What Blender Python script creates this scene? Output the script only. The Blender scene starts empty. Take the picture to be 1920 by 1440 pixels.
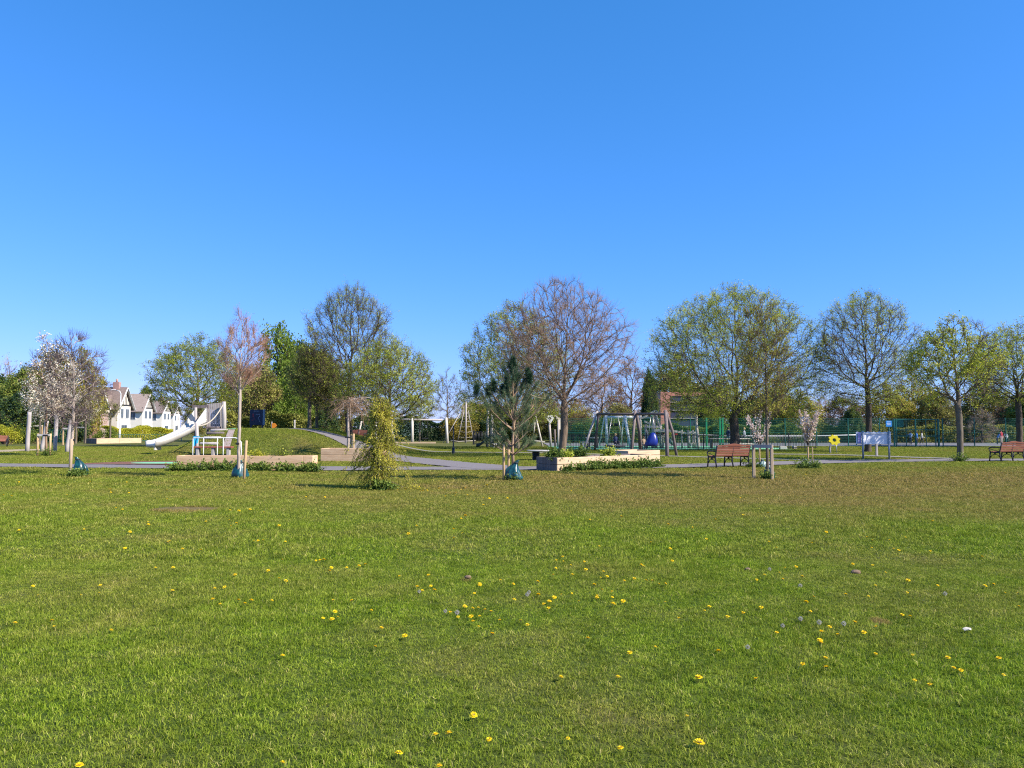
import bpy, math, random
import numpy as np
from mathutils import Vector, Matrix, Euler

# ------------------------------------------------------------------ camera
F = 1443.0
PITCH = math.atan(80.0 / F)
CAMZ = 1.6
scene = bpy.context.scene
col = scene.collection
cam_d = bpy.data.cameras.new("camera")
cam_d.sensor_width = 36.0
cam_d.lens = F / 1920.0 * 36.0
cam_d.clip_start = 0.05
cam_d.clip_end = 3000
cam = bpy.data.objects.new("camera", cam_d)
cam.location = (0, 0, CAMZ)
cam.rotation_euler = (math.pi / 2 + PITCH, 0, 0)
col.objects.link(cam)
scene.camera = cam

# ------------------------------------------------------------------ light
SUN_EL = math.radians(40)
SUN_BEHIND = math.radians(24)
sun_dir = Vector((math.cos(SUN_EL) * math.cos(SUN_BEHIND), -math.cos(SUN_EL) * math.sin(SUN_BEHIND), math.sin(SUN_EL)))
world = bpy.data.worlds.new("World")
scene.world = world
world.use_nodes = True
wn = world.node_tree
bg = wn.nodes["Background"]
sky = wn.nodes.new("ShaderNodeTexSky")
sky.sky_type = 'NISHITA'
sky.sun_disc = False
sky.sun_elevation = SUN_EL
sky.sun_rotation = math.atan2(sun_dir.x, sun_dir.y)
sky.altitude = 0
sky.air_density = 1.0
sky.dust_density = 0.1
sky.ozone_density = 6.0
spc = wn.nodes.new("ShaderNodeSeparateColor"); cmb = wn.nodes.new("ShaderNodeCombineColor")
wn.links.new(sky.outputs[0], spc.inputs[0])
for i_, (g_, k_) in enumerate(((1.14, 0.44), (0.69, 1.16), (0.8, 1.76))):   # the phone's colour response to a clear blue sky
    pw = wn.nodes.new("ShaderNodeMath"); pw.operation = 'POWER'; pw.inputs[1].default_value = g_
    ml = wn.nodes.new("ShaderNodeMath"); ml.operation = 'MULTIPLY'; ml.inputs[1].default_value = k_
    wn.links.new(spc.outputs[i_], pw.inputs[0]); wn.links.new(pw.outputs[0], ml.inputs[0]); wn.links.new(ml.outputs[0], cmb.inputs[i_])
wn.links.new(cmb.outputs[0], bg.inputs[0])
bg.inputs[1].default_value = 0.10
sd = bpy.data.lights.new("sun", 'SUN')
sd.energy = 5.0
sd.angle = math.radians(0.5)
sd.color = (1.0, 0.93, 0.82)
so = bpy.data.objects.new("sun", sd)
so.rotation_euler = sun_dir.to_track_quat('Z', 'Y').to_euler()
so.location = (30, -15, 40)
col.objects.link(so)
scene.view_settings.view_transform = 'Standard'
scene.view_settings.look = 'None'
scene.view_settings.exposure = 0.86
scene.view_settings.gamma = 1
scene.cycles.pixel_filter_type = 'BLACKMAN_HARRIS'
scene.cycles.filter_width = 1.15
scene.cycles.use_denoising = False
scene.cycles.max_bounces = 6
scene.cycles.diffuse_bounces = 3
scene.cycles.transmission_bounces = 4
scene.cycles.transparent_max_bounces = 6

# ------------------------------------------------------------------ picture -> world helpers
CT, ST = math.cos(PITCH), math.sin(PITCH)
def ray(px, py):
    u, v = (px - 960) / F, (720 - py) / F
    return u, CT - v * ST, ST + v * CT
def at(px, py, Y):
    u, yd, zd = ray(px, py); t = Y / yd
    return Vector((u * t, Y, CAMZ + zd * t))
def gp(px, py, h=0.0):
    u, yd, zd = ray(px, py); t = (h - CAMZ) / zd
    return Vector((u * t, yd * t, h))
def DY(py): return gp(960, py).y
def XA(px, Y, z=0.0):
    dz = z - CAMZ; depth = Y * CT + dz * ST
    return (px - 960) / F * depth
def ZA(py, Y): return at(960, py, Y).z

def sst(a, b, x):
    t = np.clip((np.asarray(x, float) - a) / (b - a), 0, 1)
    return t * t * (3 - 2 * t)
def terr(x, y):
    x = np.asarray(x, float); y = np.asarray(y, float)
    fx = sst(-19.9, -16.0, x) * (1 - sst(-13.2, -4.5, x))
    fy = sst(36.6, 44.2, y) * (1 - sst(50, 60, y))
    und = 0.02 * np.sin(x * 0.35 + 1.0) * np.sin(y * 0.3) + 0.012 * np.sin(x * 0.9 + y * 0.6)
    return 1.47 * fx * fy + und * sst(4, 9, y) * (1 - sst(28, 30, y))
def T(x, y): return float(terr(x, y))
def on(px, Y):
    z = T(XA(px, Y), Y)
    for _ in range(3):
        X = XA(px, Y, z); z = T(X, Y)
    return Vector((X, Y, z))

# ------------------------------------------------------------------ tagging
def tag(o, label=None, cat=None, group=None, kind=None):
    if label: o["label"] = label
    if cat: o["category"] = cat
    if group: o["group"] = group
    if kind: o["kind"] = kind
    return o
def link(o, parent=None):
    col.objects.link(o)
    if parent is not None: o.parent = parent
    return o
def empty(name, loc, label, cat, rz=0.0, group=None):
    o = bpy.data.objects.new(name, None)
    o.empty_display_size = 0.2
    o.location = loc; o.rotation_euler = (0, 0, rz)
    link(o)
    return tag(o, label, cat, group)
def children_of(o): return [c for c in list(col.objects) if c.parent == o]
_kids = {}
def copy_tree(o, loc=None, rz=None, scale=None, label=None, parent=None):
    c = o.copy(); col.objects.link(c)
    if parent is not None: c.parent = parent
    if loc is not None: c.location = loc
    if rz is not None: c.rotation_euler = (o.rotation_euler[0], o.rotation_euler[1], rz)
    if scale is not None: c.scale = scale if hasattr(scale, '__len__') else (scale,) * 3
    if label: c["label"] = label
    for ch in o.children: copy_tree(ch, parent=c)
    return c

# ------------------------------------------------------------------ materials
def new_mat(name):
    m = bpy.data.materials.new(name); m.use_nodes = True
    return m, m.node_tree, m.node_tree.nodes["Principled BSDF"]
MATS = {}
def mat(name, c1, c2=None, scale=4.0, rough=0.7, metal=0.0, bump=0.0, stretch=(1, 1, 1), spec=0.4, detail=5, coords='Object'):
    """two-tone noise material"""
    if name in MATS: return MATS[name]
    m, nt, b = new_mat(name)
    b.inputs["Roughness"].default_value = rough
    b.inputs["Metallic"].default_value = metal
    b.inputs["Specular IOR Level"].default_value = spec
    if c2 is None: c2 = tuple(min(1, k * 0.8) for k in c1)
    tc = nt.nodes.new("ShaderNodeTexCoord"); mp = nt.nodes.new("ShaderNodeMapping")
    mp.inputs["Scale"].default_value = stretch
    nz = nt.nodes.new("ShaderNodeTexNoise"); nz.inputs["Scale"].default_value = scale; nz.inputs["Detail"].default_value = detail
    nz.inputs["Roughness"].default_value = 0.6
    rp = nt.nodes.new("ShaderNodeValToRGB")
    rp.color_ramp.elements[0].position = 0.32; rp.color_ramp.elements[0].color = (*c2, 1)
    rp.color_ramp.elements[1].position = 0.68; rp.color_ramp.elements[1].color = (*c1, 1)
    L = nt.links
    L.new(tc.outputs[coords], mp.inputs[0]); L.new(mp.outputs[0], nz.inputs[0]); L.new(nz.outputs[0], rp.inputs[0])
    L.new(rp.outputs[0], b.inputs["Base Color"])
    if bump:
        bp = nt.nodes.new("ShaderNodeBump"); bp.inputs["Strength"].default_value = bump; bp.inputs["Distance"].default_value = 0.02
        L.new(nz.outputs[0], bp.inputs["Height"]); L.new(bp.outputs[0], b.inputs["Normal"])
    MATS[name] = m
    return m
def leaf_mat(name, stops, trans=0.4, rough=0.6):
    """stops: list of (pos, rgb) picked per leaf by the face attribute rnd"""
    if name in MATS: return MATS[name]
    m, nt, b = new_mat(name)
    a = nt.nodes.new("ShaderNodeAttribute"); a.attribute_name = "rnd"
    rp = nt.nodes.new("ShaderNodeValToRGB")
    e = rp.color_ramp.elements
    e[0].position, e[0].color = stops[0][0], (*stops[0][1], 1)
    e[1].position, e[1].color = stops[-1][0], (*stops[-1][1], 1)
    for p, c in stops[1:-1]:
        k = e.new(p); k.color = (*c, 1)
    nt.links.new(a.outputs["Fac"], rp.inputs[0])
    b.inputs["Roughness"].default_value = rough
    b.inputs["Specular IOR Level"].default_value = 0.25
    nt.links.new(rp.outputs[0], b.inputs["Base Color"])
    tr = nt.nodes.new("ShaderNodeBsdfTranslucent"); mx = nt.nodes.new("ShaderNodeMixShader")
    nt.links.new(rp.outputs[0], tr.inputs[0]); mx.inputs[0].default_value = trans
    nt.links.new(b.outputs[0], mx.inputs[1]); nt.links.new(tr.outputs[0], mx.inputs[2])
    nt.links.new(mx.outputs[0], nt.nodes["Material Output"].inputs[0])
    MATS[name] = m
    return m

# ------------------------------------------------------------------ mesh builders
class MB:
    def __init__(s): s.v = []; s.f = []; s.m = []; s.sm = []
    def add(s, vs, fs, mi=0, smooth=False):
        o = len(s.v); s.v += [tuple(v) for v in vs]
        for f in fs: s.f.append(tuple(i + o for i in f)); s.m.append(mi); s.sm.append(smooth)
        return s
    def box(s, c, size, rz=0, mi=0, rot=None, bevel=0.0):
        hx, hy, hz = [k / 2 for k in size]
        R = rot if rot is not None else Matrix.Rotation(rz, 3, 'Z')
        c = Vector(c)
        b = min(bevel, hx * .45, hy * .45, hz * .45)
        if b <= 0:
            vs = [c + R @ Vector((x * hx, y * hy, z * hz)) for z in (-1, 1) for y in (-1, 1) for x in (-1, 1)]
            return s.add(vs, [(0, 2, 3, 1), (4, 5, 7, 6), (0, 1, 5, 4), (2, 6, 7, 3), (0, 4, 6, 2), (1, 3, 7, 5)], mi)
        # chamfered vertical outline, two rings inset at top and bottom
        def ring(z, i):
            X, Y = hx - i, hy - i
            return [(X, -Y + b, z), (X, Y - b, z), (X - b, Y, z), (-X + b, Y, z), (-X, Y - b, z), (-X, -Y + b, z), (-X + b, -Y, z), (X - b, -Y, z)]
        rs = ring(-hz, b) + ring(-hz + b, 0) + ring(hz - b, 0) + ring(hz, b)
        vs = [c + R @ Vector(p) for p in rs]
        fs = [tuple(reversed(range(8))), tuple(range(24, 32))]
        for k in range(3):
            for i in range(8): fs.append((k * 8 + i, k * 8 + (i + 1) % 8, k * 8 + 8 + (i + 1) % 8, k * 8 + 8 + i))
        return s.add(vs, fs, mi)
    def tube(s, pts, radii, n=8, mi=0, cap=True, smooth=True):
        pts = [Vector(p) for p in pts]
        if not hasattr(radii, '__len__'): radii = [radii] * len(pts)
        rings = []
        prev = None
        for i, p in enumerate(pts):
            d = (pts[min(i + 1, len(pts) - 1)] - pts[max(i - 1, 0)])
            d = d.normalized() if d.length > 1e-9 else Vector((0, 0, 1))
            if prev is None:
                a = Vector((1, 0, 0)) if abs(d.x) < 0.9 else Vector((0, 1, 0))
                u = d.cross(a).normalized()
            else:
                u = (prev - d * prev.dot(d)); u = u.normalized() if u.length > 1e-6 else d.orthogonal().normalized()
            prev = u; w = d.cross(u)
            rings.append([p + (u * math.cos(2 * math.pi * k / n) + w * math.sin(2 * math.pi * k / n)) * radii[i] for k in range(n)])
        vs = [v for r in rings for v in r]; fs = []
        for i in range(len(pts) - 1):
            for k in range(n):
                fs.append((i * n + k, i * n + (k + 1) % n, (i + 1) * n + (k + 1) % n, (i + 1) * n + k))
        s.add(vs, fs, mi, smooth)
        if cap:
            o = len(s.v) - len(vs)
            s.f.append(tuple(o + k for k in reversed(range(n)))); s.m.append(mi); s.sm.append(False)
            s.f.append(tuple(o + (len(pts) - 1) * n + k for k in range(n))); s.m.append(mi); s.sm.append(False)
        return s
    def beam(s, a, b, w, h=None, mi=0, up=(0, 0, 1)):
        """rectangular bar from a to b: w across, h along up"""
        h = h or w
        a, b = Vector(a), Vector(b); d = (b - a).normalized()
        upv = Vector(up)
        if abs(d.dot(upv)) > 0.98: upv = Vector((0, 1, 0))
        sx = d.cross(upv).normalized(); uz = sx.cross(d).normalized()
        vs = [p + sx * (i * w / 2) + uz * (j * h / 2) for p in (a, b) for i, j in ((-1, -1), (1, -1), (1, 1), (-1, 1))]
        return s.add(vs, [(0, 3, 2, 1), (4, 5, 6, 7), (0, 1, 5, 4), (1, 2, 6, 5), (2, 3, 7, 6), (3, 0, 4, 7)], mi)
    def prism(s, poly, y0, y1, mi=0, plane='xz'):
        """poly (a,b) outline extruded between y0 and y1"""
        n = len(poly)
        if plane == 'xz': vs = [(a, y0, b) for a, b in poly] + [(a, y1, b) for a, b in poly]
        elif plane == 'xy': vs = [(a, b, y0) for a, b in poly] + [(a, b, y1) for a, b in poly]
        else: vs = [(y0, a, b) for a, b in poly] + [(y1, a, b) for a, b in poly]
        fs = [tuple(range(n)), tuple(reversed(range(n, 2 * n)))] + [(i, (i + 1) % n, n + (i + 1) % n, n + i)[::-1] for i in range(n)]
        return s.add(vs, fs, mi)
    def ball(s, c, r, mi=0, seg=10, rings=7, sq=(1, 1, 1)):
        c = Vector(c); vs = [c + Vector((0, 0, -r * sq[2]))]
        for i in range(1, rings):
            a = -math.pi / 2 + math.pi * i / rings
            for k in range(seg):
                t = 2 * math.pi * k / seg
                vs.append(c + Vector((math.cos(a) * math.cos(t) * r * sq[0], math.cos(a) * math.sin(t) * r * sq[1], math.sin(a) * r * sq[2])))
        vs.append(c + Vector((0, 0, r * sq[2])))
        fs = [(0, 1 + (k + 1) % seg, 1 + k) for k in range(seg)]
        for i in range(rings - 2):
            for k in range(seg):
                a = 1 + i * seg
                fs.append((a + k, a + (k + 1) % seg, a + seg + (k + 1) % seg, a + seg + k))
        a = 1 + (rings - 2) * seg
        fs += [(a + k, a + (k + 1) % seg, len(vs) - 1) for k in range(seg)]
        return s.add(vs, fs, mi, True)
    def build(s, name, mats, parent=None, loc=None, rz=None):
        if not isinstance(mats, (list, tuple)): mats = [mats]
        me = bpy.data.meshes.new(name)
        me.from_pydata(s.v, [], s.f)
        for m in mats: me.materials.append(m)
        me.polygons.foreach_set("material_index", s.m)
        me.polygons.foreach_set("use_smooth", s.sm)
        me.update()
        o = bpy.data.objects.new(name, me)
        if loc is not None: o.location = loc
        if rz is not None: o.rotation_euler = (0, 0, rz)
        return link(o, parent)

def np_mesh(name, V, quads=None, tris=None, mats=(), mi_q=None, mi_t=None, rnd_q=None, rnd_t=None, smooth=False):
    """fast mesh from numpy arrays"""
    V = np.asarray(V, np.float32)
    quads = np.zeros((0, 4), np.int32) if quads is None else np.asarray(quads, np.int32)
    tris = np.zeros((0, 3), np.int32) if tris is None else np.asarray(tris, np.int32)
    nq, nt = len(quads), len(tris)
    me = bpy.data.meshes.new(name)
    me.vertices.add(len(V)); me.vertices.foreach_set("co", V.ravel())
    me.loops.add(nq * 4 + nt * 3)
    me.loops.foreach_set("vertex_index", np.concatenate([quads.ravel(), tris.ravel()]))
    me.polygons.add(nq + nt)
    me.polygons.foreach_set("loop_start", np.concatenate([np.arange(nq) * 4, nq * 4 + np.arange(nt) * 3]).astype(np.int32))
    for m in mats: me.materials.append(m)
    mi = np.concatenate([np.zeros(nq, np.int32) if mi_q is None else mi_q, np.zeros(nt, np.int32) if mi_t is None else mi_t]).astype(np.int32)
    me.polygons.foreach_set("material_index", mi)
    me.polygons.foreach_set("use_smooth", np.full(nq + nt, smooth, bool))
    if rnd_q is not None or rnd_t is not None:
        r = np.concatenate([np.zeros(nq) if rnd_q is None else rnd_q, np.zeros(nt) if rnd_t is None else rnd_t]).astype(np.float32)
        at_ = me.attributes.new("rnd", 'FLOAT', 'FACE'); at_.data.foreach_set("value", r)
    me.update(calc_edges=True)
    me.validate()
    return me
def nrm(a): return a / np.maximum(np.linalg.norm(a, axis=-1, keepdims=True), 1e-9)
def tubes_np(P0, P1, R0, R1, n):
    """independent tapered segments -> verts, quads"""
    P0, P1 = np.asarray(P0, float), np.asarray(P1, float)
    d = nrm(P1 - P0)
    a = np.where(np.abs(d[:, :1]) < 0.8, [[1., 0, 0]], [[0, 1., 0]])
    u = nrm(np.cross(d, a)); w = np.cross(d, u)
    th = np.arange(n) * 2 * np.pi / n
    off = u[:, None, :] * np.cos(th)[None, :, None] + w[:, None, :] * np.sin(th)[None, :, None]
    r0 = P0[:, None, :] + off * np.asarray(R0)[:, None, None]
    r1 = P1[:, None, :] + off * np.asarray(R1)[:, None, None]
    V = np.concatenate([r0, r1], 1).reshape(-1, 3)
    base = (np.arange(len(P0)) * 2 * n)[:, None]
    k = np.arange(n); k2 = (k + 1) % n
    Q = np.stack([base + k, base + k2, base + n + k2, base + n + k], -1).reshape(-1, 4)
    return V, Q
def leaves_np(C, size, rng, aspect=0.6, droop=0.0, D=None):
    """quad leaves (diamond) with random facing"""
    n = len(C)
    d = nrm(rng.normal(size=(n, 3)) + (0 if D is None else D)); d[:, 2] -= droop; d = nrm(d)
    u = nrm(np.cross(d, rng.normal(size=(n, 3))))
    s = (np.asarray(size) * rng.uniform(0.6, 1.3, n))[:, None]
    V = np.stack([C, C + d * s * .5 + u * s * aspect * .5, C + d * s, C + d * s * .5 - u * s * aspect * .5], 1).reshape(-1, 3)
    Q = np.arange(4 * n).reshape(-1, 4)
    return V, Q
class Bulk:
    """collects numpy geometry with a material index and rnd per quad"""
    def __init__(s): s.V = []; s.Q = []; s.M = []; s.R = []; s.n = 0
    def add(s, V, Q, mi=0, rnd=None):
        s.V.append(V); s.Q.append(Q + s.n); s.n += len(V)
        s.M.append(np.full(len(Q), mi)); s.R.append(np.zeros(len(Q)) if rnd is None else rnd)
    def build(s, name, mats, parent=None, loc=None, smooth=False):
        me = np_mesh(name, np.concatenate(s.V), quads=np.concatenate(s.Q), mats=mats, mi_q=np.concatenate(s.M), rnd_q=np.concatenate(s.R), smooth=smooth)
        o = bpy.data.objects.new(name, me)
        if loc is not None: o.location = loc
        return link(o, parent)
# ------------------------------------------------------------------ ground, paths
def path_pts(cl, n=14):
    """Catmull-Rom through the centre line"""
    P = [Vector((a, b)) for a, b in cl]; P = [P[0] * 2 - P[1]] + P + [P[-1] * 2 - P[-2]]
    out = []
    for i in range(1, len(P) - 2):
        for k in range(n):
            t = k / n
            out.append(0.5 * ((2 * P[i]) + (P[i + 1] - P[i - 1]) * t + (2 * P[i - 1] - 5 * P[i] + 4 * P[i + 1] - P[i + 2]) * t * t + (3 * P[i] - P[i - 1] - 3 * P[i + 1] + P[i + 2]) * t ** 3))
    out.append(P[-2]); return out
MAIN = path_pts([(-40, 35.5), (-30, 33.6), (-21.5, 31.9), (-12, 30.2), (-6.4, 29.5), (-0.5, 29.3), (4, 30.3), (8, 31.7), (13, 34.3), (18, 36), (26, 37), (40, 37)])
HILL = path_pts([(-0.2, 29.3), (-2.9, 33.5), (-6.2, 39.6), (-9.0, 43.4), (-12.5, 45.8), (-16, 47.5), (-19, 51)])
BACK = path_pts([(-12, 53), (-4, 48.5), (2, 46.5), (8, 42), (11.5, 38.9), (14.5, 36.6), (16.5, 35.6)])
SIDE = path_pts([(15, 44.5), (18.5, 43), (20.5, 39.8), (22.5, 37.2)])
PATHS = [(MAIN, 1.12), (HILL, 1.15), (BACK, 0.5), (SIDE, 0.55)]
def in_path(x, y, m=0.0):
    x = np.asarray(x, float); y = np.asarray(y, float); r = np.zeros(x.shape, bool)
    for pts, hw in PATHS:
        A = np.array([tuple(p) for p in pts])
        for a, b in zip(A[:-1], A[1:]):
            ab = b - a; L = (ab ** 2).sum()
            t = np.clip(((x - a[0]) * ab[0] + (y - a[1]) * ab[1]) / L, 0, 1)
            r |= (x - a[0] - t * ab[0]) ** 2 + (y - a[1] - t * ab[1]) ** 2 < (hw + m) ** 2
    return r

def ground_nodes(m, nt):
    """position driven dryness factor, shared by soil and grass blades"""
    L = nt.links; N = nt.nodes
    g = N.new("ShaderNodeNewGeometry")
    def noise(scale, detail=3, rough=.55):
        n = N.new("ShaderNodeTexNoise"); n.inputs["Scale"].default_value = scale; n.inputs["Detail"].default_value = detail
        n.inputs["Roughness"].default_value = rough
        L.new(g.outputs["Position"], n.inputs[0]); return n.outputs[0]
    def mr(x, a, b, c=0., d=1.):
        n = N.new("ShaderNodeMapRange"); n.inputs[1].default_value = a; n.inputs[2].default_value = b; n.inputs[3].default_value = c; n.inputs[4].default_value = d
        n.clamp = True; L.new(x, n.inputs[0]); return n.outputs[0]
    def mth(op, x, y):
        n = N.new("ShaderNodeMath"); n.operation = op
        for i, k in enumerate((x, y)):
            if isinstance(k, (int, float)): n.inputs[i].default_value = k
            else: L.new(k, n.inputs[i])
        return n.outputs[0]
    sp = N.new("ShaderNodeSeparateXYZ"); L.new(g.outputs["Position"], sp.inputs[0])
    # dry belt towards the right, 14 to 28 m out
    yb = mth('MULTIPLY', mr(sp.outputs[1], 12.0, 17), mr(sp.outputs[1], 32, 25))
    xb = mr(sp.outputs[0], -12, 8)
    belt = mth('MULTIPLY', yb, xb)
    yb2 = mr(sp.outputs[1], 10, 22)
    n1 = mr(noise(0.33), 0.42, 0.66)
    n2 = mr(noise(1.3), 0.48, 0.72)
    d = mth('ADD', mth('MULTIPLY', n1, 0.34), mth('MULTIPLY', n2, 0.24))
    d = mth('ADD', d, mth('MULTIPLY', belt, 0.60))
    d = mth('ADD', d, mth('MULTIPLY', yb2, 0.24))
    # bare spots
    for cx, cy, rx, ry, amp in BARE:
        ax = mth('DIVIDE', mth('SUBTRACT', sp.outputs[0], cx), rx); ay = mth('DIVIDE', mth('SUBTRACT', sp.outputs[1], cy), ry)
        rr = mth('ADD', mth('MULTIPLY', ax, ax), mth('MULTIPLY', ay, ay))
        d = mth('ADD', d, mr(rr, 1.1, 0.4, 0, amp))
    return g, noise, mr, mth, d
BARE = []
for px, py, w, hh, a in ((345, 957, 62, 6, 1.2), (1650, 1168, 20, 7, 1.0), (1410, 923, 70, 5, .7), (1200, 921, 60, 5, .4), (1560, 925, 120, 6, .45), (875, 1087, 12, 5, .7)):
    c = gp(px, py); BARE.append((c.x, c.y, w / F * c.y * 1.0, abs(gp(px, py - hh).y - c.y), a))

m, nt, b = new_mat("soil_and_moss")
g, noise, mr, mth, dry = ground_nodes(m, nt)
mx = nt.nodes.new("ShaderNodeMix"); mx.data_type = 'RGBA'
nt.links.new(dry, mx.inputs[0]); mx.inputs[6].default_value = (.065, .10, .014, 1); mx.inputs[7].default_value = (.17, .13, .055, 1)
mx2 = nt.nodes.new("ShaderNodeMix"); mx2.data_type = 'RGBA'; mx2.blend_type = 'MULTIPLY'
nt.links.new(mr(noise(9, 6, .7), .3, .7, .55, 1.3), mx2.inputs[7]); mx2.inputs[0].default_value = 1
nt.links.new(mx.outputs[2], mx2.inputs[6]); nt.links.new(mx2.outputs[2], b.inputs["Base Color"])
b.inputs["Roughness"].default_value = .95; b.inputs["Specular IOR Level"].default_value = .1
bp = nt.nodes.new("ShaderNodeBump"); bp.inputs["Distance"].default_value = .05; bp.inputs["Strength"].default_value = .8
nt.links.new(noise(14, 6, .7), bp.inputs["Height"]); nt.links.new(bp.outputs[0], b.inputs["Normal"])
M_GROUND = m

xs = np.concatenate([np.linspace(-1200, -60, 14)[:-1], np.arange(-60, 60.01, 0.75), np.linspace(60, 1200, 14)[1:]])
ys = np.concatenate([[-60, -20], np.arange(-6, 75.01, 0.75), np.linspace(75, 1500, 14)[1:]])
gx, gy = np.meshgrid(xs, ys); gz = terr(gx, gy)
V = np.stack([gx, gy, gz], -1).reshape(-1, 3)
nx, ny = len(xs), len(ys)
i, j = np.meshgrid(np.arange(nx - 1), np.arange(ny - 1)); a = (j * nx + i).ravel()
Q = np.stack([a, a + 1, a + nx + 1, a + nx], -1)
me = np_mesh("ground", V, quads=Q, mats=[M_GROUND], smooth=True)
tag(link(bpy.data.objects.new("ground", me)), kind="structure")

M_ASPH = mat("asphalt", (.205, .182, .18), (.155, .136, .134), scale=30, rough=.9, bump=.3, spec=.3)
M_ASPH2 = mat("asphalt_pale", (.24, .22, .19), (.17, .16, .14), scale=30, rough=.9, bump=.3)
def ribbon(name, pts, hw, lift, m, seed=0):
    rg = random.Random(seed); V = []; Fs = []; K = 9
    P = pts
    for i, p in enumerate(P):
        d = (P[min(i + 1, len(P) - 1)] - P[max(i - 1, 0)]).normalized(); n = Vector((-d.y, d.x))
        for k in range(K):
            s = (k / (K - 1) * 2 - 1) * hw
            if k in (0, K - 1): s *= 1 + rg.uniform(-.06, .06)
            q = p + n * s
            V.append((q.x, q.y, T(q.x, q.y) + lift))
    for i in range(len(P) - 1):
        for k in range(K - 1):
            a = i * K + k; Fs.append((a, a + K, a + K + 1, a + 1))
    me = bpy.data.meshes.new(name); me.from_pydata(V, [], Fs); me.materials.append(m)
    for p_ in me.polygons: p_.use_smooth = True
    return tag(link(bpy.data.objects.new(name, me)), kind="structure")
def dense(pts, n=4):
    out = []
    for a, b_ in zip(pts[:-1], pts[1:]):
        for k in range(n): out.append(a.lerp(b_, k / n))
    return out + [pts[-1]]
ribbon("path_across", dense(MAIN), 1.12, .030, M_ASPH, 1)
ribbon("path_over_mound", dense(HILL), 1.15, .034, M_ASPH, 2)
ribbon("path_behind", dense(BACK), .5, .026, M_ASPH2, 3)
ribbon("path_side", dense(SIDE), .55, .038, M_ASPH2, 4)

def sheet(name, poly, lift, m, n=14):
    """flat patch with softened outline, draped"""
    V = []; c = sum((Vector(p) for p in poly), Vector((0, 0))) / len(poly)
    R = 6
    P = [Vector(p) for p in poly]
    out = []
    for i in range(len(P)):
        for k in range(n): out.append(P[i].lerp(P[(i + 1) % len(P)], k / n))
    for r in range(1, R + 1):
        for q in out:
            w = c.lerp(q, r / R); V.append((w.x, w.y, T(w.x, w.y) + lift))
    V.append((c.x, c.y, T(c.x, c.y) + lift)); N_ = len(out); Fs = []
    for r in range(R - 1):
        for i in range(N_): Fs.append((r * N_ + i, (r + 1) * N_ + i, (r + 1) * N_ + (i + 1) % N_, r * N_ + (i + 1) % N_))
    for i in range(N_): Fs.append((len(V) - 1, i, (i + 1) % N_))
    me = bpy.data.meshes.new(name); me.from_pydata(V, [], Fs); me.materials.append(m)
    return tag(link(bpy.data.objects.new(name, me)), kind="structure")
def oval(px0, px1, py, ry, n=16):
    c0, c1 = gp(px0, py), gp(px1, py)
    cx = (c0.x + c1.x) / 2; rx = (c1.x - c0.x) / 2
    y0, y1 = gp(960, py + ry).y, gp(960, py - ry).y
    return [(cx + rx * math.cos(2 * math.pi * k / n), (y0 + y1) / 2 + (y1 - y0) / 2 * math.sin(2 * math.pi * k / n)) for k in range(n)]
M_MULCH = mat("red_mulch", (.20, .085, .05), (.13, .06, .04), scale=25, rough=.95, bump=.5)
M_RUBBER = mat("green_rubber", (.20, .50, .28), (.16, .42, .23), scale=8, rough=.85)
M_SAND = mat("pale_bark_mulch", (.42, .33, .2), (.28, .21, .12), scale=20, rough=.95, bump=.5)
RUB = [(-15.0 + 1.5 * math.cos(k * .4), 33.5 + .75 * math.sin(k * .4)) for k in range(16)]
MULCH = [(-18.6, 32.6), (-15.5, 32.2), (-12.9, 32.0), (-12.9, 34.6), (-15.2, 35.8), (-17.6, 34.6)]
sheet("mulch_patch", MULCH, .035, M_MULCH, 4)
sheet("rubber_spot", RUB, .041, M_RUBBER, 3)
PLAY = [(XA(1050, 53.4), 53.4), (XA(1490, 53.4), 53.4), (XA(1492, 54.4) + .3, 61.8), (XA(1050, 54.4) - .5, 61.8)]
sheet("playground_surface", PLAY, .03, M_RUBBER, 8)
COURT = [(3, 62.1), (46, 62.1), (54, 75), (3, 75)]
sheet("court_surface", COURT, .034, mat("court_grey", (.19, .18, .18), (.15, .14, .14), scale=6, rough=.9), 8)
sheet("bark_bed", oval(-40, 62, 846, 3.4), .03, M_SAND, 3)

# ------------------------------------------------------------------ grass blades
m, nt, b = new_mat("grass_blades")
g, noise, mr, mth, dry = ground_nodes(m, nt)
at_n = nt.nodes.new("ShaderNodeAttribute"); at_n.attribute_name = "rnd"
rnd_b = at_n.outputs["Fac"]
rp = nt.nodes.new("ShaderNodeValToRGB"); e = rp.color_ramp.elements
e[0].position = 0; e[0].color = (.085, .13, .008, 1)
e[1].position = 1; e[1].color = (.42, .38, .12, 1)
for p_, c_ in ((.3, (.155, .24, .014)), (.6, (.265, .355, .026)), (.82, (.40, .46, .055)), (.92, (.62, .55, .18))):
    k = e.new(p_); k.color = (*c_, 1)
nt.links.new(rnd_b, rp.inputs[0])
rp2 = nt.nodes.new("ShaderNodeValToRGB"); e = rp2.color_ramp.elements
e[0].position = 0; e[0].color = (.16, .17, .02, 1); e[1].position = 1; e[1].color = (.60, .43, .18, 1)
k = e.new(.45); k.color = (.29, .235, .055, 1)
nt.links.new(rnd_b, rp2.inputs[0])
mx = nt.nodes.new("ShaderNodeMix"); mx.data_type = 'RGBA'
nt.links.new(mth('MINIMUM', dry, 1.0), mx.inputs[0]); nt.links.new(rp.outputs[0], mx.inputs[6]); nt.links.new(rp2.outputs[0], mx.inputs[7])
mx2 = nt.nodes.new("ShaderNodeMix"); mx2.data_type = 'RGBA'; mx2.blend_type = 'MULTIPLY'; mx2.inputs[0].default_value = 1
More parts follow.
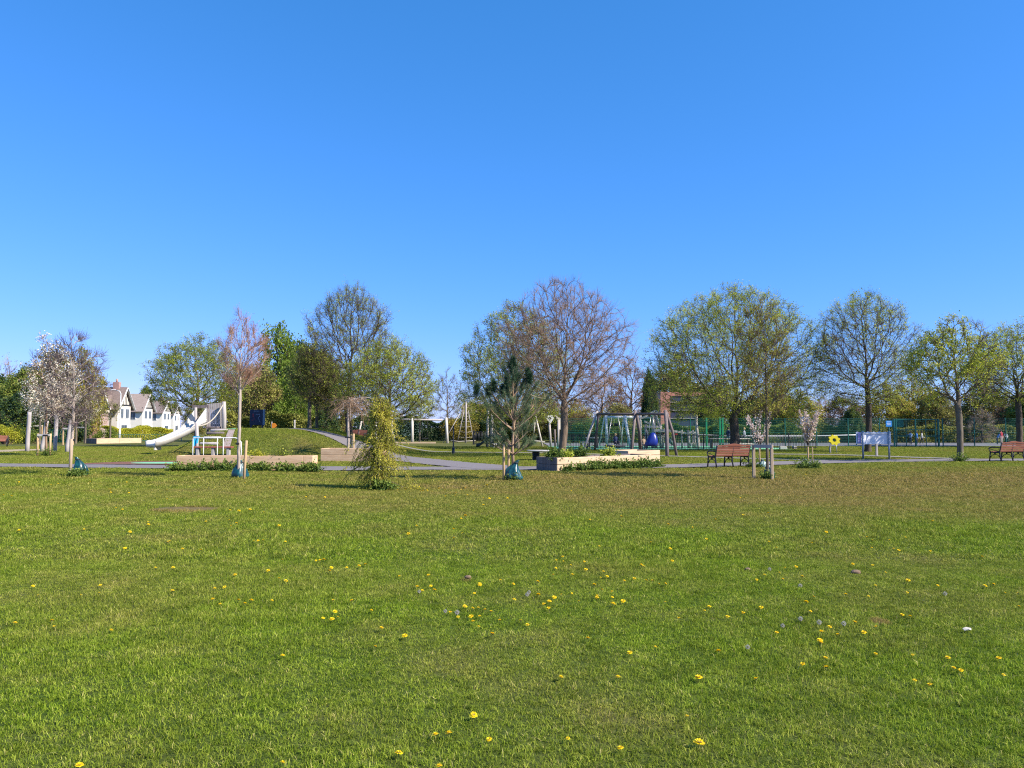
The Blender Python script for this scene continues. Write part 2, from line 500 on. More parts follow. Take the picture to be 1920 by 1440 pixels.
nt.links.new(mx.outputs[2], mx2.inputs[6]); nt.links.new(mth('MULTIPLY', mr(noise(2.6, 4, .6), .3, .7, .70, 1.2), mr(noise(11, 3, .6), .3, .7, .78, 1.2)), mx2.inputs[7])
nt.links.new(mx2.outputs[2], b.inputs["Base Color"]); b.inputs["Roughness"].default_value = .6; b.inputs["Specular IOR Level"].default_value = .1
tr = nt.nodes.new("ShaderNodeBsdfTranslucent"); ms = nt.nodes.new("ShaderNodeMixShader"); ms.inputs[0].default_value = .35
nt.links.new(mx2.outputs[2], tr.inputs[0]); nt.links.new(b.outputs[0], ms.inputs[1]); nt.links.new(tr.outputs[0], ms.inputs[2])
nt.links.new(ms.outputs[0], nt.nodes["Material Output"].inputs[0])
M_GRASS = m

TILE = 0.6
def grass_tile(seed, n, hgt, wid, clump=0.5, tile=TILE):
    rg = np.random.default_rng(seed)
    # tufts: blades gather round tuft centres
    nt_ = max(8, n // 14); tc = rg.uniform(-tile / 2, tile / 2, (nt_, 2)); th = rg.uniform(.7, 1.35, nt_); tr_ = rg.random(nt_)
    k = rg.integers(0, nt_, n); near = rg.random(n) < clump
    p = np.where(near[:, None], tc[k] + rg.normal(0, .014, (n, 2)), rg.uniform(-tile / 2 - .02, tile / 2 + .02, (n, 2)))
    h = hgt * rg.uniform(.45, 1.25, n) * np.where(near, th[k], .8)
    w = wid * rg.uniform(.6, 1.3, n)
    a = rg.uniform(0, 2 * np.pi, n); lean = np.abs(rg.normal(0, .85, n)) + .15
    la = rg.uniform(0, 2 * np.pi, n)
    dirx, diry = np.cos(la), np.sin(la)
    B = np.stack([p[:, 0], p[:, 1], np.zeros(n) - .004], -1)
    M = B + np.stack([dirx * lean * h * .3, diry * lean * h * .3, h * .6], -1)
    Tp = B + np.stack([dirx * lean * h * 1.0, diry * lean * h * 1.0, h * (1.08 - .3 * np.minimum(lean, 1.6))], -1)
    W = np.stack([np.cos(a) * w / 2, np.sin(a) * w / 2, np.zeros(n)], -1)
    V = np.stack([B - W, B + W, M - W * .9, M + W * .9, Tp], 1).reshape(-1, 3)
    o = np.arange(n) * 5
    Q = np.stack([o, o + 1, o + 3, o + 2], -1); Tr = np.stack([o + 2, o + 3, o + 4], -1)
    r = np.clip(np.where(near, tr_[k], .5) * .45 + rg.random(n) * .6 - .03, 0, 1)
    return np_mesh("grass_tile", V, quads=Q, tris=Tr, mats=[M_GRASS], rnd_q=r, rnd_t=r)

def grass_object():
    rg = np.random.default_rng(5)
    variants = []
    for s in range(4): variants.append(grass_tile(10 + s, 4200, .031, .0038))      # near
    for s in range(3): variants.append(grass_tile(20 + s, 1500, .042, .0065))      # middle
    for s in range(3): variants.append(grass_tile(30 + s, 520, .055, .013))        # far
    tiles = [bpy.data.objects.new("grass_tile", v) for v in variants]
    pts = []; vid = []; rot = []; scl = []
    y = 2.4
    X, Y = [], []
    for yy in np.arange(1.2, 62, TILE):
        hw = yy * .70 + 3.0
        for xx in np.arange(-math.ceil(hw / TILE) * TILE, hw + TILE, TILE): X.append(xx); Y.append(yy)
    X = np.array(X); Y = np.array(Y)
    bad = in_path(X, Y, .16)
    def inside(poly, x, y):
        r = np.zeros(x.shape, bool); n = len(poly)
        for i in range(n):
            (x1, y1), (x2, y2) = poly[i], poly[(i + 1) % n]
            c = ((y1 > y) != (y2 > y)) & (x < (x2 - x1) * (y - y1) / (y2 - y1 + 1e-12) + x1); r ^= c
        return r
    bad |= inside(PLAY, X, Y) | inside(COURT, X, Y) | inside(MULCH, X, Y) | inside(oval(-40, 62, 846, 3.4), X, Y) | inside(RUB, X, Y)
    for poly in BED_FOOT: bad |= inside(poly, X, Y)
    for cx, cy, rx, ry, a in BARE:
        bad |= (((X - cx) / rx) ** 2 + ((Y - cy) / ry) ** 2 < .45) & (a > 1.1)
    X, Y = X[~bad], Y[~bad]
    Z = terr(X, Y)
    n = len(X)
    k = np.where(Y < 9, rg.integers(0, 4, n), np.where(Y < 20, 4 + rg.integers(0, 3, n), 7 + rg.integers(0, 3, n)))
    me = bpy.data.meshes.new("grass")
    me.vertices.add(n); me.vertices.foreach_set("co", np.stack([X, Y, Z], -1).astype(np.float32).ravel())
    a = me.attributes.new("vid", 'INT', 'POINT'); a.data.foreach_set("value", k.astype(np.int32))
    e_ = .3; sx = (terr(X + e_, Y) - terr(X - e_, Y)) / (2 * e_); sy = (terr(X, Y + e_) - terr(X, Y - e_)) / (2 * e_)
    eul = np.zeros((n, 3)); rz_ = rg.integers(0, 4, n) * math.pi / 2
    for i in range(n):
        if abs(sx[i]) + abs(sy[i]) < .01: eul[i, 2] = rz_[i]; continue
        nz = Vector((-sx[i], -sy[i], 1)).normalized()
        M_ = Vector((0, 0, 1)).rotation_difference(nz).to_matrix() @ Matrix.Rotation(rz_[i], 3, 'Z')
        eul[i] = M_.to_euler()
    a = me.attributes.new("rot", 'FLOAT_VECTOR', 'POINT'); a.data.foreach_set("vector", eul.astype(np.float32).ravel())
    # height varies over the lawn in soft patches
    hh = 1 + .28 * np.sin(X * 1.1 + 2 * np.sin(Y * .35)) * np.sin(Y * .8 + X * .2) + rg.uniform(-.08, .08, n)
    a = me.attributes.new("hgt", 'FLOAT', 'POINT'); a.data.foreach_set("value", hh.astype(np.float32))
    ob = bpy.data.objects.new("grass", me); link(ob); tag(ob, kind="stuff", label="mown lawn grass with dry patches in the foreground and round the paths", cat="grass")
    ng = bpy.data.node_groups.new("grass_scatter", 'GeometryNodeTree')
    ng.interface.new_socket("Geometry", in_out='INPUT', socket_type='NodeSocketGeometry')
    ng.interface.new_socket("Geometry", in_out='OUTPUT', socket_type='NodeSocketGeometry')
    N = ng.nodes; L = ng.links
    gi = N.new("NodeGroupInput"); go = N.new("NodeGroupOutput"); jn = N.new("GeometryNodeJoinGeometry")
    def named(nm, ty):
        x = N.new("GeometryNodeInputNamedAttribute"); x.data_type = ty; x.inputs[0].default_value = nm; return x.outputs[0]
    av = named("vid", 'INT'); ar = named("rot", 'FLOAT_VECTOR'); ah = named("hgt", 'FLOAT')
    cs = N.new("ShaderNodeCombineXYZ"); cs.inputs[0].default_value = 1; cs.inputs[1].default_value = 1; L.new(ah, cs.inputs[2])
    for i, t in enumerate(tiles):
        cmp_ = N.new("FunctionNodeCompare"); cmp_.data_type = 'INT'; cmp_.operation = 'EQUAL'
        ins = [s for s in cmp_.inputs if s.enabled]
        L.new(av, ins[0]); ins[1].default_value = i
        oi = N.new("GeometryNodeObjectInfo"); oi.inputs[0].default_value = t
        if "As Instance" in oi.inputs: oi.inputs["As Instance"].default_value = True
        ip = N.new("GeometryNodeInstanceOnPoints")
        L.new(gi.outputs[0], ip.inputs["Points"]); L.new(cmp_.outputs[0], ip.inputs["Selection"])
        L.new(oi.outputs["Geometry"], ip.inputs["Instance"]); L.new(ar, ip.inputs["Rotation"]); L.new(cs.outputs[0], ip.inputs["Scale"])
        L.new(ip.outputs[0], jn.inputs[0])
    L.new(jn.outputs[0], go.inputs[0])
    md = ob.modifiers.new("scatter", 'NODES'); md.node_group = ng
    return ob
BED_FOOT = []
# ------------------------------------------------------------------ trees
def bark(name, c1, c2): return mat(name, c1, c2, scale=9, rough=.95, bump=.8, stretch=(1, 1, .25), spec=.15)
BK_GREY = bark("bark_grey", (.20, .165, .12), (.10, .08, .06))
BK_DARK = bark("bark_dark", (.13, .10, .075), (.06, .047, .037))
BK_PALE = bark("bark_pale", (.46, .38, .31), (.30, .24, .19))
BK_RED = bark("bark_reddish", (.22, .16, .11), (.11, .08, .055))
BK_WOOD = mat("twig_wood", (.16, .115, .075), (.09, .065, .045), scale=3, rough=.9, spec=.15)
BK_TWIGRED = mat("twig_red_brown", (.34, .22, .14), (.22, .14, .09), scale=3, rough=.9, spec=.15)
BK_TWIGPALE = mat("twig_pale", (.42, .33, .25), (.30, .23, .17), scale=3, rough=.9, spec=.15)
LF_LIME = leaf_mat("leaf_spring_lime", [(0, (.14, .18, .018)), (.5, (.36, .42, .04)), (1, (.68, .68, .11))], .5)
LF_GREEN = leaf_mat("leaf_mid_green", [(0, (.07, .11, .016)), (.5, (.15, .21, .03)), (1, (.30, .36, .06))], .4)
LF_BRIGHT = leaf_mat("leaf_bright_green", [(0, (.09, .15, .02)), (.5, (.18, .27, .03)), (1, (.34, .42, .06))], .4)
LF_OLIVE = leaf_mat("leaf_olive", [(0, (.10, .11, .02)), (.5, (.25, .26, .05)), (1, (.46, .43, .10))], .35)
LF_DARK = leaf_mat("leaf_dark_evergreen", [(0, (.012, .035, .016)), (.6, (.03, .065, .025)), (1, (.07, .12, .04))], .15)
LF_YELLOW = leaf_mat("leaf_yellow_green", [(0, (.20, .22, .02)), (.5, (.44, .44, .035)), (1, (.68, .62, .08))], .4)
LF_GOLD = leaf_mat("leaf_gold_bronze", [(0, (.18, .14, .025)), (.5, (.33, .26, .04)), (1, (.50, .40, .08))], .4)
LF_RUST = leaf_mat("leaf_rust_bud", [(0, (.20, .08, .045)), (.5, (.38, .17, .09)), (1, (.52, .30, .18))], .35)
LF_BRONZE = leaf_mat("leaf_dull_bronze", [(0, (.06, .04, .025)), (.5, (.14, .09, .05)), (1, (.26, .17, .08))], .3)
LF_BLOSSOM = leaf_mat("blossom_cream", [(0, (.62, .46, .32)), (.4, (.80, .70, .52)), (1, (.88, .84, .74))], .3)
LF_PINK = leaf_mat("blossom_pink", [(0, (.50, .30, .24)), (.5, (.76, .60, .50)), (1, (.88, .80, .72))], .3)
LF_PINE = leaf_mat("pine_needles", [(0, (.012, .04, .022)), (.4, (.035, .09, .045)), (1, (.20, .28, .12))], .15)

def profile_points(rng, n, prof, hollow=.45):
    """prof: list of (z, radius) ; returns points in the crown volume, biased outwards"""
    z = np.array([p[0] for p in prof]); r = np.array([p[1] for p in prof])
    zz = rng.uniform(z[0], z[-1], n * 6); rr = np.interp(zz, z, r)
    keep = rng.random(n * 6) < (rr / r.max()) ** 1.6 + .02
    zz, rr = zz[keep][:n], rr[keep][:n]
    a = rng.uniform(0, 2 * np.pi, len(zz)); q = rng.random(len(zz)) ** hollow
    bump = 1 + .10 * np.sin(a * 3 + zz * 1.3 + rng.random()) + .07 * np.sin(a * 5 - zz * 2.1)
    return np.stack([np.cos(a) * rr * q * bump, np.sin(a) * rr * q * bump, zz], -1)

def grow(rng, prof, trunk_h, n_attr, step, up=.25, inertia=.6, leader=0.0, lean=(0, 0), iters=70, jitter=.12):
    A = profile_points(rng, n_attr, prof)
    top = prof[-1][0]
    N = [np.array([0., 0, 0])]; par = [-1]
    tz = max(trunk_h, leader * top) if leader else trunk_h
    k = max(2, int(tz / step))
    wob = rng.normal(0, .012 * tz, 2)
    for i in range(1, k + 1):
        t = i / k
        N.append(np.array([lean[0] * t * tz + wob[0] * math.sin(t * 3.0) + rng.normal(0, step * .03), lean[1] * t * tz + wob[1] * math.sin(t * 2.2), tz * t])); par.append(len(N) - 2)
    A[:, :2] += np.array(lean) * np.minimum(A[:, 2:3], tz)
    ndir = [np.array([0., 0, 1.])] * len(N)
    ndir = [np.array([0., 0, 1.])] + [nrm(N[i] - N[i - 1]) for i in range(1, len(N))]
    P = np.array(N); start = 1
    # only trunk nodes near/above the fork can sprout
    can = P[:, 2] >= trunk_h * .93
    d = np.linalg.norm(A[:, None] - P[None], axis=2); d[:, ~can] = 1e9
    near = d.argmin(1); nd = d.min(1)
    alive = np.ones(len(A), bool); kids = np.zeros(20000, int)
    P = list(P); kill = step * 1.15
    for it in range(iters):
        ids = np.where(alive)[0]
        if len(ids) == 0: break
        PA = np.array(P)
        vec = nrm(A[ids] - PA[near[ids]])
        acc = np.zeros((len(P), 3)); cnt = np.zeros(len(P))
        np.add.at(acc, near[ids], vec); np.add.at(cnt, near[ids], 1)
        new = []
        for i in np.where(cnt > 0)[0]:
            if kids[i] >= 3 and i > k: continue
            if kids[i] >= 5: continue
            v = acc[i] / cnt[i]
            v = nrm(nrm(v) + ndir[i] * inertia + np.array([0, 0, up]) + rng.normal(0, jitter, 3))
            new.append((i, P[i] + v * step * rng.uniform(.85, 1.15), v))
        if not new: break
        base = len(P)
        for i, p, v in new:
            P.append(p); par.append(i); ndir.append(v); kids[i] += 1
        NP_ = np.array(P[base:])
        d = np.linalg.norm(A[ids][:, None] - NP_[None], axis=2)
        m_ = d.min(1); am = d.argmin(1) + base
        better = m_ < nd[ids]
        near[ids[better]] = am[better]; nd[ids[better]] = m_[better]
        alive[ids[m_ < kill]] = False
        if len(P) > 9000: break
    P = np.array(P); par = np.array(par)
    # light smoothing
    for _ in range(2):
        Q = P.copy(); ch = np.zeros_like(P); cn = np.zeros(len(P))
        np.add.at(ch, par[1:], P[1:]); np.add.at(cn, par[1:], 1)
        m2 = (cn > 0) & (par >= 0)
        Q[m2] = P[m2] * .5 + P[par[m2]] * .25 + (ch[m2] / cn[m2][:, None]) * .25
        Q[:k] = P[:k]; P = Q
    w = np.zeros(len(P)); ncs = np.zeros(len(P), int)
    np.add.at(ncs, par[1:], 1); w[ncs == 0] = 1
    for i in range(len(P) - 1, 0, -1): w[par[i]] += w[i]
    return P, par, w, ncs, np.array(ndir)

def tree(name, loc, prof, trunk_h, base_r, n_attr, step, leaf, n_leaf, leaf_size, label, cat="tree", group=None, bk=None, twig=None,
         up=.25, inertia=.6, leader=0.0, lean=(0, 0), seed=1, twigs=3, twig_len=.5, twig_r=.006, pw=.62, tip=.008, rz=0., leaf2=None, leaf2_share=0.3, flare=1.35, leaf_where=1.0, outw_w=.45, jitter=.12, twig_levels=2, cluster=.06, clumpy=0.0, tw_up=.35):
    rng = np.random.default_rng(seed)
    bk = bk or BK_GREY; twig = twig or BK_WOOD
    P, par, w, ncs, nd = grow(rng, prof, trunk_h, n_attr, step, up, inertia, leader, lean, jitter=jitter)
    wn_ = w / w.max()
    R = tip + (base_r - tip) * wn_ ** pw
    R = np.minimum(R, base_r)
    z0 = P[:, 2]
    fl = 1 + (flare - 1) * np.clip(1 - z0 / (base_r * 3), 0, 1) ** 2
    on_trunk = wn_ > .95
    R = np.where(on_trunk, R * fl, R)
    root = empty(name, loc, label, cat, rz, group)
    # limbs
    B = Bulk()
    idx = np.arange(1, len(P)); big = R[idx] > .035
    for sel, n in ((idx[big], 8), (idx[~big], 4)):
        if not len(sel): continue
        p0 = P[par[sel]].copy(); p1 = P[sel]
        r0 = np.minimum(R[par[sel]], R[sel] * 1.25); r0 = np.where(on_trunk[sel], R[par[sel]], r0)
        p0 = p0 - (p1 - p0) * np.where(par[sel] > 0, .10, .0)[:, None]
        p0[par[sel] == 0, 2] -= .08
        V, Q = tubes_np(p0, p1, r0, R[sel], n); B.add(V, Q)
    B.build("trunk", [bk], root, smooth=True)
    # twigs + leaves
    C = Bulk()
    fine = np.where(w <= max(3, np.median(w)))[0]
    src = np.repeat(fine, twigs)
    ctr = np.array([0, 0, (prof[0][0] + prof[-1][0]) / 2])
    def shoot(p, d, L, r):
        m_ = p + d * L[:, None] * .55
        d2 = nrm(d + np.array([0, 0, tw_up]) + rng.normal(0, .15, d.shape))
        e_ = m_ + d2 * L[:, None] * .5
        return m_, e_, d2
    outw = nrm(P[src] - ctr - np.array([*lean, 0]) * P[src][:, 2:3])
    d = nrm(nd[src] * .7 + outw * outw_w + rng.normal(0, .55, (len(src), 3)) + np.array([0, 0, tw_up * .6]))
    L = twig_len * rng.uniform(.5, 1.3, len(src)); r = np.full(len(src), twig_r)
    s0 = P[src]; m_, e_, d2 = shoot(s0, d, L, r)
    V, Q = tubes_np(s0, m_, r, r * .7, 3); C.add(V, Q, 0)
    V, Q = tubes_np(m_, e_, r * .7, r * .35, 3); C.add(V, Q, 0)
    segs = [(m_, e_)]
    if twig_levels > 1:
        q = np.repeat(np.arange(len(src)), 2)
        t = rng.uniform(.2, .9, len(q))[:, None]; s1 = s0[q] * (1 - t) + m_[q] * t
        d3 = nrm(d[q] * .6 + rng.normal(0, .6, (len(q), 3)) + np.array([0, 0, tw_up * .5])); L2 = L[q] * .55
        m3, e3, _ = shoot(s1, d3, L2, r)
        V, Q = tubes_np(s1, e3, r[q] * .6, r[q] * .3, 3); C.add(V, Q, 0); segs.append((s1, e3))
    if n_leaf:
        a0 = np.concatenate([s[0] for s in segs]); a1 = np.concatenate([s[1] for s in segs])
        if leaf_where < 1.0:   # leaves keep to part of the crown
            zc = a0[:, 2]; pr = np.clip(1.2 - (zc - prof[0][0]) / (prof[-1][0] - prof[0][0]), 0.05, 1)
        else: pr = np.ones(len(a0))
        if clumpy:
            ph = rng.uniform(0, 6, 3); sc = 6.0 / (prof[-1][0] - prof[0][0])
            f = np.sin(a0[:, 0] * sc + ph[0]) + np.sin(a0[:, 1] * sc * 1.3 + ph[1]) + np.sin(a0[:, 2] * sc * 1.2 + ph[2])
            pr = pr * np.clip(1 + clumpy * f, .04, 3)
        # leaves sit in small tufts at the buds
        na = n_leaf // 4 + 1
        k = rng.choice(len(a0), na, p=pr / pr.sum())
        t = rng.random(na)[:, None] ** .6
        c = a0[k] * (1 - t) + a1[k] * t + rng.normal(0, cluster, (na, 3))
        c = np.repeat(c, 4, 0)[:n_leaf]; c = c + rng.normal(0, leaf_size * .75, (len(c), 3))
        # neighbouring leaves share their tone
        f = .5 + .16 * np.sin(c[:, 0] * 2.3 + c[:, 2] * 1.1) + .14 * np.sin(c[:, 1] * 2.9 - c[:, 2] * 1.9)
        rnd = np.clip(f + np.repeat(rng.normal(0, .17, na), 4)[:n_leaf] + rng.normal(0, .15, n_leaf), 0, 1)
        V, Q = leaves_np(c, leaf_size, rng, .65, .1, D=None)
        if leaf2 is not None:
            pick = rng.random(n_leaf) < leaf2_share
            Vr = V.reshape(-1, 4, 3)
            for s_, mi in ((~pick, 1), (pick, 2)):
                vv = Vr[s_].reshape(-1, 3); C.add(vv, np.arange(len(vv)).reshape(-1, 4), mi, rnd[s_])
        else: C.add(V, Q, 1, rnd)
    ms = [twig, leaf or LF_LIME] + ([leaf2] if leaf2 else [])
    C.build("crown", ms, root)
    return root

def prof_ball(z0, z1, r, low=.35, sq=1.0, peak=.5):
    """rounded crown outline between z0 and z1"""
    out = []
    for i in range(13):
        t = i / 12
        if t < peak: f = low + (1 - low) * math.sin(t / peak * math.pi / 2)
        else: f = math.cos((t - peak) / (1 - peak) * math.pi / 2) ** sq
        out.append((z0 + (z1 - z0) * t, max(.04, r * f)))
    return out
def leafcloud(name, loc, size, n, leaf, ls, label, cat, seed=1, mats=None, core=None, stems=True, group=None, lumps=9, kind=None, parent=None, shell=.5):
    """bush or hedge: leaves through a lumpy volume, on real stems"""
    rng = np.random.default_rng(seed)
    sx, sy, sz = size
    B = Bulk()
    lc = np.stack([rng.uniform(-.5, .5, lumps) * sx * .8, rng.uniform(-.5, .5, lumps) * sy * .6, rng.uniform(.3, .75, lumps) * sz], -1)
    lr = rng.uniform(.28, .5, lumps) * min(sz * 1.0, max(sx, sy)) * .8
    k = rng.integers(0, lumps, n); d = nrm(rng.normal(size=(n, 3))); q = rng.random(n) ** (1 - shell * .7)
    c = lc[k] + d * (lr[k] * q)[:, None] * np.array([1.1, .9, 1.0])
    c[:, 2] = np.abs(c[:, 2]) ; c[:, 2] = np.minimum(c[:, 2], sz * 1.08)
    f = .5 + .2 * np.sin(c[:, 0] * 2.1 + k) + .15 * np.sin(c[:, 2] * 3.0)
    rnd = np.clip(f + rng.normal(0, .2, n), 0, 1)
    if stems:
        m_ = max(6, lumps * 5); e_ = lc[rng.integers(0, lumps, m_)] + rng.normal(0, .25, (m_, 3)) * lr.mean()
        s = np.stack([e_[:, 0] * .3 + rng.normal(0, .05 * sx, m_), e_[:, 1] * .3, np.zeros(m_)], -1)
        V, Q = tubes_np(s, e_, np.full(m_, .018 * sz ** .5), np.full(m_, .006), 4)
        B.add(V, Q, 0)
    V, Q = leaves_np(c, ls, rng, .7, .1); B.add(V, Q, 1, rnd)
    o = B.build(name, [BK_WOOD, leaf], parent, loc)
    if parent is None: tag(o, label, cat, group, kind)
    return o
def hedge(name, a, b, depth, h, n, leaf, ls, label, seed=1, cat="hedge", lump=.12, base=0.05):
    rng = np.random.default_rng(seed); a = np.array(a, float); b = np.array(b, float); L = np.linalg.norm((b - a)[:2])
    ux = (b - a)[:2] / L; uy = np.array([-ux[1], ux[0]])
    B = Bulk(); t = rng.random(n) * L
    top = h * (1 + lump * np.sin(t * 1.1 + seed) + lump * .6 * np.sin(t * 2.7 + 1))
    s = rng.random(n)
    fr = rng.random(n) < .6
    v = np.where(fr, -depth / 2 + np.abs(rng.normal(0, .12, n)), rng.uniform(-depth / 2, depth / 2, n))
    z = np.where(fr, rng.uniform(base, 1, n) * top, top - np.abs(rng.normal(0, .14, n)))
    v = v + .1 * np.sin(t * 1.9 + z * 2) 
    c = np.stack([ux[0] * t + uy[0] * v, ux[1] * t + uy[1] * v, z], -1)
    rnd = np.clip(.5 + .2 * np.sin(t * 1.7) + .12 * np.sin(z * 4 + t) + rng.normal(0, .2, n), 0, 1)
    m_ = int(L / .35) + 2; st = np.linspace(.1, L - .1, m_)
    s0 = np.stack([ux[0] * st, ux[1] * st, np.zeros(m_) - .05], -1); s1 = s0 + np.stack([rng.normal(0, .1, m_), rng.normal(0, .1, m_), np.full(m_, h * .85)], -1)
    V, Q = tubes_np(s0, s1, np.full(m_, .03), np.full(m_, .01), 4); B.add(V, Q, 0)
    V, Q = leaves_np(c, ls, rng, .75, .1); B.add(V, Q, 1, rnd)
    o = B.build(name, [BK_WOOD, leaf], None, (a[0], a[1], T(a[0], a[1])))
    return tag(o, label, cat)

def main_trees():
    # (px base, Y, top py, fork py, crown half width px, crown low py ...)
    def P(px, Y, top, low, hw, dx=0):
        b = on(px, Y); z1 = ZA(top, Y) - b.z; z0 = ZA(low, Y) - b.z; r = hw / F * Y
        return b, z0, z1, r
    # tall leafing tree above the mound path
    b, z0, z1, r = P(655, 50, 536, 778, 88)
    tree("tree", b, prof_ball(z0, z1, r, .62, .5, .40), (z0 * .85), .2, 2500, 0.28, LF_LIME, 22000, .065,
         "tall slim oval tree with tiny leaf buds rising behind the mound path", bk=BK_DARK, seed=3, up=.4, leader=.35, twigs=4, twig_len=.6, twig_r=.0055, pw=.62)
    b, z0, z1, r = P(728, 46, 636, 790, 92)
    tree("tree", b, prof_ball(z0, z1, r, .5, .7, .35), z0 * 1.05, .2, 2000, 0.26, LF_LIME, 30000, .07,
         "low spreading leafing tree forking just behind the weeping yellow conifer", bk=BK_DARK, seed=4, up=.12, twigs=3, twig_len=.5, twig_r=.005)
    # leafy round tree left of the bare one
    b, z0, z1, r = P(982, 56, 568, 790, 108)
    b.x = XA(968, 56)
    tree("tree", b, prof_ball(z0, z1, r, .6, .65, .34), z0 * 1.05, .22, 2100, 0.320, LF_LIME, 44000, .085,
         "wide leafing tree behind the pine and left of the bare reddish tree", bk=BK_GREY, seed=5, up=.1, twigs=4, twig_len=.55, twig_r=.0055, leaf2=LF_GREEN, leaf2_share=.3)
    # bare fan-shaped tree by the raised bed
    b, z0, z1, r = P(1053, 41.5, 526, 762, 124)
    tree("tree", b, prof_ball(z0, z1, r, .42, .62, .42), z0 * .66, .2, 2300, 0.24, LF_RUST, 1500, .04,
         "bare fan-shaped reddish-brown tree standing behind the raised bed", bk=BK_RED, twig=BK_TWIGRED, seed=16, up=.2, lean=(.09, 0), twigs=3, twig_len=.5, twig_r=.005, inertia=1.3, pw=.66, tw_up=.3, jitter=.05)
    # big tree behind the bench
    b, z0, z1, r = P(1377, 51.5, 538, 782, 168)
    tree("tree", b, prof_ball(z0, z1, r, .72, .6, .36), z0 * .85, .3, 3600, 0.304, LF_LIME, 85000, .070,
         "largest round-crowned tree with yellow-green leaves behind the brown bench", bk=BK_DARK, seed=7, up=.22, twigs=3, twig_len=.6, twig_r=.0055, clumpy=.3)
    b, z0, z1, r = P(1627, 48.5, 550, 765, 92)
    tree("tree", b, prof_ball(z0, z1, r * 1.02, .6, .52, .4), z0 * .75, .19, 2200, 0.272, LF_LIME, 24000, .07,
         "upright open-crowned tree behind the white notice board", bk=BK_DARK, seed=8, up=.3, leader=.45, twigs=4, twig_len=.55, twig_r=.005, clumpy=.4)
    b, z0, z1, r = P(1800, 35.6, 597, 755, 84)
    tree("tree", b, prof_ball(z0, z1, r, .5, .6, .4), z0 * .9, .14, 800, 0.208, LF_LIME, 15000, .075,
         "small leafing tree with a thick pale trunk by the path on the right", bk=BK_GREY, seed=9, up=.3, twigs=3, twig_len=.38, twig_r=.006, clumpy=.5, leaf2=LF_YELLOW, leaf2_share=.25)
    b, z0, z1, r = P(1893, 60, 612, 755, 95); b.x = XA(1912, 60)
    tree("tree", b, prof_ball(z0, z1, r, .5, .6, .4), z0 * .8, .22, 1530, 0.360, LF_LIME, 26000, .10,
         "large tree cut off by the right edge of the frame behind the court", bk=BK_DARK, seed=10, up=.25, twigs=3, twig_len=.7, twig_r=.009)
    # left: round tree behind the slide
    b, z0, z1, r = P(372, 62, 632, 768, 80); b.x = XA(368, 62)
    tree("tree", b, prof_ball(z0, z1, r * 1.1, .6, .65, .36), z0 * .9, .22, 1800, 0.336, LF_LIME, 44000, .085,
         "round blue-green leafing tree behind the top of the slide", bk=BK_GREY, seed=11, up=.15, twigs=3, twig_len=.6, twig_r=.0055, leaf2=LF_GREEN, leaf2_share=.4)
    # two slim trunks on the mound's far side
    b, z0, z1, r = P(580, 50, 648, 752, 42)
    tree("tree", b, prof_ball(z0, z1, r, .5, .6, .4), z0 * .75, .12, 800, 0.240, LF_OLIVE, 12000, .085,
         "slim olive tree with forked pale trunk, left one of the pair behind the mound path", bk=BK_GREY, seed=12, up=.25, twigs=3, twig_len=.5)
    b, z0, z1, r = P(594, 51, 655, 758, 36)
    tree("tree", b, prof_ball(z0, z1, r, .5, .6, .4), z0 * .85, .10, 700, 0.240, LF_OLIVE, 9000, .085,
         "slim olive tree with straight pale trunk, right one of the pair behind the mound path", bk=BK_GREY, seed=13, up=.25, twigs=3, twig_len=.5)
main_trees()
# ------------------------------------------------------------------ young trees with their own habits
def curve_branch(p0, d0, L, droop, rng, n=6, wig=.05):
    pts = [np.array(p0, float)]; d = np.array(d0, float)
    for i in range(n):
        d = d + np.array([0, 0, droop / n]) + rng.normal(0, wig, 3); d = d / np.linalg.norm(d)
        pts.append(pts[-1] + d * L / n)
    return np.array(pts)
def add_poly(B, pts, r0, r1, n=4, mi=0):
    k = len(pts) - 1; r = np.linspace(r0, r1, k + 1)
    V, Q = tubes_np(pts[:-1], pts[1:], r[:-1], r[1:], n); B.add(V, Q, mi)

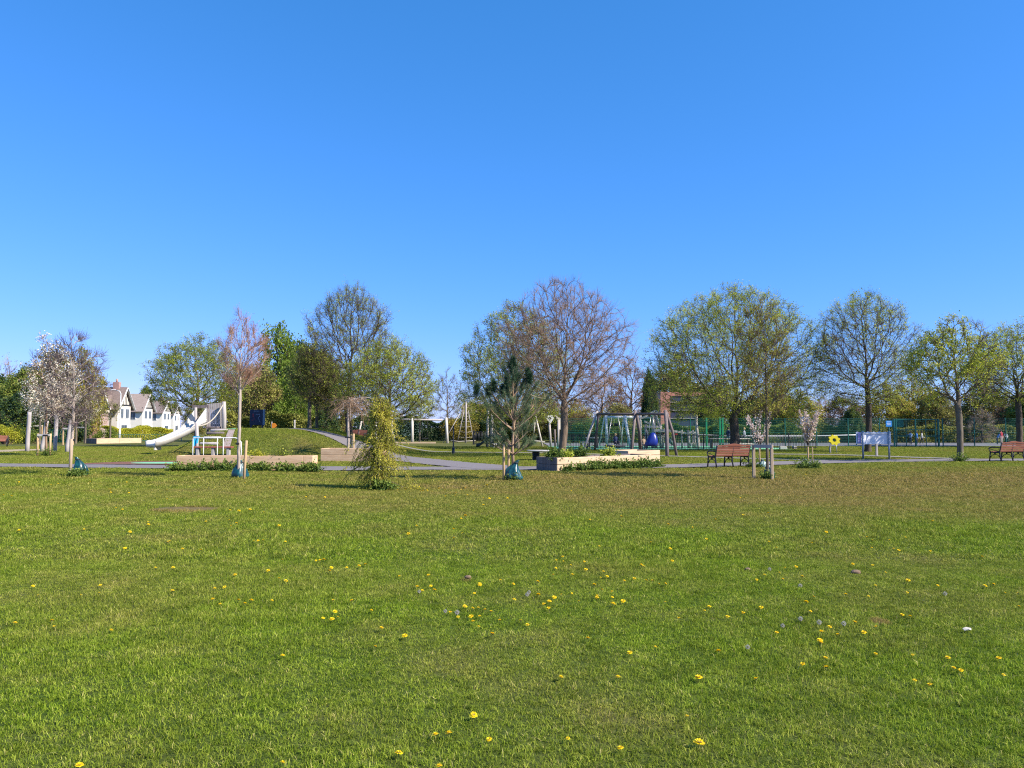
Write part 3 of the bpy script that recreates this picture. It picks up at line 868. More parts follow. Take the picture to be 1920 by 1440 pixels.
def weeping_conifer():
    rng = np.random.default_rng(77); b = on(713, 19.8)
    H = ZA(744, 19.8)
    root = empty("weeping_conifer", b, "yellow-green weeping conifer trained up a thin pole on the lawn", "tree")
    t = Bulk()
    stem = np.array([[-.12, 0, -.05], [-.10, 0, .4], [-.02, .02, .9], [.05, .02, 1.4], [.05, 0, 1.9], [.02, 0, H - .15], [-.01, 0, H]])
    add_poly(t, stem, .05, .02, 7)
    t.build("trunk", [BK_GREY], root, smooth=True)
    c = Bulk(); LC = []; LD = []
    for i in range(330):
        z = H * (rng.random() ** .75) * .97 + .05
        s = np.array([np.interp(z, stem[:, 2], stem[:, 0]), 0, z])
        a = rng.uniform(0, 2 * np.pi)
        low = z < 1.45
        out = (rng.uniform(.05, .17) if z > 1.6 else rng.uniform(.06, .22)) if not low else rng.uniform(.1, .36)
        if low and rng.random() < .10: out = rng.uniform(.5, .8); a = rng.choice([0.1, .5, -.3, 3.0, 3.4]) + rng.normal(0, .25)
        L = out * 1.5 + rng.uniform(.1, .45)
        d0 = np.array([math.cos(a), math.sin(a), rng.uniform(.1, .8)]); d0 /= np.linalg.norm(d0)
        pts = curve_branch(s, d0 * 1.0, L, -rng.uniform(1.6, 3.2), rng, 7, .10)
        pts[:, 2] = np.maximum(pts[:, 2], .03)
        add_poly(c, pts, .008, .003, 3)
        m = int(L * 120); k = rng.uniform(.15, 1, m) * (len(pts) - 1); i0 = np.minimum(k.astype(int), len(pts) - 2); f = (k - i0)[:, None]
        q = pts[i0] * (1 - f) + pts[i0 + 1] * f + rng.normal(0, .022, (m, 3)); LC.append(q); LD.append(nrm(pts[i0 + 1] - pts[i0]))
    LC = np.concatenate(LC); LD = np.concatenate(LD)
    V, Q = leaves_np(LC, .044, rng, .40, .6, D=LD * 1.2)
    rnd = np.clip(.55 + .25 * np.sin(LC[:, 2] * 7 + LC[:, 0] * 9) + rng.normal(0, .22, len(LC)), 0, 1)
    c.add(V, Q, 1, rnd)
    c.build("crown", [BK_WOOD, leaf_mat('conifer_yellow', [(0, (.10, .13, .02)), (.45, (.34, .33, .03)), (1, (.66, .58, .08))], .4)], root)
    mb = MB(); mb.tube([(.06, -.12, -.1), (.03, -.1, 1.0), (.03, -.08, 1.95)], .012, 6)
    tag(mb.build("plant_cane", M_STAKE, None, b), "thin pale cane supporting the weeping yellow conifer", "cane")

def pine():
    rng = np.random.default_rng(12); Y = 23.3; b = on(962, Y); H = ZA(672, Y)
    root = empty("pine_tree", b, "young pine with dark needle tufts beside two round stakes on the lawn", "tree")
    t = Bulk(); c = Bulk()
    stem = np.array([[0, 0, -.05], [.0, 0, .5], [-.02, 0, 1.0], [.01, 0, 1.5], [0, 0, 2.2], [-.02, 0, 3.0], [-.02, 0, H]])
    add_poly(t, stem, .055, .014, 8)
    tufts = []
    for z0, n, L, rise in ((.75, 6, .9, .35), (1.0, 6, .95, .5), (1.45, 8, 1.35, .6), (1.75, 7, 1.25, .8), (2.1, 6, 1.05, .9), (2.45, 5, .8, 1.2), (2.8, 5, .6, 1.5), (3.15, 4, .38, 2.0)):
        for k in range(n):
            a = 2 * math.pi * (k + rng.uniform(-.25, .25)) / n + z0
            l = L * rng.uniform(.75, 1.15); d0 = np.array([math.cos(a), math.sin(a), rise]); d0 /= np.linalg.norm(d0)
            p = curve_branch(stem_at(stem, z0 + rng.uniform(-.04, .04)), d0, l, .55, rng, 7, .05)
            add_poly(t, p, .022 if l > .6 else .014, .008, 5)
            tufts.append((p[-1], nrm(p[-1] - p[-2]), .19, 300, 1 if z0 > 1.9 else .35))
            for j in (3, 4, 5, 6):
                for _ in range(2 if l > .5 else 1):
                    dd = nrm(nrm(p[j] - p[j - 1]) + rng.normal(0, .6, 3) + np.array([0, 0, .35])); ll = l * rng.uniform(.2, .36)
                    q = curve_branch(p[j], dd, ll, .3, rng, 4, .05); add_poly(c, q, .009, .005, 3)
                    tufts.append((q[-1], nrm(q[-1] - q[-2]), .14, 105, .1 if z0 < 1.9 else .8))
                    tufts.append((q[2], nrm(q[-1] - q[-2]), .12, 60, .1))
    # the leader and the three dark bottle-brush tips
    for x, y, z in ((0, 0, H), (.02, 0, H - .22), (.06, .05, H - .45), (.45, .1, H - .35), (-.6, -.1, H - .75), (-.75, .1, H - .88), (-1.1, -.1, H - .86), (-.2, -.1, H - .82), (-.3, .1, H - .84), (.5, 0, H - .5)):
        tufts.append((np.array([x, y, z]), np.array([0, 0, .9]), .27, 1300, 1.1))
    C = []; D = []; S = []; RN = []
    for p, d, s, n, dk in tufts:
        m = int(n)
        back = rng.random(m)[:, None] * s * 1.2
        C.append(p - d * back + rng.normal(0, .006, (m, 3))); D.append(np.repeat(d[None], m, 0)); S.append(np.full(m, s * .5))
        RN.append(np.clip(rng.normal(.75 - .5 * dk, .2, m), 0, 1))
    C = np.concatenate(C); D = np.concatenate(D); S = np.concatenate(S); RN = np.concatenate(RN)
    V, Q = leaves_np(C, S, rng, .045, 0, D=D * .5); c.add(V, Q, 1, RN)
    t.build("trunk", [bark("bark_pine", (.36, .25, .16), (.22, .15, .10))], root, smooth=True)
    c.build("crown", [mat("pine_twig", (.30, .21, .12), (.2, .14, .08)), LF_PINE], root)
def stem_at(stem, z): return np.array([np.interp(z, stem[:, 2], stem[:, k]) for k in (0, 1)] + [z])

def weeping_cherry():
    rng = np.random.default_rng(9); b = on(652, 38.3); H = ZA(752, 38.3) - b.z
    root = empty("weeping_tree", b, "bare weeping sapling with pale trunk and drooping purple-brown branches at the path edge", "tree")
    t = Bulk(); stem = np.array([[0, 0, -.05], [.02, 0, .8], [0, 0, 1.5], [-.01, 0, H]]); add_poly(t, stem, .075, .06, 8)
    c = Bulk(); LC = []
    for i in range(34):
        a = rng.uniform(0, 2 * math.pi); L = rng.uniform(.8, 1.8)
        d0 = np.array([math.cos(a), math.sin(a) * .8, rng.uniform(.35, 1.2)]); d0 /= np.linalg.norm(d0)
        p = curve_branch(stem_at(stem, H - rng.uniform(0, .35)), d0, L, -rng.uniform(1.2, 2.4), rng, 8, .1)
        add_poly(t if i < 14 else c, p, .03 if i < 14 else .012, .006, 4)
        for j in range(2, 8):
            for _ in range(2):
                q = curve_branch(p[j], nrm(p[j] - p[j - 1] + rng.normal(0, .5, 3)), rng.uniform(.25, .6), -1.2, rng, 4, .1); add_poly(c, q, .006, .003, 3); LC.append(q[1:])
    LC = np.concatenate(LC); LC = LC[rng.integers(0, len(LC), 2600)] + rng.normal(0, .03, (2600, 3))
    V, Q = leaves_np(LC, .045, rng, .5, .3); c.add(V, Q, 1, rng.random(len(LC)))
    t.build("trunk", [BK_PALE], root, smooth=True); c.build("crown", [BK_TWIGRED, LF_BRONZE], root)

M_STAKE = mat("stake_wood", (.55, .38, .20), (.40, .26, .13), scale=6, rough=.85, bump=.3, stretch=(2, 2, .3))
M_STAKE2 = mat("stake_wood_grey", (.45, .33, .22), (.32, .24, .16), scale=6, rough=.85, bump=.3, stretch=(2, 2, .3))
M_RUBBERTIE = mat("black_rubber", (.02, .02, .022), rough=.6)

def blossom_sapling(name, loc, stems, H, label, seed, leaf, n=900, spread=.45, ls=.05, young=None):
    """several upright wands packed with blossom"""
    rng = np.random.default_rng(seed); root = empty(name, loc, label, "tree")
    t = Bulk(); c = Bulk()
    add_poly(t, np.array([[0, 0, -.05], [.01, 0, .4], [0, 0, H * .42]]), .028, .022, 7)
    C = []
    for k in range(stems):
        a = 2 * math.pi * k / stems + rng.uniform(-.3, .3); sp = spread * rng.uniform(.5, 1.2)
        z0 = H * rng.uniform(.32, .46); L = (H - z0) * rng.uniform(.7, 1.02)
        d0 = nrm(np.array([math.cos(a) * sp, math.sin(a) * sp, 1.0 * rng.uniform(.5, 1)]))
        p = curve_branch([0, 0, z0], d0, L, .7, rng, 8, .05); add_poly(t, p, .014, .005, 5)
        for j in range(2, 9):
            m = int(n / stems / 7); C.append(p[j] + rng.normal(0, .03, (m, 3)) + np.array([0, 0, 1]) * rng.uniform(-.06, .06, (m, 1)))
            if rng.random() < .22:
                q = curve_branch(p[j], nrm(nrm(p[j] - p[j - 1]) + rng.normal(0, .6, 3)), L * .22, .3, rng, 4, .05); add_poly(c, q, .006, .003, 3); C.append(np.repeat(q, 8, 0) + rng.normal(0, .03, (len(q) * 8, 3)))
    C = np.concatenate(C); V, Q = leaves_np(C, ls, rng, .9, 0); c.add(V, Q, 1, rng.random(len(C)))
    if young is not None:
        C2 = C[rng.integers(0, len(C), len(C) // 3)] + rng.normal(0, .06, (len(C) // 3, 3)); V, Q = leaves_np(C2, ls, rng, .6, 0); c.add(V, Q, 2, rng.random(len(C2)))
    t.build("trunk", [BK_DARK], root, smooth=True); c.build("crown", [BK_TWIGRED, leaf] + ([young] if young else []), root)

def saplings():
    def P(px, Y, top, low, hw):
        b = on(px, Y); return b, ZA(low, Y) - b.z, ZA(top, Y) - b.z, hw / F * Y
    b, z0, z1, r = P(131, 25.2, 618, 800, 54)
    tree("sapling", b, prof_ball(z0, z1, r, .5, .8, .4), z0 * 1.15, .045, 420, .2, LF_BRONZE, 700, .028,
         "almost bare pale-barked sapling behind the leftmost stake with a teal bag", bk=BK_PALE, twig=mat("twig_purple", (.15, .10, .095), (.09, .06, .06)), seed=31, up=.6, leader=.75, twigs=5, twig_len=.36, twig_r=.0048, pw=.75, tip=.006, jitter=.1, flare=1.1)
    b, z0, z1, r = P(87, 42.5, 634, 778, 42)
    tree("cherry_tree", b, prof_ball(z0, z1, r, .5, .7, .4), z0 * 1.02, .06, 330, .24, LF_BLOSSOM, 8500, .08,
         "young cherry covered in cream and pink blossom between two timber stakes", bk=BK_TWIGRED, seed=32, up=.5, leader=.6, twigs=4, twig_len=.38, twig_r=.005, pw=.7, leaf2=LF_BRONZE, leaf2_share=.12, cluster=.07, clumpy=.6)
    b, z0, z1, r = P(447, 24.2, 592, 760, 48)
    tree("sapling", b, prof_ball(z0 * 1.02, z1, r * .92, .10, .95, .48), z0 * .9, .052, 560, .16, LF_RUST, 5200, .026,
         "vase-shaped sapling with rusty buds and pale forked limbs in front of the left raised bed", bk=BK_PALE, twig=mat("twig_warm", (.50, .30, .20), (.34, .20, .13)), seed=35, up=.9, leader=.75, twigs=4, twig_len=.3, twig_r=.0035, pw=.62, tip=.004, inertia=1.2, jitter=.06, flare=1.1, clumpy=.3, tw_up=.9, outw_w=.1)
    b, z0, z1, r = P(1439, 23.8, 558, 800, 52)
    tree("sapling", b, prof_ball(z0, z1, r, .45, .7, .42), z0 * 1.0, .045, 520, .18, LF_GOLD, 12000, .042,
         "slim golden-leaved sapling rising inside the two-post wooden guard by the bench", bk=BK_GREY, seed=34, up=.9, leader=.75, tw_up=.8, outw_w=.15, twigs=4, twig_len=.32, twig_r=.0035, pw=.7, tip=.004, inertia=.8, flare=1.1, leaf2=LF_LIME, leaf2_share=.45)
    blossom_sapling("blossom_tree", on(1424, 30.8), 7, ZA(766, 30.8), "little pink-blossomed tree with upright wands behind the wooden guard", 41, LF_PINK, 900, .5, .045)
    blossom_sapling("blossom_tree", on(1516, 30.4), 8, ZA(764, 30.4), "little pink-blossomed tree with young green leaves beside a green watering bag", 42, LF_PINK, 1500, .42, .05, LF_OLIVE)
    weeping_conifer(); pine(); weeping_cherry()
    # small trees in the left and middle distance
    def small(px, Y, top, low, hw, lf, label, seed, n=5000, bk=BK_GREY, **k):
        b, z0, z1, r = P(px, Y, top, low, hw)
        a = dict(up=.35, leader=.5, twigs=3, twig_len=.4, twig_r=.006, pw=.6); a.update(k)
        return tree("young_tree", b, prof_ball(z0, z1, r, .5, .7, .42), z0 * .9, .09, 300, .3, lf, n, .08, label, bk=bk, seed=seed, **a)
    small(206, 77, 752, 785, 17, LF_OLIVE, "small olive-leaved tree growing in the far left timber bed", 51, 1500)
    small(160, 74, 735, 790, 22, LF_BLOSSOM, "small cream-flowered tree inside the far tree guard by the brick garage", 52, 2500, leaf2=LF_OLIVE, leaf2_share=.5)
    small(142, 73, 730, 795, 18, LF_BRONZE, "small brown-budded tree inside the nearer tree guard by the brick garage", 53, 1600)
    small(74, 70, 735, 790, 16, LF_BLOSSOM, "small flowering tree in the timber frame behind the grey play posts", 54, 2400, leaf2=LF_BRONZE, leaf2_share=.4)
    small(787, 80, 742, 792, 34, LF_YELLOW, "small yellow-green tree with straight pale trunk behind the long timber swing", 55, 5200, leaf2=LF_OLIVE, leaf2_share=.5)
    small(838, 78, 692, 790, 30, LF_OLIVE, "thin nearly bare tree beside the right post of the long timber swing", 56, 1500, twigs=5)
    small(873, 84, 742, 790, 20, LF_YELLOW, "yellow-green bushy little tree behind the rope climbing frame", 57, 3000)
    small(697, 78, 760, 802, 12, LF_BRIGHT, "tiny bright green tree beside the distant brown bench", 58, 1200)
saplings()

# ------------------------------------------------------------------ background trees
def background():
    defs = {}
    def proto(kind):
        rngs = dict(
            dense=dict(leaf=LF_GREEN, n=30000, ls=.26, leaf2=LF_OLIVE), bright=dict(leaf=LF_BRIGHT, n=26000, ls=.26, leaf2=LF_GREEN),
            gold=dict(leaf=LF_GOLD, n=17000, ls=.24, leaf2=LF_LIME), olive=dict(leaf=LF_OLIVE, n=20000, ls=.24, leaf2=LF_BRONZE),
            bare=dict(leaf=LF_BRONZE, n=2500, ls=.14, leaf2=None), red=dict(leaf=LF_RUST, n=6000, ls=.15, leaf2=LF_GOLD),
            dark=dict(leaf=LF_DARK, n=32000, ls=.28, leaf2=LF_GREEN), purple=dict(leaf=LF_BRONZE, n=16000, ls=.2, leaf2=None))
        a = rngs[kind]; H = 10.0
        tall = kind in ("dark", "bright")
        pr = prof_ball(.9, H, 3.6, .75, .75, .35) if not tall else [(.5, 3.2), (2, 3.6), (4, 3.4), (6, 2.9), (8, 2.0), (9.3, 1.1), (10, .3)]
        return tree("background_tree", (0, 0, -200), pr, 1.6, .28, 420, .6, a["leaf"], a["n"], a["ls"], "x", bk=BK_DARK if kind != "red" else BK_RED,
                    twig=BK_TWIGRED if kind == "red" else (BK_TWIGPALE if kind == "bare" else BK_WOOD), seed=hash_(kind), up=.25, leader=.5, twigs=5 if kind in ("bare", "red") else 3, twig_len=1.0, twig_r=.014, tip=.014,
                    leaf2=a["leaf2"], leaf2_share=.3, cluster=.22, clumpy=.25)
    def hash_(s): return sum(ord(c) * (i + 3) for i, c in enumerate(s))
    used = {}
    # px, distance, top py, half width px, kind, label
    L = [
     (-20, 88, 700, 45, "dark", "dark evergreen at the far left edge of the frame"),
     (8, 96, 676, 40, "bare", "pale bare tree top showing above the dark evergreens at the far left"),
     (45, 84, 690, 42, "dense", "green bushy tree behind the shorter left timber post"),
     (28, 76, 742, 40, "dark", "low dark tree under the bare crown at the far left"),
     (95, 86, 655, 40, "olive", "olive tree behind the blossoming cherry crown"),
     (150, 90, 660, 36, "gold", "yellow-brown tree between the bare sapling and the half-timbered houses"),
     (115, 80, 735, 40, "dark", "dark shrubby tree behind the tallest grey play post"),
     (272, 170, 724, 16, "dense", "green tree top peeping over the second house roof"),
     (366, 118, 752, 22, "olive", "low olive tree at the right end of the house row"),
     (312, 190, 745, 20, "bare", "bare brown treetop over the last house roofs"),
     (452, 82, 690, 40, "olive", "olive tree filling the gap behind the rusty-budded sapling"),
     (520, 84, 620, 48, "bright", "bright green pointed tree, tallest of the group behind the black board"),
     (560, 88, 642, 46, "dense", "mid green tree just right of the bright pointed one"),
     (486, 74, 690, 40, "olive", "low brown-green tree directly behind the black board"),
     (552, 72, 715, 34, "bright", "low bright green tree left of the forked slim trunks"),
     (618, 76, 672, 42, "olive", "dull olive tree between the slim pair and the tall oval tree"),
     (612, 66, 764, 24, "dark", "blackish evergreen bush-tree at the crest of the mound path"),
     (900, 92, 748, 34, "gold", "golden low tree left of the pine"),
     (945, 86, 758, 34, "dense", "green tree behind the pine and its stakes"),
     (1010, 84, 742, 40, "olive", "olive tree behind the white diamond panels"),
     (1075, 82, 752, 34, "gold", "yellow-green tree just right of the bare reddish trunk"),
     (1088, 78, 775, 32, "purple", "low dark purple-brown tree behind the left leg of the big swing"),
     (1130, 92, 690, 46, "red", "reddish twiggy tree above the metal swings"),
     (1185, 88, 672, 46, "red", "reddish twiggy tree left of the brick flats"),
     (1160, 78, 758, 34, "olive", "low olive tree behind the metal swings"),
     (1219, 84, 700, 15, "dark", "ivy-dark tree touching the left side of the brick flats"),
     (1270, 128, 686, 56, "olive", "olive tree whose crown rises behind the brick flats"),
     (1330, 84, 738, 22, "dark", "dark tree hiding the right side of the brick flats"),
     (1350, 96, 715, 40, "olive", "olive tree left of the largest tree's trunk"),
     (1412, 88, 745, 36, "dark", "dark tree right of the largest tree's trunk"),
     (1452, 90, 722, 40, "gold", "golden tree behind the wooden-guarded sapling"),
     (1500, 86, 735, 38, "gold", "yellow tree behind the white sign on a pole"),
     (1543, 94, 742, 34, "red", "orange-brown tree between the sign on a pole and the purple tree"),
     (1580, 86, 742, 38, "purple", "dark purple-brown tree left of the open-crowned tree's trunk"),
     (1598, 76, 768, 20, "dark", "narrow dark evergreen above the tennis net's right end"),
     (1665, 88, 725, 42, "gold", "golden tree behind the white notice board"),
     (1715, 90, 715, 42, "gold", "golden tree above the green goal cage"),
     (1757, 84, 732, 34, "olive", "olive tree between the goal cage and the cream house"),
     (1850, 90, 722, 44, "olive", "olive tree right of the cream house"),
     (1842, 76, 765, 26, "bare", "bare brown shrubby tree in front of the cream house's roof"),
     (1905, 84, 745, 40, "purple", "brown twiggy tree near the right edge behind the court"),
     (1960, 80, 720, 50, "dense", "green tree cut by the right edge behind the court"),
    ]
    rg = random.Random(3)
    for px, Y, top, hw, kind, label in L:
        if kind not in used:
            o = proto(kind); used[kind] = o
        else: o = copy_tree(used[kind])
        b = on(px, Y); H = ZA(top, Y) - b.z
        o.location = b - Vector((0, 0, .1)); o.scale = (hw / F * Y / 3.5,) * 2 + (H / 9.9,)
        o.rotation_euler = (0, 0, rg.uniform(0, 6.28)); o["label"] = label
        if "group" not in o: o["group"] = "background trees round the park"
background()
def hedges():
    hedge("hedge", (XA(196, 88), 88), (XA(318, 96), 96), 1.4, 1.45, 26000, LF_YELLOW, .13, "bright yellow-green clipped hedge in front of the half-timbered houses", 2)
    hedge("hedge", (XA(596, 84), 84), (XA(905, 88), 88), 1.5, 2.35, 42000, LF_DARK, .16, "long dark green hedge behind the timber swing and the distant bench", 3)
    hedge("hedge", (XA(870, 92), 92), (XA(1120, 92), 92), 1.6, 2.6, 22000, LF_GREEN, .17, "mid green hedge behind the pine and the play tower", 6)
    hedge("hedge", (XA(1080, 77), 77), (XA(1500, 77), 77), 1.4, 1.65, 34000, LF_GREEN, .17, "green hedge along the far side of the playground below the brick flats", 4)
    hedge("hedge", (XA(1490, 77.5), 77.5), (XA(1960, 77.5), 77.5), 1.4, 1.6, 34000, LF_OLIVE, .17, "olive hedge along the far side of the ball court", 5)
    hedge("hedge", (XA(-60, 80), 80), (XA(140, 80), 80), 1.6, 2.2, 20000, LF_DARK, .16, "dark hedge behind the grey play posts at the left", 7)
    hedge("hedge", (XA(425, 72), 72), (XA(600, 70), 70), 1.6, 2.6, 20000, LF_OLIVE, .15, "brown-green hedge on the skyline behind the black board", 8)
    leafcloud("bush", on(14, 70), (2.4, 1.6, 2.0), 5000, LF_YELLOW, .1, "bright lime bush at the far left beside the dark hedge", "bush", 5)
    leafcloud("bush", on(50, 72), (2.6, 1.6, 1.3), 4000, LF_GREEN, .1, "low green bush behind the left grey play post", "bush", 6)
    leafcloud("bush", on(196, 80), (2.4, 1.6, 1.5), 4000, LF_GREEN, .1, "round green bush left of the small tree in the far timber bed", "bush", 7)
    leafcloud("bush", on(858, 80), (3.6, 1.6, 2.7), 6000, LF_GOLD, .12, "golden bush beside the rope climbing frame", "bush", 8)
    leafcloud("bush", on(1120, 76), (5, 2, 2.6), 6000, LF_GREEN, .14, "green bush behind the metal swings", "bush", 9)
hedges()
# ------------------------------------------------------------------ materials for made things
def wood_mat(name, c1, c2, knots=True, grain=(1, 1, 1), scale=3.0, rough=.75):
    """sawn board: long grain streaks and a few knots"""
    m, nt, b = new_mat(name); L = nt.links; N = nt.nodes
    tc = N.new("ShaderNodeTexCoord"); mp = N.new("ShaderNodeMapping"); mp.inputs["Scale"].default_value = grain
    L.new(tc.outputs["Object"], mp.inputs[0])
    nz = N.new("ShaderNodeTexNoise"); nz.inputs["Scale"].default_value = scale; nz.inputs["Detail"].default_value = 6; nz.inputs["Roughness"].default_value = .65
    L.new(mp.outputs[0], nz.inputs[0])
    rp = N.new("ShaderNodeValToRGB"); e = rp.color_ramp.elements
    e[0].position = .3; e[0].color = (*c2, 1); e[1].position = .62; e[1].color = (*c1, 1)
    L.new(nz.outputs[0], rp.inputs[0]); out = rp.outputs[0]
    if knots:
        vo = N.new("ShaderNodeTexVoronoi"); vo.inputs["Scale"].default_value = 3.3
        L.new(tc.outputs["Object"], vo.inputs[0])
        mr_ = N.new("ShaderNodeMapRange"); mr_.inputs[1].default_value = .05; mr_.inputs[2].default_value = .13; mr_.inputs[3].default_value = .8; mr_.inputs[4].default_value = 0
        L.new(vo.outputs["Distance"], mr_.inputs[0])
        mx = N.new("ShaderNodeMix"); mx.data_type = 'RGBA'; L.new(mr_.outputs[0], mx.inputs[0]); L.new(out, mx.inputs[6])
        mx.inputs[7].default_value = (c2[0] * .35, c2[1] * .28, c2[2] * .25, 1); out = mx.outputs[2]
    L.new(out, b.inputs["Base Color"]); b.inputs["Roughness"].default_value = rough; b.inputs["Specular IOR Level"].default_value = .25
    bp = N.new("ShaderNodeBump"); bp.inputs["Strength"].default_value = .3; bp.inputs["Distance"].default_value = .01
    L.new(nz.outputs[0], bp.inputs["Height"]); L.new(bp.outputs[0], b.inputs["Normal"])
    return m
W_NEW = wood_mat("new_pine_board", (.62, .46, .30), (.46, .32, .19), grain=(.5, .5, 6))
W_BED = wood_mat("weathered_board", (.74, .50, .30), (.55, .34, .19), grain=(.5, .5, 6))
W_GREY = wood_mat("silver_timber", (.44, .39, .36), (.30, .26, .24), knots=False, grain=(4, 4, .4))
W_GREYD = wood_mat("dark_timber", (.20, .16, .15), (.11, .085, .08), knots=False, grain=(4, 4, .4))
W_PALE = wood_mat("bleached_timber", (.62, .57, .50), (.46, .41, .35), knots=False, grain=(4, 4, .4))
W_BENCH = wood_mat("brown_slat", (.29, .11, .07), (.20, .07, .045), knots=False, grain=(.4, 4, 4), rough=.55)
M_IRON = mat("black_iron", (.016, .017, .022), rough=.45, spec=.5)
M_STEEL = mat("brushed_steel", (.62, .60, .57), (.5, .48, .46), scale=14, rough=.35, metal=.6)
M_SLIDE = mat("pale_slide_shell", (.60, .56, .50), (.50, .46, .41), scale=2, rough=.4, spec=.5)
M_TEAL = mat("teal_bag", (.012, .10, .11), (.002, .018, .026), scale=9, rough=.32, spec=.6)  # near-black mottling paints in the shade of creases
M_TEALP = mat("pale_teal_bag", (.22, .32, .29), (.08, .15, .14), scale=6, rough=.4, spec=.5)
M_GREENF = mat("green_fence_paint", (.008, .12, .095), (.006, .09, .075), scale=3, rough=.45)
M_WHITE = mat("white_paint", (.78, .77, .74), (.68, .67, .65), scale=4, rough=.6)
M_SOIL = mat("dark_soil", (.07, .048, .03), (.035, .025, .017), scale=18, rough=1, bump=.8)
M_CYAN = mat("cyan_cloth", (.03, .42, .68), (.02, .30, .52), scale=6, rough=.8)
M_NAVY = mat("navy_panel", (.012, .022, .055), rough=.4)
M_BLUE = mat("blue_plastic", (.010, .028, .24), (.008, .02, .17), scale=3, rough=.35, spec=.5)
M_YEL = mat("yellow_plastic", (.78, .66, .02), (.66, .52, .015), scale=5, rough=.45)
M_RED = mat("red_plastic", (.50, .03, .025), rough=.5)
M_ORANGE = mat("orange_sign", (.75, .25, .02), rough=.6)
M_SKYB = mat("blue_sign", (.02, .25, .68), rough=.5)
M_ROPE = mat("rope", (.50, .44, .34), (.36, .31, .24), scale=30, rough=.95)
M_BLACKROPE = mat("dark_rope", (.05, .05, .06), rough=.9)
M_REDWOOD = mat("red_stained_board", (.34, .10, .07), (.25, .07, .05), scale=8, rough=.7)
M_CONC = mat("concrete", (.42, .40, .38), (.32, .30, .29), scale=10, rough=.9)

def one(name, mb, mats, loc, label, cat, group=None, rz=None, kind=None):
    return tag(mb.build(name, mats, None, loc, rz), label, cat, group, kind)

# ------------------------------------------------------------------ grey play posts, stakes, bags
def posts():
    for px0, px1, top, Y, r, lab in ((51, 53, 772, 49.2, .125, "straight grey timber play post, leftmost of four in a row"),
                               (78, 86, 789, 49.0, .12, "leaning grey timber play post, short, behind the stakes of the blossoming cherry"),
                               (102.5, 104.5, 758, 49.4, .12, "tallest grey timber play post, right of the cherry stakes"),
                               (125, 131, 787, 48.8, .115, "leaning grey timber play post partly behind the stake with the teal bag")):
        b = on(px0, Y); H = ZA(top, Y); dx = (px1 - px0) / F * Y
        mb = MB(); rg = random.Random(px0)
        pts = [(dx * t + rg.uniform(-.012, .012), 0, H * t - (.25 if t == 0 else 0)) for t in (0, .2, .45, .7, .9, 1)]
        mb.tube(pts, [r * 1.04, r, r * .97, r, r * .96, r * .9], 12)
        root = empty("timber_post", b, lab, "post", 0, "grey timber play posts in the grass")
        mb.build("shaft", [W_GREY], root)
        k = MB(); k.tube([(dx * .62 + r * .7, -.02, H * .62), (dx * .62 + r * 1.7, -.02, H * .62)], .022, 8); k.build("peg", [M_STEEL], root)
def stake(px, Y, top, r=.032, lab="", lean=0, m=None):
    b = on(px, Y); H = ZA(top, Y) - b.z; mb = MB()
    mb.tube([(0, 0, -.2), (lean * .5, 0, H * .5), (lean, 0, H - .01), (lean, 0, H)], [r, r, r * .98, r * .8], 10)
    return one("tree_stake", mb, [m or M_STAKE], b, lab, "stake")
def bag(px, Y, top, w, lab, m=None, lean=.15, seed=0, flat=.75):
    """slumped watering bag gathered at the neck, resting on the grass"""
    b = on(px, Y); H = ZA(top, Y) - b.z; R = w / F * Y / 2; rg = random.Random(seed)
    ph = [rg.uniform(0, 6.28) for _ in range(4)]; n = 26; vs = []; zs = [0, .04, .14, .3, .48, .64, .78, .9, 1.0, 1.04]
    rs = [.82, 1.0, 1.06, 1.0, .86, .66, .44, .26, .17, .2]
    for i, (z, r) in enumerate(zip(zs, rs)):
        for k in range(n):
            a = 2 * math.pi * k / n
            f = 1 + .10 * math.sin(3 * a + ph[0] + z * 2) + .13 * math.sin(7 * a + ph[1] - z * 3) * (z > .05) + .05 * math.sin(11 * a + ph[2])
            x = math.cos(a) * R * r * f + lean * H * (.5 * math.sin(z * 3.0) - z * .35); y = math.sin(a) * R * r * f * flat
            vs.append((x, y, max(-.01, H * z)))
    fs = [(i * n + k, i * n + (k + 1) % n, (i + 1) * n + (k + 1) % n, (i + 1) * n + k) for i in range(len(zs) - 1) for k in range(n)]
    fs += [tuple(reversed(range(n))), tuple(range((len(zs) - 1) * n, len(zs) * n))]
    root = empty("watering_bag", b, lab, "watering bag", 0, "watering bags slumped round the sapling stems")
    MB().add(vs, fs, 0, True).build("bag_body", [m or M_TEAL], root)
    s = MB(); zc = H * .9; xc = lean * H * (.5 * math.sin(2.7) - .315)
    s.tube([(xc + math.cos(t * .7) * R * .34, math.sin(t * .7) * R * .3, zc) for t in range(10)], .012, 6); s.build("strap", [M_RUBBERTIE], root)
def rubber_tie(px, py, Y, w, lab):
    p = at(px, py, Y); mb = MB(); mb.box((0, 0, 0), (w, .05, .07), bevel=.01)
    return one("tree_tie", mb, [M_RUBBERTIE], p, lab, "tree tie")
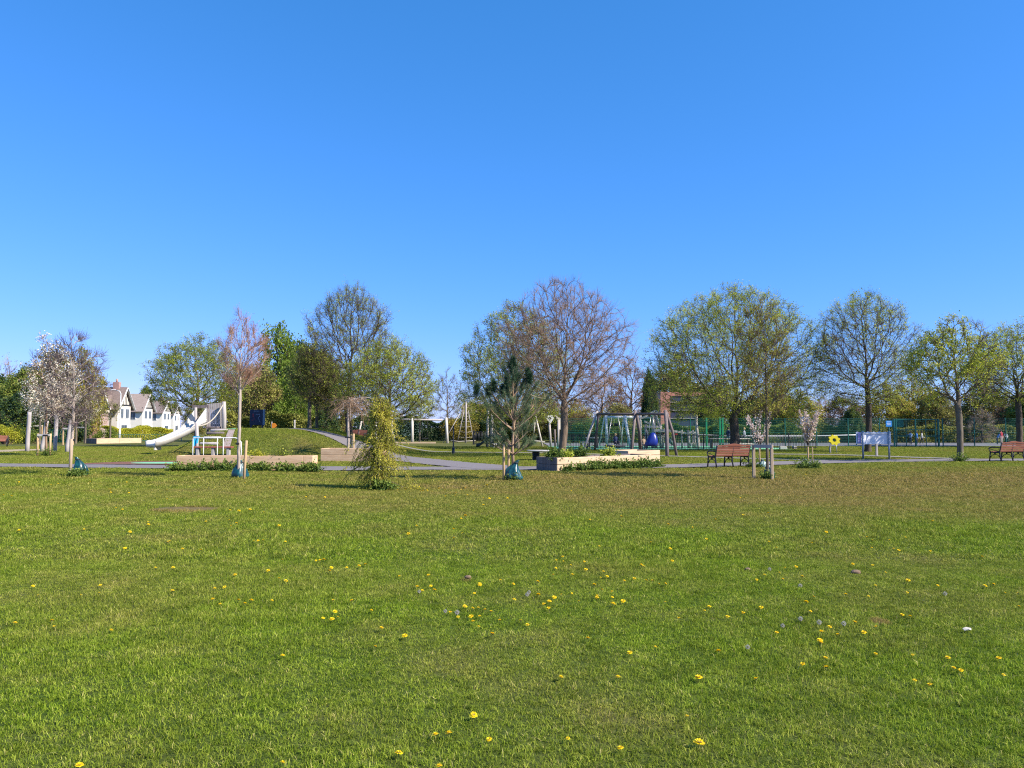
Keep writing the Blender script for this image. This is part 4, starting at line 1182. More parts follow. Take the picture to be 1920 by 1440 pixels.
def stakes_and_bags():
    stake(131.5, 24.5, 823, .05, "thick round wooden stake nearest the left edge with a teal bag behind it", m=M_STAKE2)
    bag(146, 24.9, 858, 27, "teal watering bag behind the leftmost thick stake", seed=1, lean=.35)
    rubber_tie(137, 825, 24.6, .08, "black rubber tie at the top of the leftmost thick stake")
    # frame round the cherry
    root = empty("tree_support", on(82, 42.0), "two-post wooden support with crossbar holding the blossoming cherry", "tree support")
    H = ZA(813, 42); w = 12 / F * 42
    for dx in (-w, w * .95): MB().tube([(dx, 0, -.2), (dx, 0, H)], .055, 10).build("post", [M_STAKE], root)
    MB().beam((-w, -.07, H - .08), (w, -.07, H - .08), .03, .11).build("crossbar", [W_PALE], root)
    MB().box((w * .35, -.12, H - .1), (.28, .07, .1), bevel=.02).build("rubber_tie", [M_RUBBERTIE], root)
    stake(457, 23.6, 826, .042, "leaning square-cut stake right of the sapling in front of the left raised bed", lean=.06)
    bag(450, 24.3, 864, 28, "dark teal watering bag wrapped round the rusty-budded sapling", seed=2, lean=-.1)
    rubber_tie(445.5, 832, 24.1, .10, "black rubber tie round the rusty-budded sapling's stem")
    stake(944.5, 22.9, 832, .040, "left round stake beside the young pine")
    stake(953.5, 23.0, 832, .036, "right round stake beside the young pine, touching the trunk")
    bag(966, 22.95, 864, 31, "dark teal watering bag with pale creases under the young pine", seed=5, lean=-.45)
    rubber_tie(957, 836, 22.95, .12, "black rubber tie binding the young pine to its stake")
    # guard with crossbar
    root = empty("tree_support", on(1432, 23.5), "two-post wooden guard with a crossbar in front of the golden sapling", "tree support")
    w = 13.5 / F * 23.5; H = ZA(834, 23.5)
    for dx, dy in ((-w, .25), (w, -.1)): MB().box((dx, dy, H / 2 - .1), (.085, .085, H + .2), bevel=.012).build("post", [M_STAKE2], root)
    MB().beam((-w, .2, H - .05), (w, -.15, H - .05), .035, .1).build("crossbar", [W_GREY], root)
    bag(1441, 23.9, 868, 20, "dark teal watering bag at the foot of the golden sapling inside the guard", seed=7, lean=.1)
    bag(1430, 30.4, 862, 17, "pale white-green watering bag in the weeds under the first pink-blossomed tree", M_TEALP, seed=8, lean=.05)
    stake(1424.5, 30.6, 838, .03, "thin stake behind the pale watering bag")
    bag(1511, 29.9, 861, 19, "green watering bag leaning under the second pink-blossomed tree", mat("green_bag", (.10, .22, .20), (.03, .10, .10), scale=5, rough=.35), seed=9, lean=.25)
    stake(1524, 30.0, 838, .02, "thin stake right of the green watering bag")
    stake(1515.5, 30.2, 838, .026, "short stake just behind the green watering bag")
    # stakes of the weeping sapling
    stake(656.5, 37.9, 815, .05, "left of the two short stakes beside the weeping sapling", lean=.05)
    stake(662.5, 37.8, 813, .05, "right of the two short stakes beside the weeping sapling")
    rubber_tie(652.5, 820, 37.7, .3, "black rubber tie wrapped round the weeping sapling's trunk")
    # frames by the garage
    for (x0, x1, Y, top, lab) in ((118, 137, 68, 802, "pale wooden tree guard left of the brick garage, nearer one"), (143, 158, 74, 800, "pale wooden tree guard with pink crossbar in front of the brick garage"), (62, 78, 76, 797, "pale wooden tree guard behind the leftmost play posts")):
        root = empty("tree_support", on((x0 + x1) / 2, Y), lab, "tree support"); w = (x1 - x0) / 2 / F * Y; H = ZA(top, Y)
        for dx in (-w, w): MB().box((dx, 0, H / 2 - .1), (.1, .1, H + .2), bevel=.01).build("post", [M_STAKE], root)
        MB().beam((-w - .05, -.07, H - .07), (w + .05, -.07, H - .07), .04, .13).build("crossbar", [W_PALE], root)
posts(); stakes_and_bags()

# ------------------------------------------------------------------ park benches
def bench(loc, rz, label):
    """seat faces local +y, origin under the middle"""
    root = empty("park_bench", loc, label, "bench", rz, "park benches with brown slats on black iron ends")
    W = 1.62
    for x in (-W / 2 + .03, .0, W / 2 - .03):
        mb = MB()
        # rear leg sweeping up into the back post, front leg, arch between them
        mb.tube([(x, -.30, 0), (x, -.25, .22), (x, -.22, .42), (x, -.28, .66), (x, -.35, .90)], [.028, .026, .03, .026, .024], 8)
        mb.tube([(x, .27, 0), (x, .25, .2), (x, .22, .42)], [.028, .026, .028], 8)
        mb.tube([(x, -.24, .42), (x, .22, .43)], .026, 8)
        mb.tube([(x, -.27, .16), (x, -.16, .30), (x, 0, .345), (x, .13, .30), (x, .25, .16)], .017, 6)
        mb.ball((x, 0, .37), .04, seg=8, rings=5)
        if abs(x) > .1:
            mb.tube([(x, -.27, .64), (x, -.05, .66), (x, .16, .655), (x, .27, .62), (x, .29, .56)], [.02, .025, .028, .03, .022], 8)
            mb.tube([(x, .22, .42), (x, .27, .52), (x, .25, .62)], .02, 6)
            mb.tube([(x, -.2, .48), (x, -.03, .50), (x, .1, .56), (x, .2, .55)], .014, 6)
        mb.build("end_frame" if abs(x) > .1 else "centre_frame", [M_IRON], root)
    s = MB()
    for k in range(5): s.box((0, -.17 + k * .095, .455 + .006 * (k - 2) ** 2 * .4), (W - .08, .075, .028), bevel=.006)
    s.build("seat", [W_BENCH], root)
    s = MB()
    tilt = Matrix.Rotation(math.radians(16), 3, 'X')
    for k in range(4):
        z = .50 + k * .095; s.box((0, -.235 - (z - .45) * .27, z), (W - .08, .024, .08), rot=tilt, bevel=.005)
    # raised top rail with the shallow hump
    n = 24; poly = [(-(W - .08) / 2, 0)] + [((W - .08) / 2, 0)]
    for k in range(n + 1):
        u = 1 - 2 * k / n; h = .055 + .055 * math.exp(-(u * 2.6) ** 2); poly.append((u * (W - .08) / 2, h))
    o = len(s.v); m_ = len(poly)
    vs = []
    for yy in (-.013, .013):
        for a, z in poly: vs.append(Vector((0, -.357, .855)) + tilt @ Vector((a, yy, z - .02)))
    fs = [tuple(range(m_)), tuple(reversed(range(m_, 2 * m_)))] + [(i, (i + 1) % m_, m_ + (i + 1) % m_, m_ + i)[::-1] for i in range(m_)]
    s.add(vs, fs)
    s.build("backrest", [W_BENCH], root)
    return root
R22 = math.radians(22)
b0 = bench(on(1366, 30.2) , R22, "brown slatted bench with black iron ends on the path below the largest tree")
_c = on(1888, 35.6)
b1 = copy_tree(b0, _c, R22, label="brown slatted bench near the right edge of the path beside the small thick-trunked tree")
b2 = copy_tree(b0, on(-48, 31.2), math.radians(180 - 8), label="bench mostly outside the left edge of the frame, nearer one of two")
b3 = copy_tree(b0, on(-9, 60.5), math.radians(180 + 25), label="bench at the left edge behind the play posts, only its arm end in view")
b4 = copy_tree(b0, on(668, 56), math.radians(160), label="distant brown bench beside the mound path next to the weeping sapling")

# ------------------------------------------------------------------ timber raised beds
def raised_bed(a, b, depth, h, label, mats, boards=2, gaps=None, wall=.05, post=True):
    """a,b front corners on the ground; the bed extends away from the camera"""
    a = Vector((a[0], a[1])); b = Vector((b[0], b[1])); L = (b - a).length; rz = math.atan2(b.y - a.y, b.x - a.x)
    root = empty("raised_bed", (a.x, a.y, T(a.x, a.y)), label, "raised bed", rz)
    bh = h / boards; mf, ms = mats
    rg = random.Random(int(L * 10))
    for k in range(boards):
        z = bh * k + bh / 2
        cuts = [0] + (gaps[k % len(gaps)] if gaps else []) + [1]
        for u0, u1 in zip(cuts[:-1], cuts[1:]):
            x0, x1 = u0 * L + .003, u1 * L - .003
            MB().box(((x0 + x1) / 2, wall / 2 + rg.uniform(-.003, .003), z), (x1 - x0, wall, bh - .016), bevel=.008).build("front_board", [mf], root)
        for x, nm in ((wall / 2, "side_board"), (L - wall / 2, "side_board")):
            MB().box((x, depth / 2, z), (wall - .002, depth - 2 * wall - .004, bh - .007), bevel=.006).build(nm, [ms], root)
        MB().box((L / 2, depth - wall / 2, z), (L - .004, wall, bh - .007), bevel=.006).build("back_board", [ms], root)
    n = 14; vs = []
    for j in range(6):
        for i in range(n): vs.append((wall + (L - 2 * wall) * i / (n - 1), wall + (depth - 2 * wall) * j / 5, h - .09 + rg.uniform(-.03, .03)))
    fs = [(j * n + i, j * n + i + 1, (j + 1) * n + i + 1, (j + 1) * n + i) for j in range(5) for i in range(n - 1)]
    MB().add(vs, fs, 0, True).build("soil", [M_SOIL], root)
    c, s = math.cos(rz), math.sin(rz)
    BED_FOOT.append([(a.x, a.y), (b.x, b.y), (b.x - s * depth, b.y + c * depth), (a.x - s * depth, a.y + c * depth)])
    return root
def place(a, b, u, v):
    """point at fraction u along a bed front and v metres behind it"""
    a = Vector((a[0], a[1])); b = Vector((b[0], b[1])); d = (b - a); n = Vector((-d.y, d.x)).normalized(); p = a + d * u + n * v
    return Vector((p.x, p.y, T(p.x, p.y)))
LF_BED = leaf_mat("leaf_bedding", [(0, (.04, .075, .015)), (.5, (.095, .155, .025)), (1, (.22, .29, .05))], .35)
def clump(loc, w, h, label, seed, leaf=None, n=900, ls=.07, cat="plant", name="leafy_plant"):
    """low plant: arching leaf stalks from one crown"""
    rng = np.random.default_rng(seed); B = Bulk(); C = []; D = []
    m = 46
    for i in range(m):
        a = rng.uniform(0, 2 * math.pi); L = math.hypot(w / 2, h) * rng.uniform(.5, 1.0); el = rng.uniform(.35, 1.4)
        p = curve_branch([rng.normal(0, w * .08), rng.normal(0, w * .08), 0], [math.cos(a) * math.cos(el), math.sin(a) * math.cos(el), math.sin(el)], L, -.5, rng, 4, .08)
        p[:, 2] = np.maximum(p[:, 2], .01); add_poly(B, p, .006, .003, 3)
        k = n // m; j = rng.integers(1, 5, k); C.append(p[j] + rng.normal(0, ls * .45, (k, 3))); D.append(nrm(p[j] - p[j - 1]))
    C = np.concatenate(C); C[:, 2] = np.abs(C[:, 2]); V, Q = leaves_np(C, ls, rng, .7, .1, D=np.concatenate(D) * .8)
    B.add(V, Q, 1, np.clip(.35 + C[:, 2] / max(h, .1) * .35 + rng.normal(0, .22, len(C)), 0, 1))
    return tag(B.build(name, [LF_BED, leaf or LF_BED], None, loc), label, cat)
def beds():
    a, b = (XA(330, 28.25), 28.25), (XA(586, 28.05), 28.05)
    raised_bed(a, b, .62, .545, "long weathered timber raised bed in front of the mound, left of the weeping conifer", (W_BED, W_BED), gaps=[[], [.93]])
    clump(place(a, b, .565, .3) + Vector((0, 0, .46)), .5, .3, "yellow-green plant growing in the long left raised bed", 3, LF_YELLOW, 700, .06)
    clump(place(a, b, .74, .3) + Vector((0, 0, .46)), .55, .62, "tall thin seedling growing in the long left raised bed", 4, LF_LIME, 160, .07)
    for i, (u, w, h) in enumerate(((.02, .7, .22), (.12, .8, .28), (.23, .8, .34), (.33, .9, .42), (.42, .8, .36), (.52, .8, .30), (.60, .7, .34), (.67, .7, .26), (.80, .8, .24), (.87, .6, .30), (.97, .8, .30), (1.02, .6, .4))):
        o = clump(place(a, b, u, -.28), w, h * .62, "dark green leafy weed growing along the foot of the long left raised bed", 20 + i, None, 700, .075, name="weed_clump")
        o["group"] = "weeds along the foot of the long left raised bed"
    a, b = (XA(601, 35.6), 35.6), (XA(712, 35.2), 35.2)
    raised_bed(a, b, 1.0, .60, "second weathered timber raised bed standing farther back between the long bed and the weeping conifer", (W_BED, W_BED))
    a, b = (XA(1045, 27.3), 27.3), (XA(1222, 30.7), 30.7)
    raised_bed(a, b, 1.1, .50, "pale new-pine raised bed on the right with knots in its boards", (W_NEW, W_GREYD), gaps=[[.42], [.42, .96]])  # same pine all round; dark side boards paint in the shade off the sun
    for i, (u, v, w, h, lf, lab) in enumerate(((.05, .45, .55, .38, None, "green plant at the left corner of the pale raised bed"), (.13, .3, .4, .28, LF_LIME, "yellow-tipped plant in the pale raised bed below the bare tree's trunk"),
                                       (.30, .45, .8, .5, None, "largest bushy green plant in the pale raised bed"), (.60, .4, .55, .40, LF_LIME, "yellowish plant in the middle of the pale raised bed"))):
        clump(place(a, b, u, v) + Vector((0, 0, .42)), w, h, lab, 50 + i, lf, 900, .075)
    for i, (u, w, h) in enumerate(((.06, .6, .25), (.17, .7, .26), (.30, .8, .36), (.40, .9, .45), (.50, .7, .36), (.60, .8, .40), (.70, .8, .36), (.82, .9, .62), (.92, .6, .38), (.99, .6, .34))):
        o = clump(place(a, b, u, -.3), w * .72, h * .72, "green weed growing along the foot of the pale raised bed", 70 + i, None, 850, .075, name="weed_clump")
        o["group"] = "weeds along the foot of the pale raised bed"
    a, b = (XA(1178, 31.4), 31.4), (XA(1238, 32.6), 32.6)
    raised_bed(a, b, 1.3, .62, "taller square pine bed behind the right end of the pale raised bed", (W_NEW, W_NEW), boards=3)
    a, b = (XA(181, 72), 72), (XA(265, 75.5), 75.5)
    raised_bed(a, b, 2.0, .5, "long low timber bed in the far left grass holding a small tree", (W_NEW, W_GREYD), boards=1, gaps=[[.5]])  # dark side boards put the shade of the left face into the colour
    for i, (px, Y, w, h) in enumerate(((1412, 30.3, .8, .3), (1508, 29.6, .9, .16), (1526, 29.7, .6, .16), (152, 24.6, .5, .16), (140, 24.3, .5, .14), (1440, 23.6, .6, .12), (712, 19.5, .7, .10), (724, 19.4, .5, .08), (702, 19.6, .5, .08), (90, 42, 1.2, .22), (1800, 35.3, .9, .18), (962, 22.9, .5, .1))):
        lab = ["leafy weed patch left of the wooden guard under the first blossom tree", "leafy weeds left of the green watering bag", "leafy weeds right of the green watering bag", "long grass tuft right of the leftmost teal bag",
               "long grass tuft left of the leftmost thick stake", "grass tuft at the foot of the wooden guard", "dark grass tuft under the weeping conifer, middle", "dark grass tuft under the weeping conifer, right side", "dark grass tuft under the weeping conifer, left side",
               "long grass round the cherry support", "dark grass tuft round the small thick-trunked tree", "grass tuft at the pine's foot"][i]
        clump(on(px, Y), w, h, lab, 90 + i, None, 700, .06, "weeds", "weed_clump")
beds()

# ------------------------------------------------------------------ mound play things
def slide():
    b = on(385, 46); bz = b.z
    root = empty("playground_slide", b, "pale wide slide running down the mound from a slatted timber tower", "slide")
    def L(px, py, Y=46.0): p = at(px, py, Y); return Vector((p.x - b.x, p.y - b.y, p.z - b.z))
    # chute: centre line from the deck to the foot
    top = L(377, 797, 46.3); foot = L(299, 829, 44.4)
    prof = [(0, 0), (.12, .02), (.25, .12), (.4, .30), (.55, .50), (.7, .69), (.84, .85), (.93, .945), (1, .975)]
    hw = .56; th = .05
    dirxy = Vector((foot.x - top.x, foot.y - top.y)).normalized(); n = Vector((-dirxy.y, dirxy.x, 0))
    pic = [(377, 791), (366, 796), (356, 803), (345, 809.5), (330, 817), (315, 823.5), (302, 828.5), (293, 831), (286, 832)]
    c = [L(px, py, 46.3 - 1.9 * (377 - px) / 91) for px, py in pic]
    c[-1].z += .02; c.append(c[-1] + Vector((dirxy.x, dirxy.y, 0)) * .12 + Vector((0, 0, -.05)))
    sec = [(-hw - .09, .10), (-hw - .09, .17), (-hw + .02, .18), (-hw + .06, .02), (0, 0), (hw - .06, .02), (hw - .02, .18), (hw + .09, .17), (hw + .09, .10), (hw - .02, -.17), (0, -.19), (-hw + .02, -.17)]
    vs = [p + n * a + Vector((0, 0, z)) for p in c for a, z in sec]; m = len(sec)
    fs = [(i * m + k, i * m + (k + 1) % m, (i + 1) * m + (k + 1) % m, (i + 1) * m + k) for i in range(len(c) - 1) for k in range(m)]
    fs += [tuple(reversed(range(m))), tuple(range((len(c) - 1) * m, len(c) * m))]
    MB().add(vs, fs, 0, True).build("chute", [M_SLIDE], root)
    # flared side wings at the top
    for s, nm in ((-1, "wing"), (1, "wing")):
        p0 = c[0] + n * s * (hw + .05); p1 = c[1] + n * s * (hw + .06); p2 = c[2] + n * s * (hw + .06) + Vector((0, 0, .1)); p3 = c[0] + n * s * (hw + .05) + Vector((-.02, 0, .86))
        p4 = c[3] + n * s * (hw + .06) + Vector((0, 0, .14))
        off = n * s * .03
        ring = [p0, p1, p2, p4, c[2] + n * s * (hw + .06) + Vector((.0, 0, .32)), p3]
        vs = ring + [q + off for q in ring]; k = len(ring)
        MB().add(vs, [tuple(range(k)), tuple(reversed(range(k, 2 * k)))] + [(i, (i + 1) % k, k + (i + 1) % k, k + i) for i in range(k)]).build(nm, [M_SLIDE], root)
    # foot leg
    q = c[-2]; MB().box((q.x + .3, q.y, q.z - .2), (.08, .8, .36), bevel=.01).build("foot_support", [M_SLIDE], root)
    # slatted wall
    w = MB(); k = 9
    for i in range(k):
        px = 388.5 + i * 3.45; p = L(px, 806, 46.9); t = L(px, 757.5 - i * .35, 46.9)
        w.box((p.x, p.y, (p.z + t.z) / 2), (.088, .035, t.z - p.z), bevel=.005)
    w.build("slatted_wall", [W_GREY], root)
    r = MB()
    for py in (765, 797):
        r.beam(L(386, py, 47.0), L(420, py, 47.0), .06, .12)
    r.build("wall_rail", [W_GREYD], root)
    MB().beam(L(361.5, 762.5, 46.2), L(391.5, 762.5, 46.2), .16, .19).build("top_beam", [W_GREYD], root)
    for px, t0, t1, Y, rr, mm in ((367, 764, 806, 46.0, .085, W_GREY), (420, 753, 811, 46.6, .12, W_GREY), (389.5, 764, 806, 47.2, .06, W_GREYD), (368.5, 793, 853, 38.5, .09, W_GREY)):
        p = L(px, t1, Y); t = L(px, t0, Y)
        p.z = min(p.z, T(p.x + b.x, p.y + b.y) - bz)
        MB().tube([(p.x, p.y, p.z - .5), (p.x + .01, p.y, (p.z + t.z) / 2), (t.x, t.y, t.z)], [rr, rr * .97, rr * .93], 12).build("post", [mm], root)
    d0, d1 = L(385, 799, 46.2), L(421, 799, 47.4)
    MB().box(((d0.x + d1.x) / 2, .9, d0.z - .08), (d1.x - d0.x, 1.3, .12), bevel=.01).build("deck", [W_GREYD], root)
    a, e = L(419, 757, 46.3), L(370, 798, 38.5); pts = []
    for i in range(15):
        t = i / 14; p = a.lerp(e, t); p.z -= .42 * 4 * t * (1 - t) * .9; pts.append(p)
    MB().tube(pts, .035, 8).build("rope", [M_ROPE], root)
def mound_things():
    slide()
    # cyan cloth tied to the near post
    p = at(367, 827, 38.2); rng = random.Random(4); n = 9; m = 7; vs = []
    for i in range(n):
        for j in range(m):
            u = j / (m - 1); v = i / (n - 1)
            vs.append(((u - .45) * .30 * (1 - .35 * v), -.03 - .03 * math.sin(u * 9 + v * 2), .24 - v * .50 * (1 - .35 * u)))
    fs = [(i * m + j, i * m + j + 1, (i + 1) * m + j + 1, (i + 1) * m + j) for i in range(n - 1) for j in range(m - 1)]
    vs2 = [(x, y + .012, z) for x, y, z in vs]
    mb = MB(); mb.add(vs + vs2, fs + [tuple(k + n * m for k in reversed(f)) for f in fs], 0, True)
    mb.tube([(math.cos(t * .7) * .125, .12 + math.sin(t * .7) * .125, .2) for t in range(10)], .025, 6)
    one("cyan_cloth", mb, [M_CYAN], p, "bright cyan cloth tied round the grey post below the slide", "cloth")
    # stepping logs up the mound
    for i, (px, Y, w) in enumerate(((392, 40.2, .95), (398, 41.2, .95), (404, 42.2, .95), (411, 43.2, .95), (418, 44.3, 1.0))):
        q = on(px, Y); mb = MB(); mb.tube([(-w / 2, 0, .03), (-w / 2 + .03, 0, .03), (w / 2 - .03, 0, .03), (w / 2, 0, .03)], [.07, .09, .09, .07], 12)
        one("log_step", mb, [W_GREYD if i in (4, 2) else W_GREY], q, ["lowest log step on the mound below the slide tower", "second log step up the mound", "third log step up the mound", "fourth log step up the mound", "top log step on the mound beside the tower's right post"][i], "log step", "log steps up the mound")
    sheet("rubber_strip", [(XA(424, 43.6), 43.6), (XA(441, 43.6), 43.6), (XA(447, 46.6), 46.6), (XA(428, 46.6), 46.6)], .045, M_RUBBER, 5)
    sheet("stone_slab", [(XA(416, 39.4), 39.4), (XA(430, 39.4), 39.4), (XA(440, 43.2), 43.2), (XA(428, 43.2), 43.2)], .045, mat("pinkish_stone", (.34, .27, .24), (.27, .21, .19), scale=9, rough=.9), 5)
    # red seesaw plank
    q = on(400, 38.2); root = empty("balance_bench", q, "low red plank bench on grey posts at the foot of the log steps", "bench")
    MB().box((0, 0, .42), (1.9, .32, .07), bevel=.01).build("plank", [M_REDWOOD], root)
    for x in (-.75, .0, .75): MB().box((x, 0, .17), (.14, .24, .42), bevel=.01).build("post", [W_GREY], root)
    # white hoop rail
    Y = 36.3; x0, x1 = XA(361, Y), XA(452, Y); q = Vector((x0, Y, T(x0, Y))); w = x1 - x0; h = ZA(821, Y) - q.z
    root = empty("hoop_rail", q, "white tubular hoop rail behind the long raised bed", "rail")
    MB().tube([(0, 0, -.05), (0, 0, h * .5), (0, 0, h - .03), (.03, 0, h), (w - .3, 0, h), (w - .12, 0, h - .05), (w - .02, 0, h - .2), (w, 0, h - .45), (w, 0, -.05)], .024, 10).build("hoop", [M_WHITE], root)
    up = MB()
    for px in (381, 407, 418): x = XA(px, Y) - x0; MB().tube([(x, 0, -.05), (x, 0, h)], .022, 8).build("upright", [M_WHITE], root)
    # black board on the crest
    Y = 52; q = on(480, Y); root = empty("information_board", q, "black information board with faint red and grey line drawing on the mound", "sign")
    t, l = ZA(768, Y) - q.z, ZA(797, Y) - q.z; hw = 12.0 / F * Y
    MB().box((0, 0, (t + l) / 2), (hw * 2, .09, t - l), bevel=.01).build("panel", [M_NAVY], root)
    MB().box((hw + .07, .03, (t + l) / 2), (.10, .22, t - l + .02), bevel=.01).build("side_panel", [mat("grey_blue_panel", (.22, .27, .33), rough=.5)], root)
    for x in (-hw + .08, hw - .02): MB().box((x, .02, l / 2 - .1), (.12, .1, l + .2), bevel=.01).build("leg", [M_NAVY], root)
    g = MB(); z = (t + l) / 2; s = (t - l)
    g.box((0, -.05, t - .10 * s), (.34, .012, .035)); g.beam((-.02, -.052, z + .2 * s), (.24, -.052, z + .2 * s), .012, .03)
    g.beam((.24, -.052, z + .2 * s), (.26, -.052, z + .08 * s), .012, .03, up=(1, 0, 0)); g.beam((.26, -.052, z + .08 * s), (.14, -.052, z - .04 * s), .012, .03, up=(1, 0, 0)); g.beam((.14, -.052, z - .04 * s), (.28, -.052, z - .32 * s), .012, .03, up=(1, 0, 0))
    g.build("grey_lettering", [mat("faded_grey_print", (.28, .29, .33), rough=.6)], root)
    g = MB(); g.box((-.2, -.05, z + .12 * s), (.10, .012, .22)); g.box((-.24, -.05, z - .18 * s), (.16, .012, .05)); g.box((-.12, -.05, z - .08 * s), (.06, .012, .12))
    g.build("red_lettering", [mat("faded_red_print", (.22, .03, .05), rough=.6)], root)
    # orange arrow sign
    Y = 58; q = on(512, Y); z = ZA(798, Y) - q.z; root = empty("arrow_sign", q, "small orange sign on a grey post behind the mound crest", "sign")
    MB().tube([(-.12, 0, -.1), (-.12, 0, z + .3)], .035, 8).build("post", [W_GREY], root)
    MB().prism([(-.1, z - .18), (.1, z - .2), (.28, z), (.1, z + .2), (-.1, z + .16)], -.05, -.02).build("sign_face", [M_ORANGE], root)
    for i, (px, Y) in enumerate(((540, 55), (552, 55), (572, 55))):
        q = on(px, Y); h = (.35, 1.35, .4)[i]; one("marker_post", MB().tube([(0, 0, -.2), (0, 0, h)], .055, 8), [W_PALE], q, ["stubby marker post left on the mound's crest", "tall thin marker post on the mound's crest", "stubby marker post by the slim trees on the mound's crest"][i], "post")
mound_things()

# ------------------------------------------------------------------ middle: swing, climber, tables
def swing_left():
    Y = 74.5; b = on(770, Y)
    def L(px, py, yy=Y): p = at(px, py, yy); return Vector((p.x - b.x, p.y - b.y, p.z - b.z))
    root = empty("timber_swing", b, "long pale timber swing frame in the middle distance right of the weeping conifer", "swing")
    for px, t, bt in ((705, 777, 829), (773, 781, 831), (836.5, 783, 832)):
        dx = 2.5 if px > 830 else 0; q = L(px + dx, bt); q.z = -.2; MB().tube([q, L(px + dx * .5, (t + bt) / 2), L(px, t)], [.14, .13, .12], 12).build("post", [W_PALE], root)
    MB().tube([L(675, 785.5), L(705, 783)], .07, 8).build("beam", [W_GREYD], root)
    MB().tube([L(722, 786), L(830, 787.5)], .085, 8).build("beam", [W_GREY], root)
    for p0, p1 in (((678, 790), (667, 832)), ((729, 788), (743, 832)), ((736, 788), (731, 832))): 
        q = L(*p1, 75.5); q.z = -.2; MB().tube([q, L(*p0)], .08, 8).build("brace", [W_PALE], root)
    # hanging seat
    for px in (797,):
        s = MB()
        for dx in (-.25, .25): c0 = L(px, 787.5); s.tube([(c0.x + dx, c0.y, c0.z), (c0.x + dx, c0.y, .5)], .01, 5)
        s.box((L(px, 800).x, 0, .48), (.6, .25, .05), bevel=.01); s.build("swing_seat", [M_BLACKROPE], root)
    mb = MB(); p0 = on(735, 74); p1 = on(817, 74); mb.beam((0, 0, .06), (p1.x - p0.x, 0, .06), .15, .16)
    one("timber_edging", mb, [W_NEW], p0, "low timber edging in the grass below the long timber swing", "edging")
def rope_climber():
    Y = 76; b = on(874, Y); root = empty("rope_climber", b, "pale pole and rope climbing frame behind the black lamp-like post", "climbing frame")
    def L(px, py, yy=Y): p = at(px, py, yy); return Vector((p.x - b.x, p.y - b.y, p.z - b.z))
    for (x0, y0, x1, y1, r) in ((874, 752, 873, 830, .08), (870, 770, 857, 829, .03), (878, 770, 889, 829, .03), (862, 776, 830, 829, .035)):
        q = L(x1, y1); q.z = -.1; MB().tube([q, L(x0, y0)], r, 8).build("pole", [W_GREY], root)
    n = MB()
    for k in range(1, 6):
        t = k / 6; a = L(857, 829).lerp(L(870, 770), t); c = L(889, 829).lerp(L(878, 770), t); m = a.lerp(c, .5); m.z -= .08; n.tube([a, m, c], .018, 5)
    n.tube([L(845, 826), L(860, 828), L(880, 827), L(892, 826)], .05, 6)
    n.build("rope_net", [M_ROPE], root)
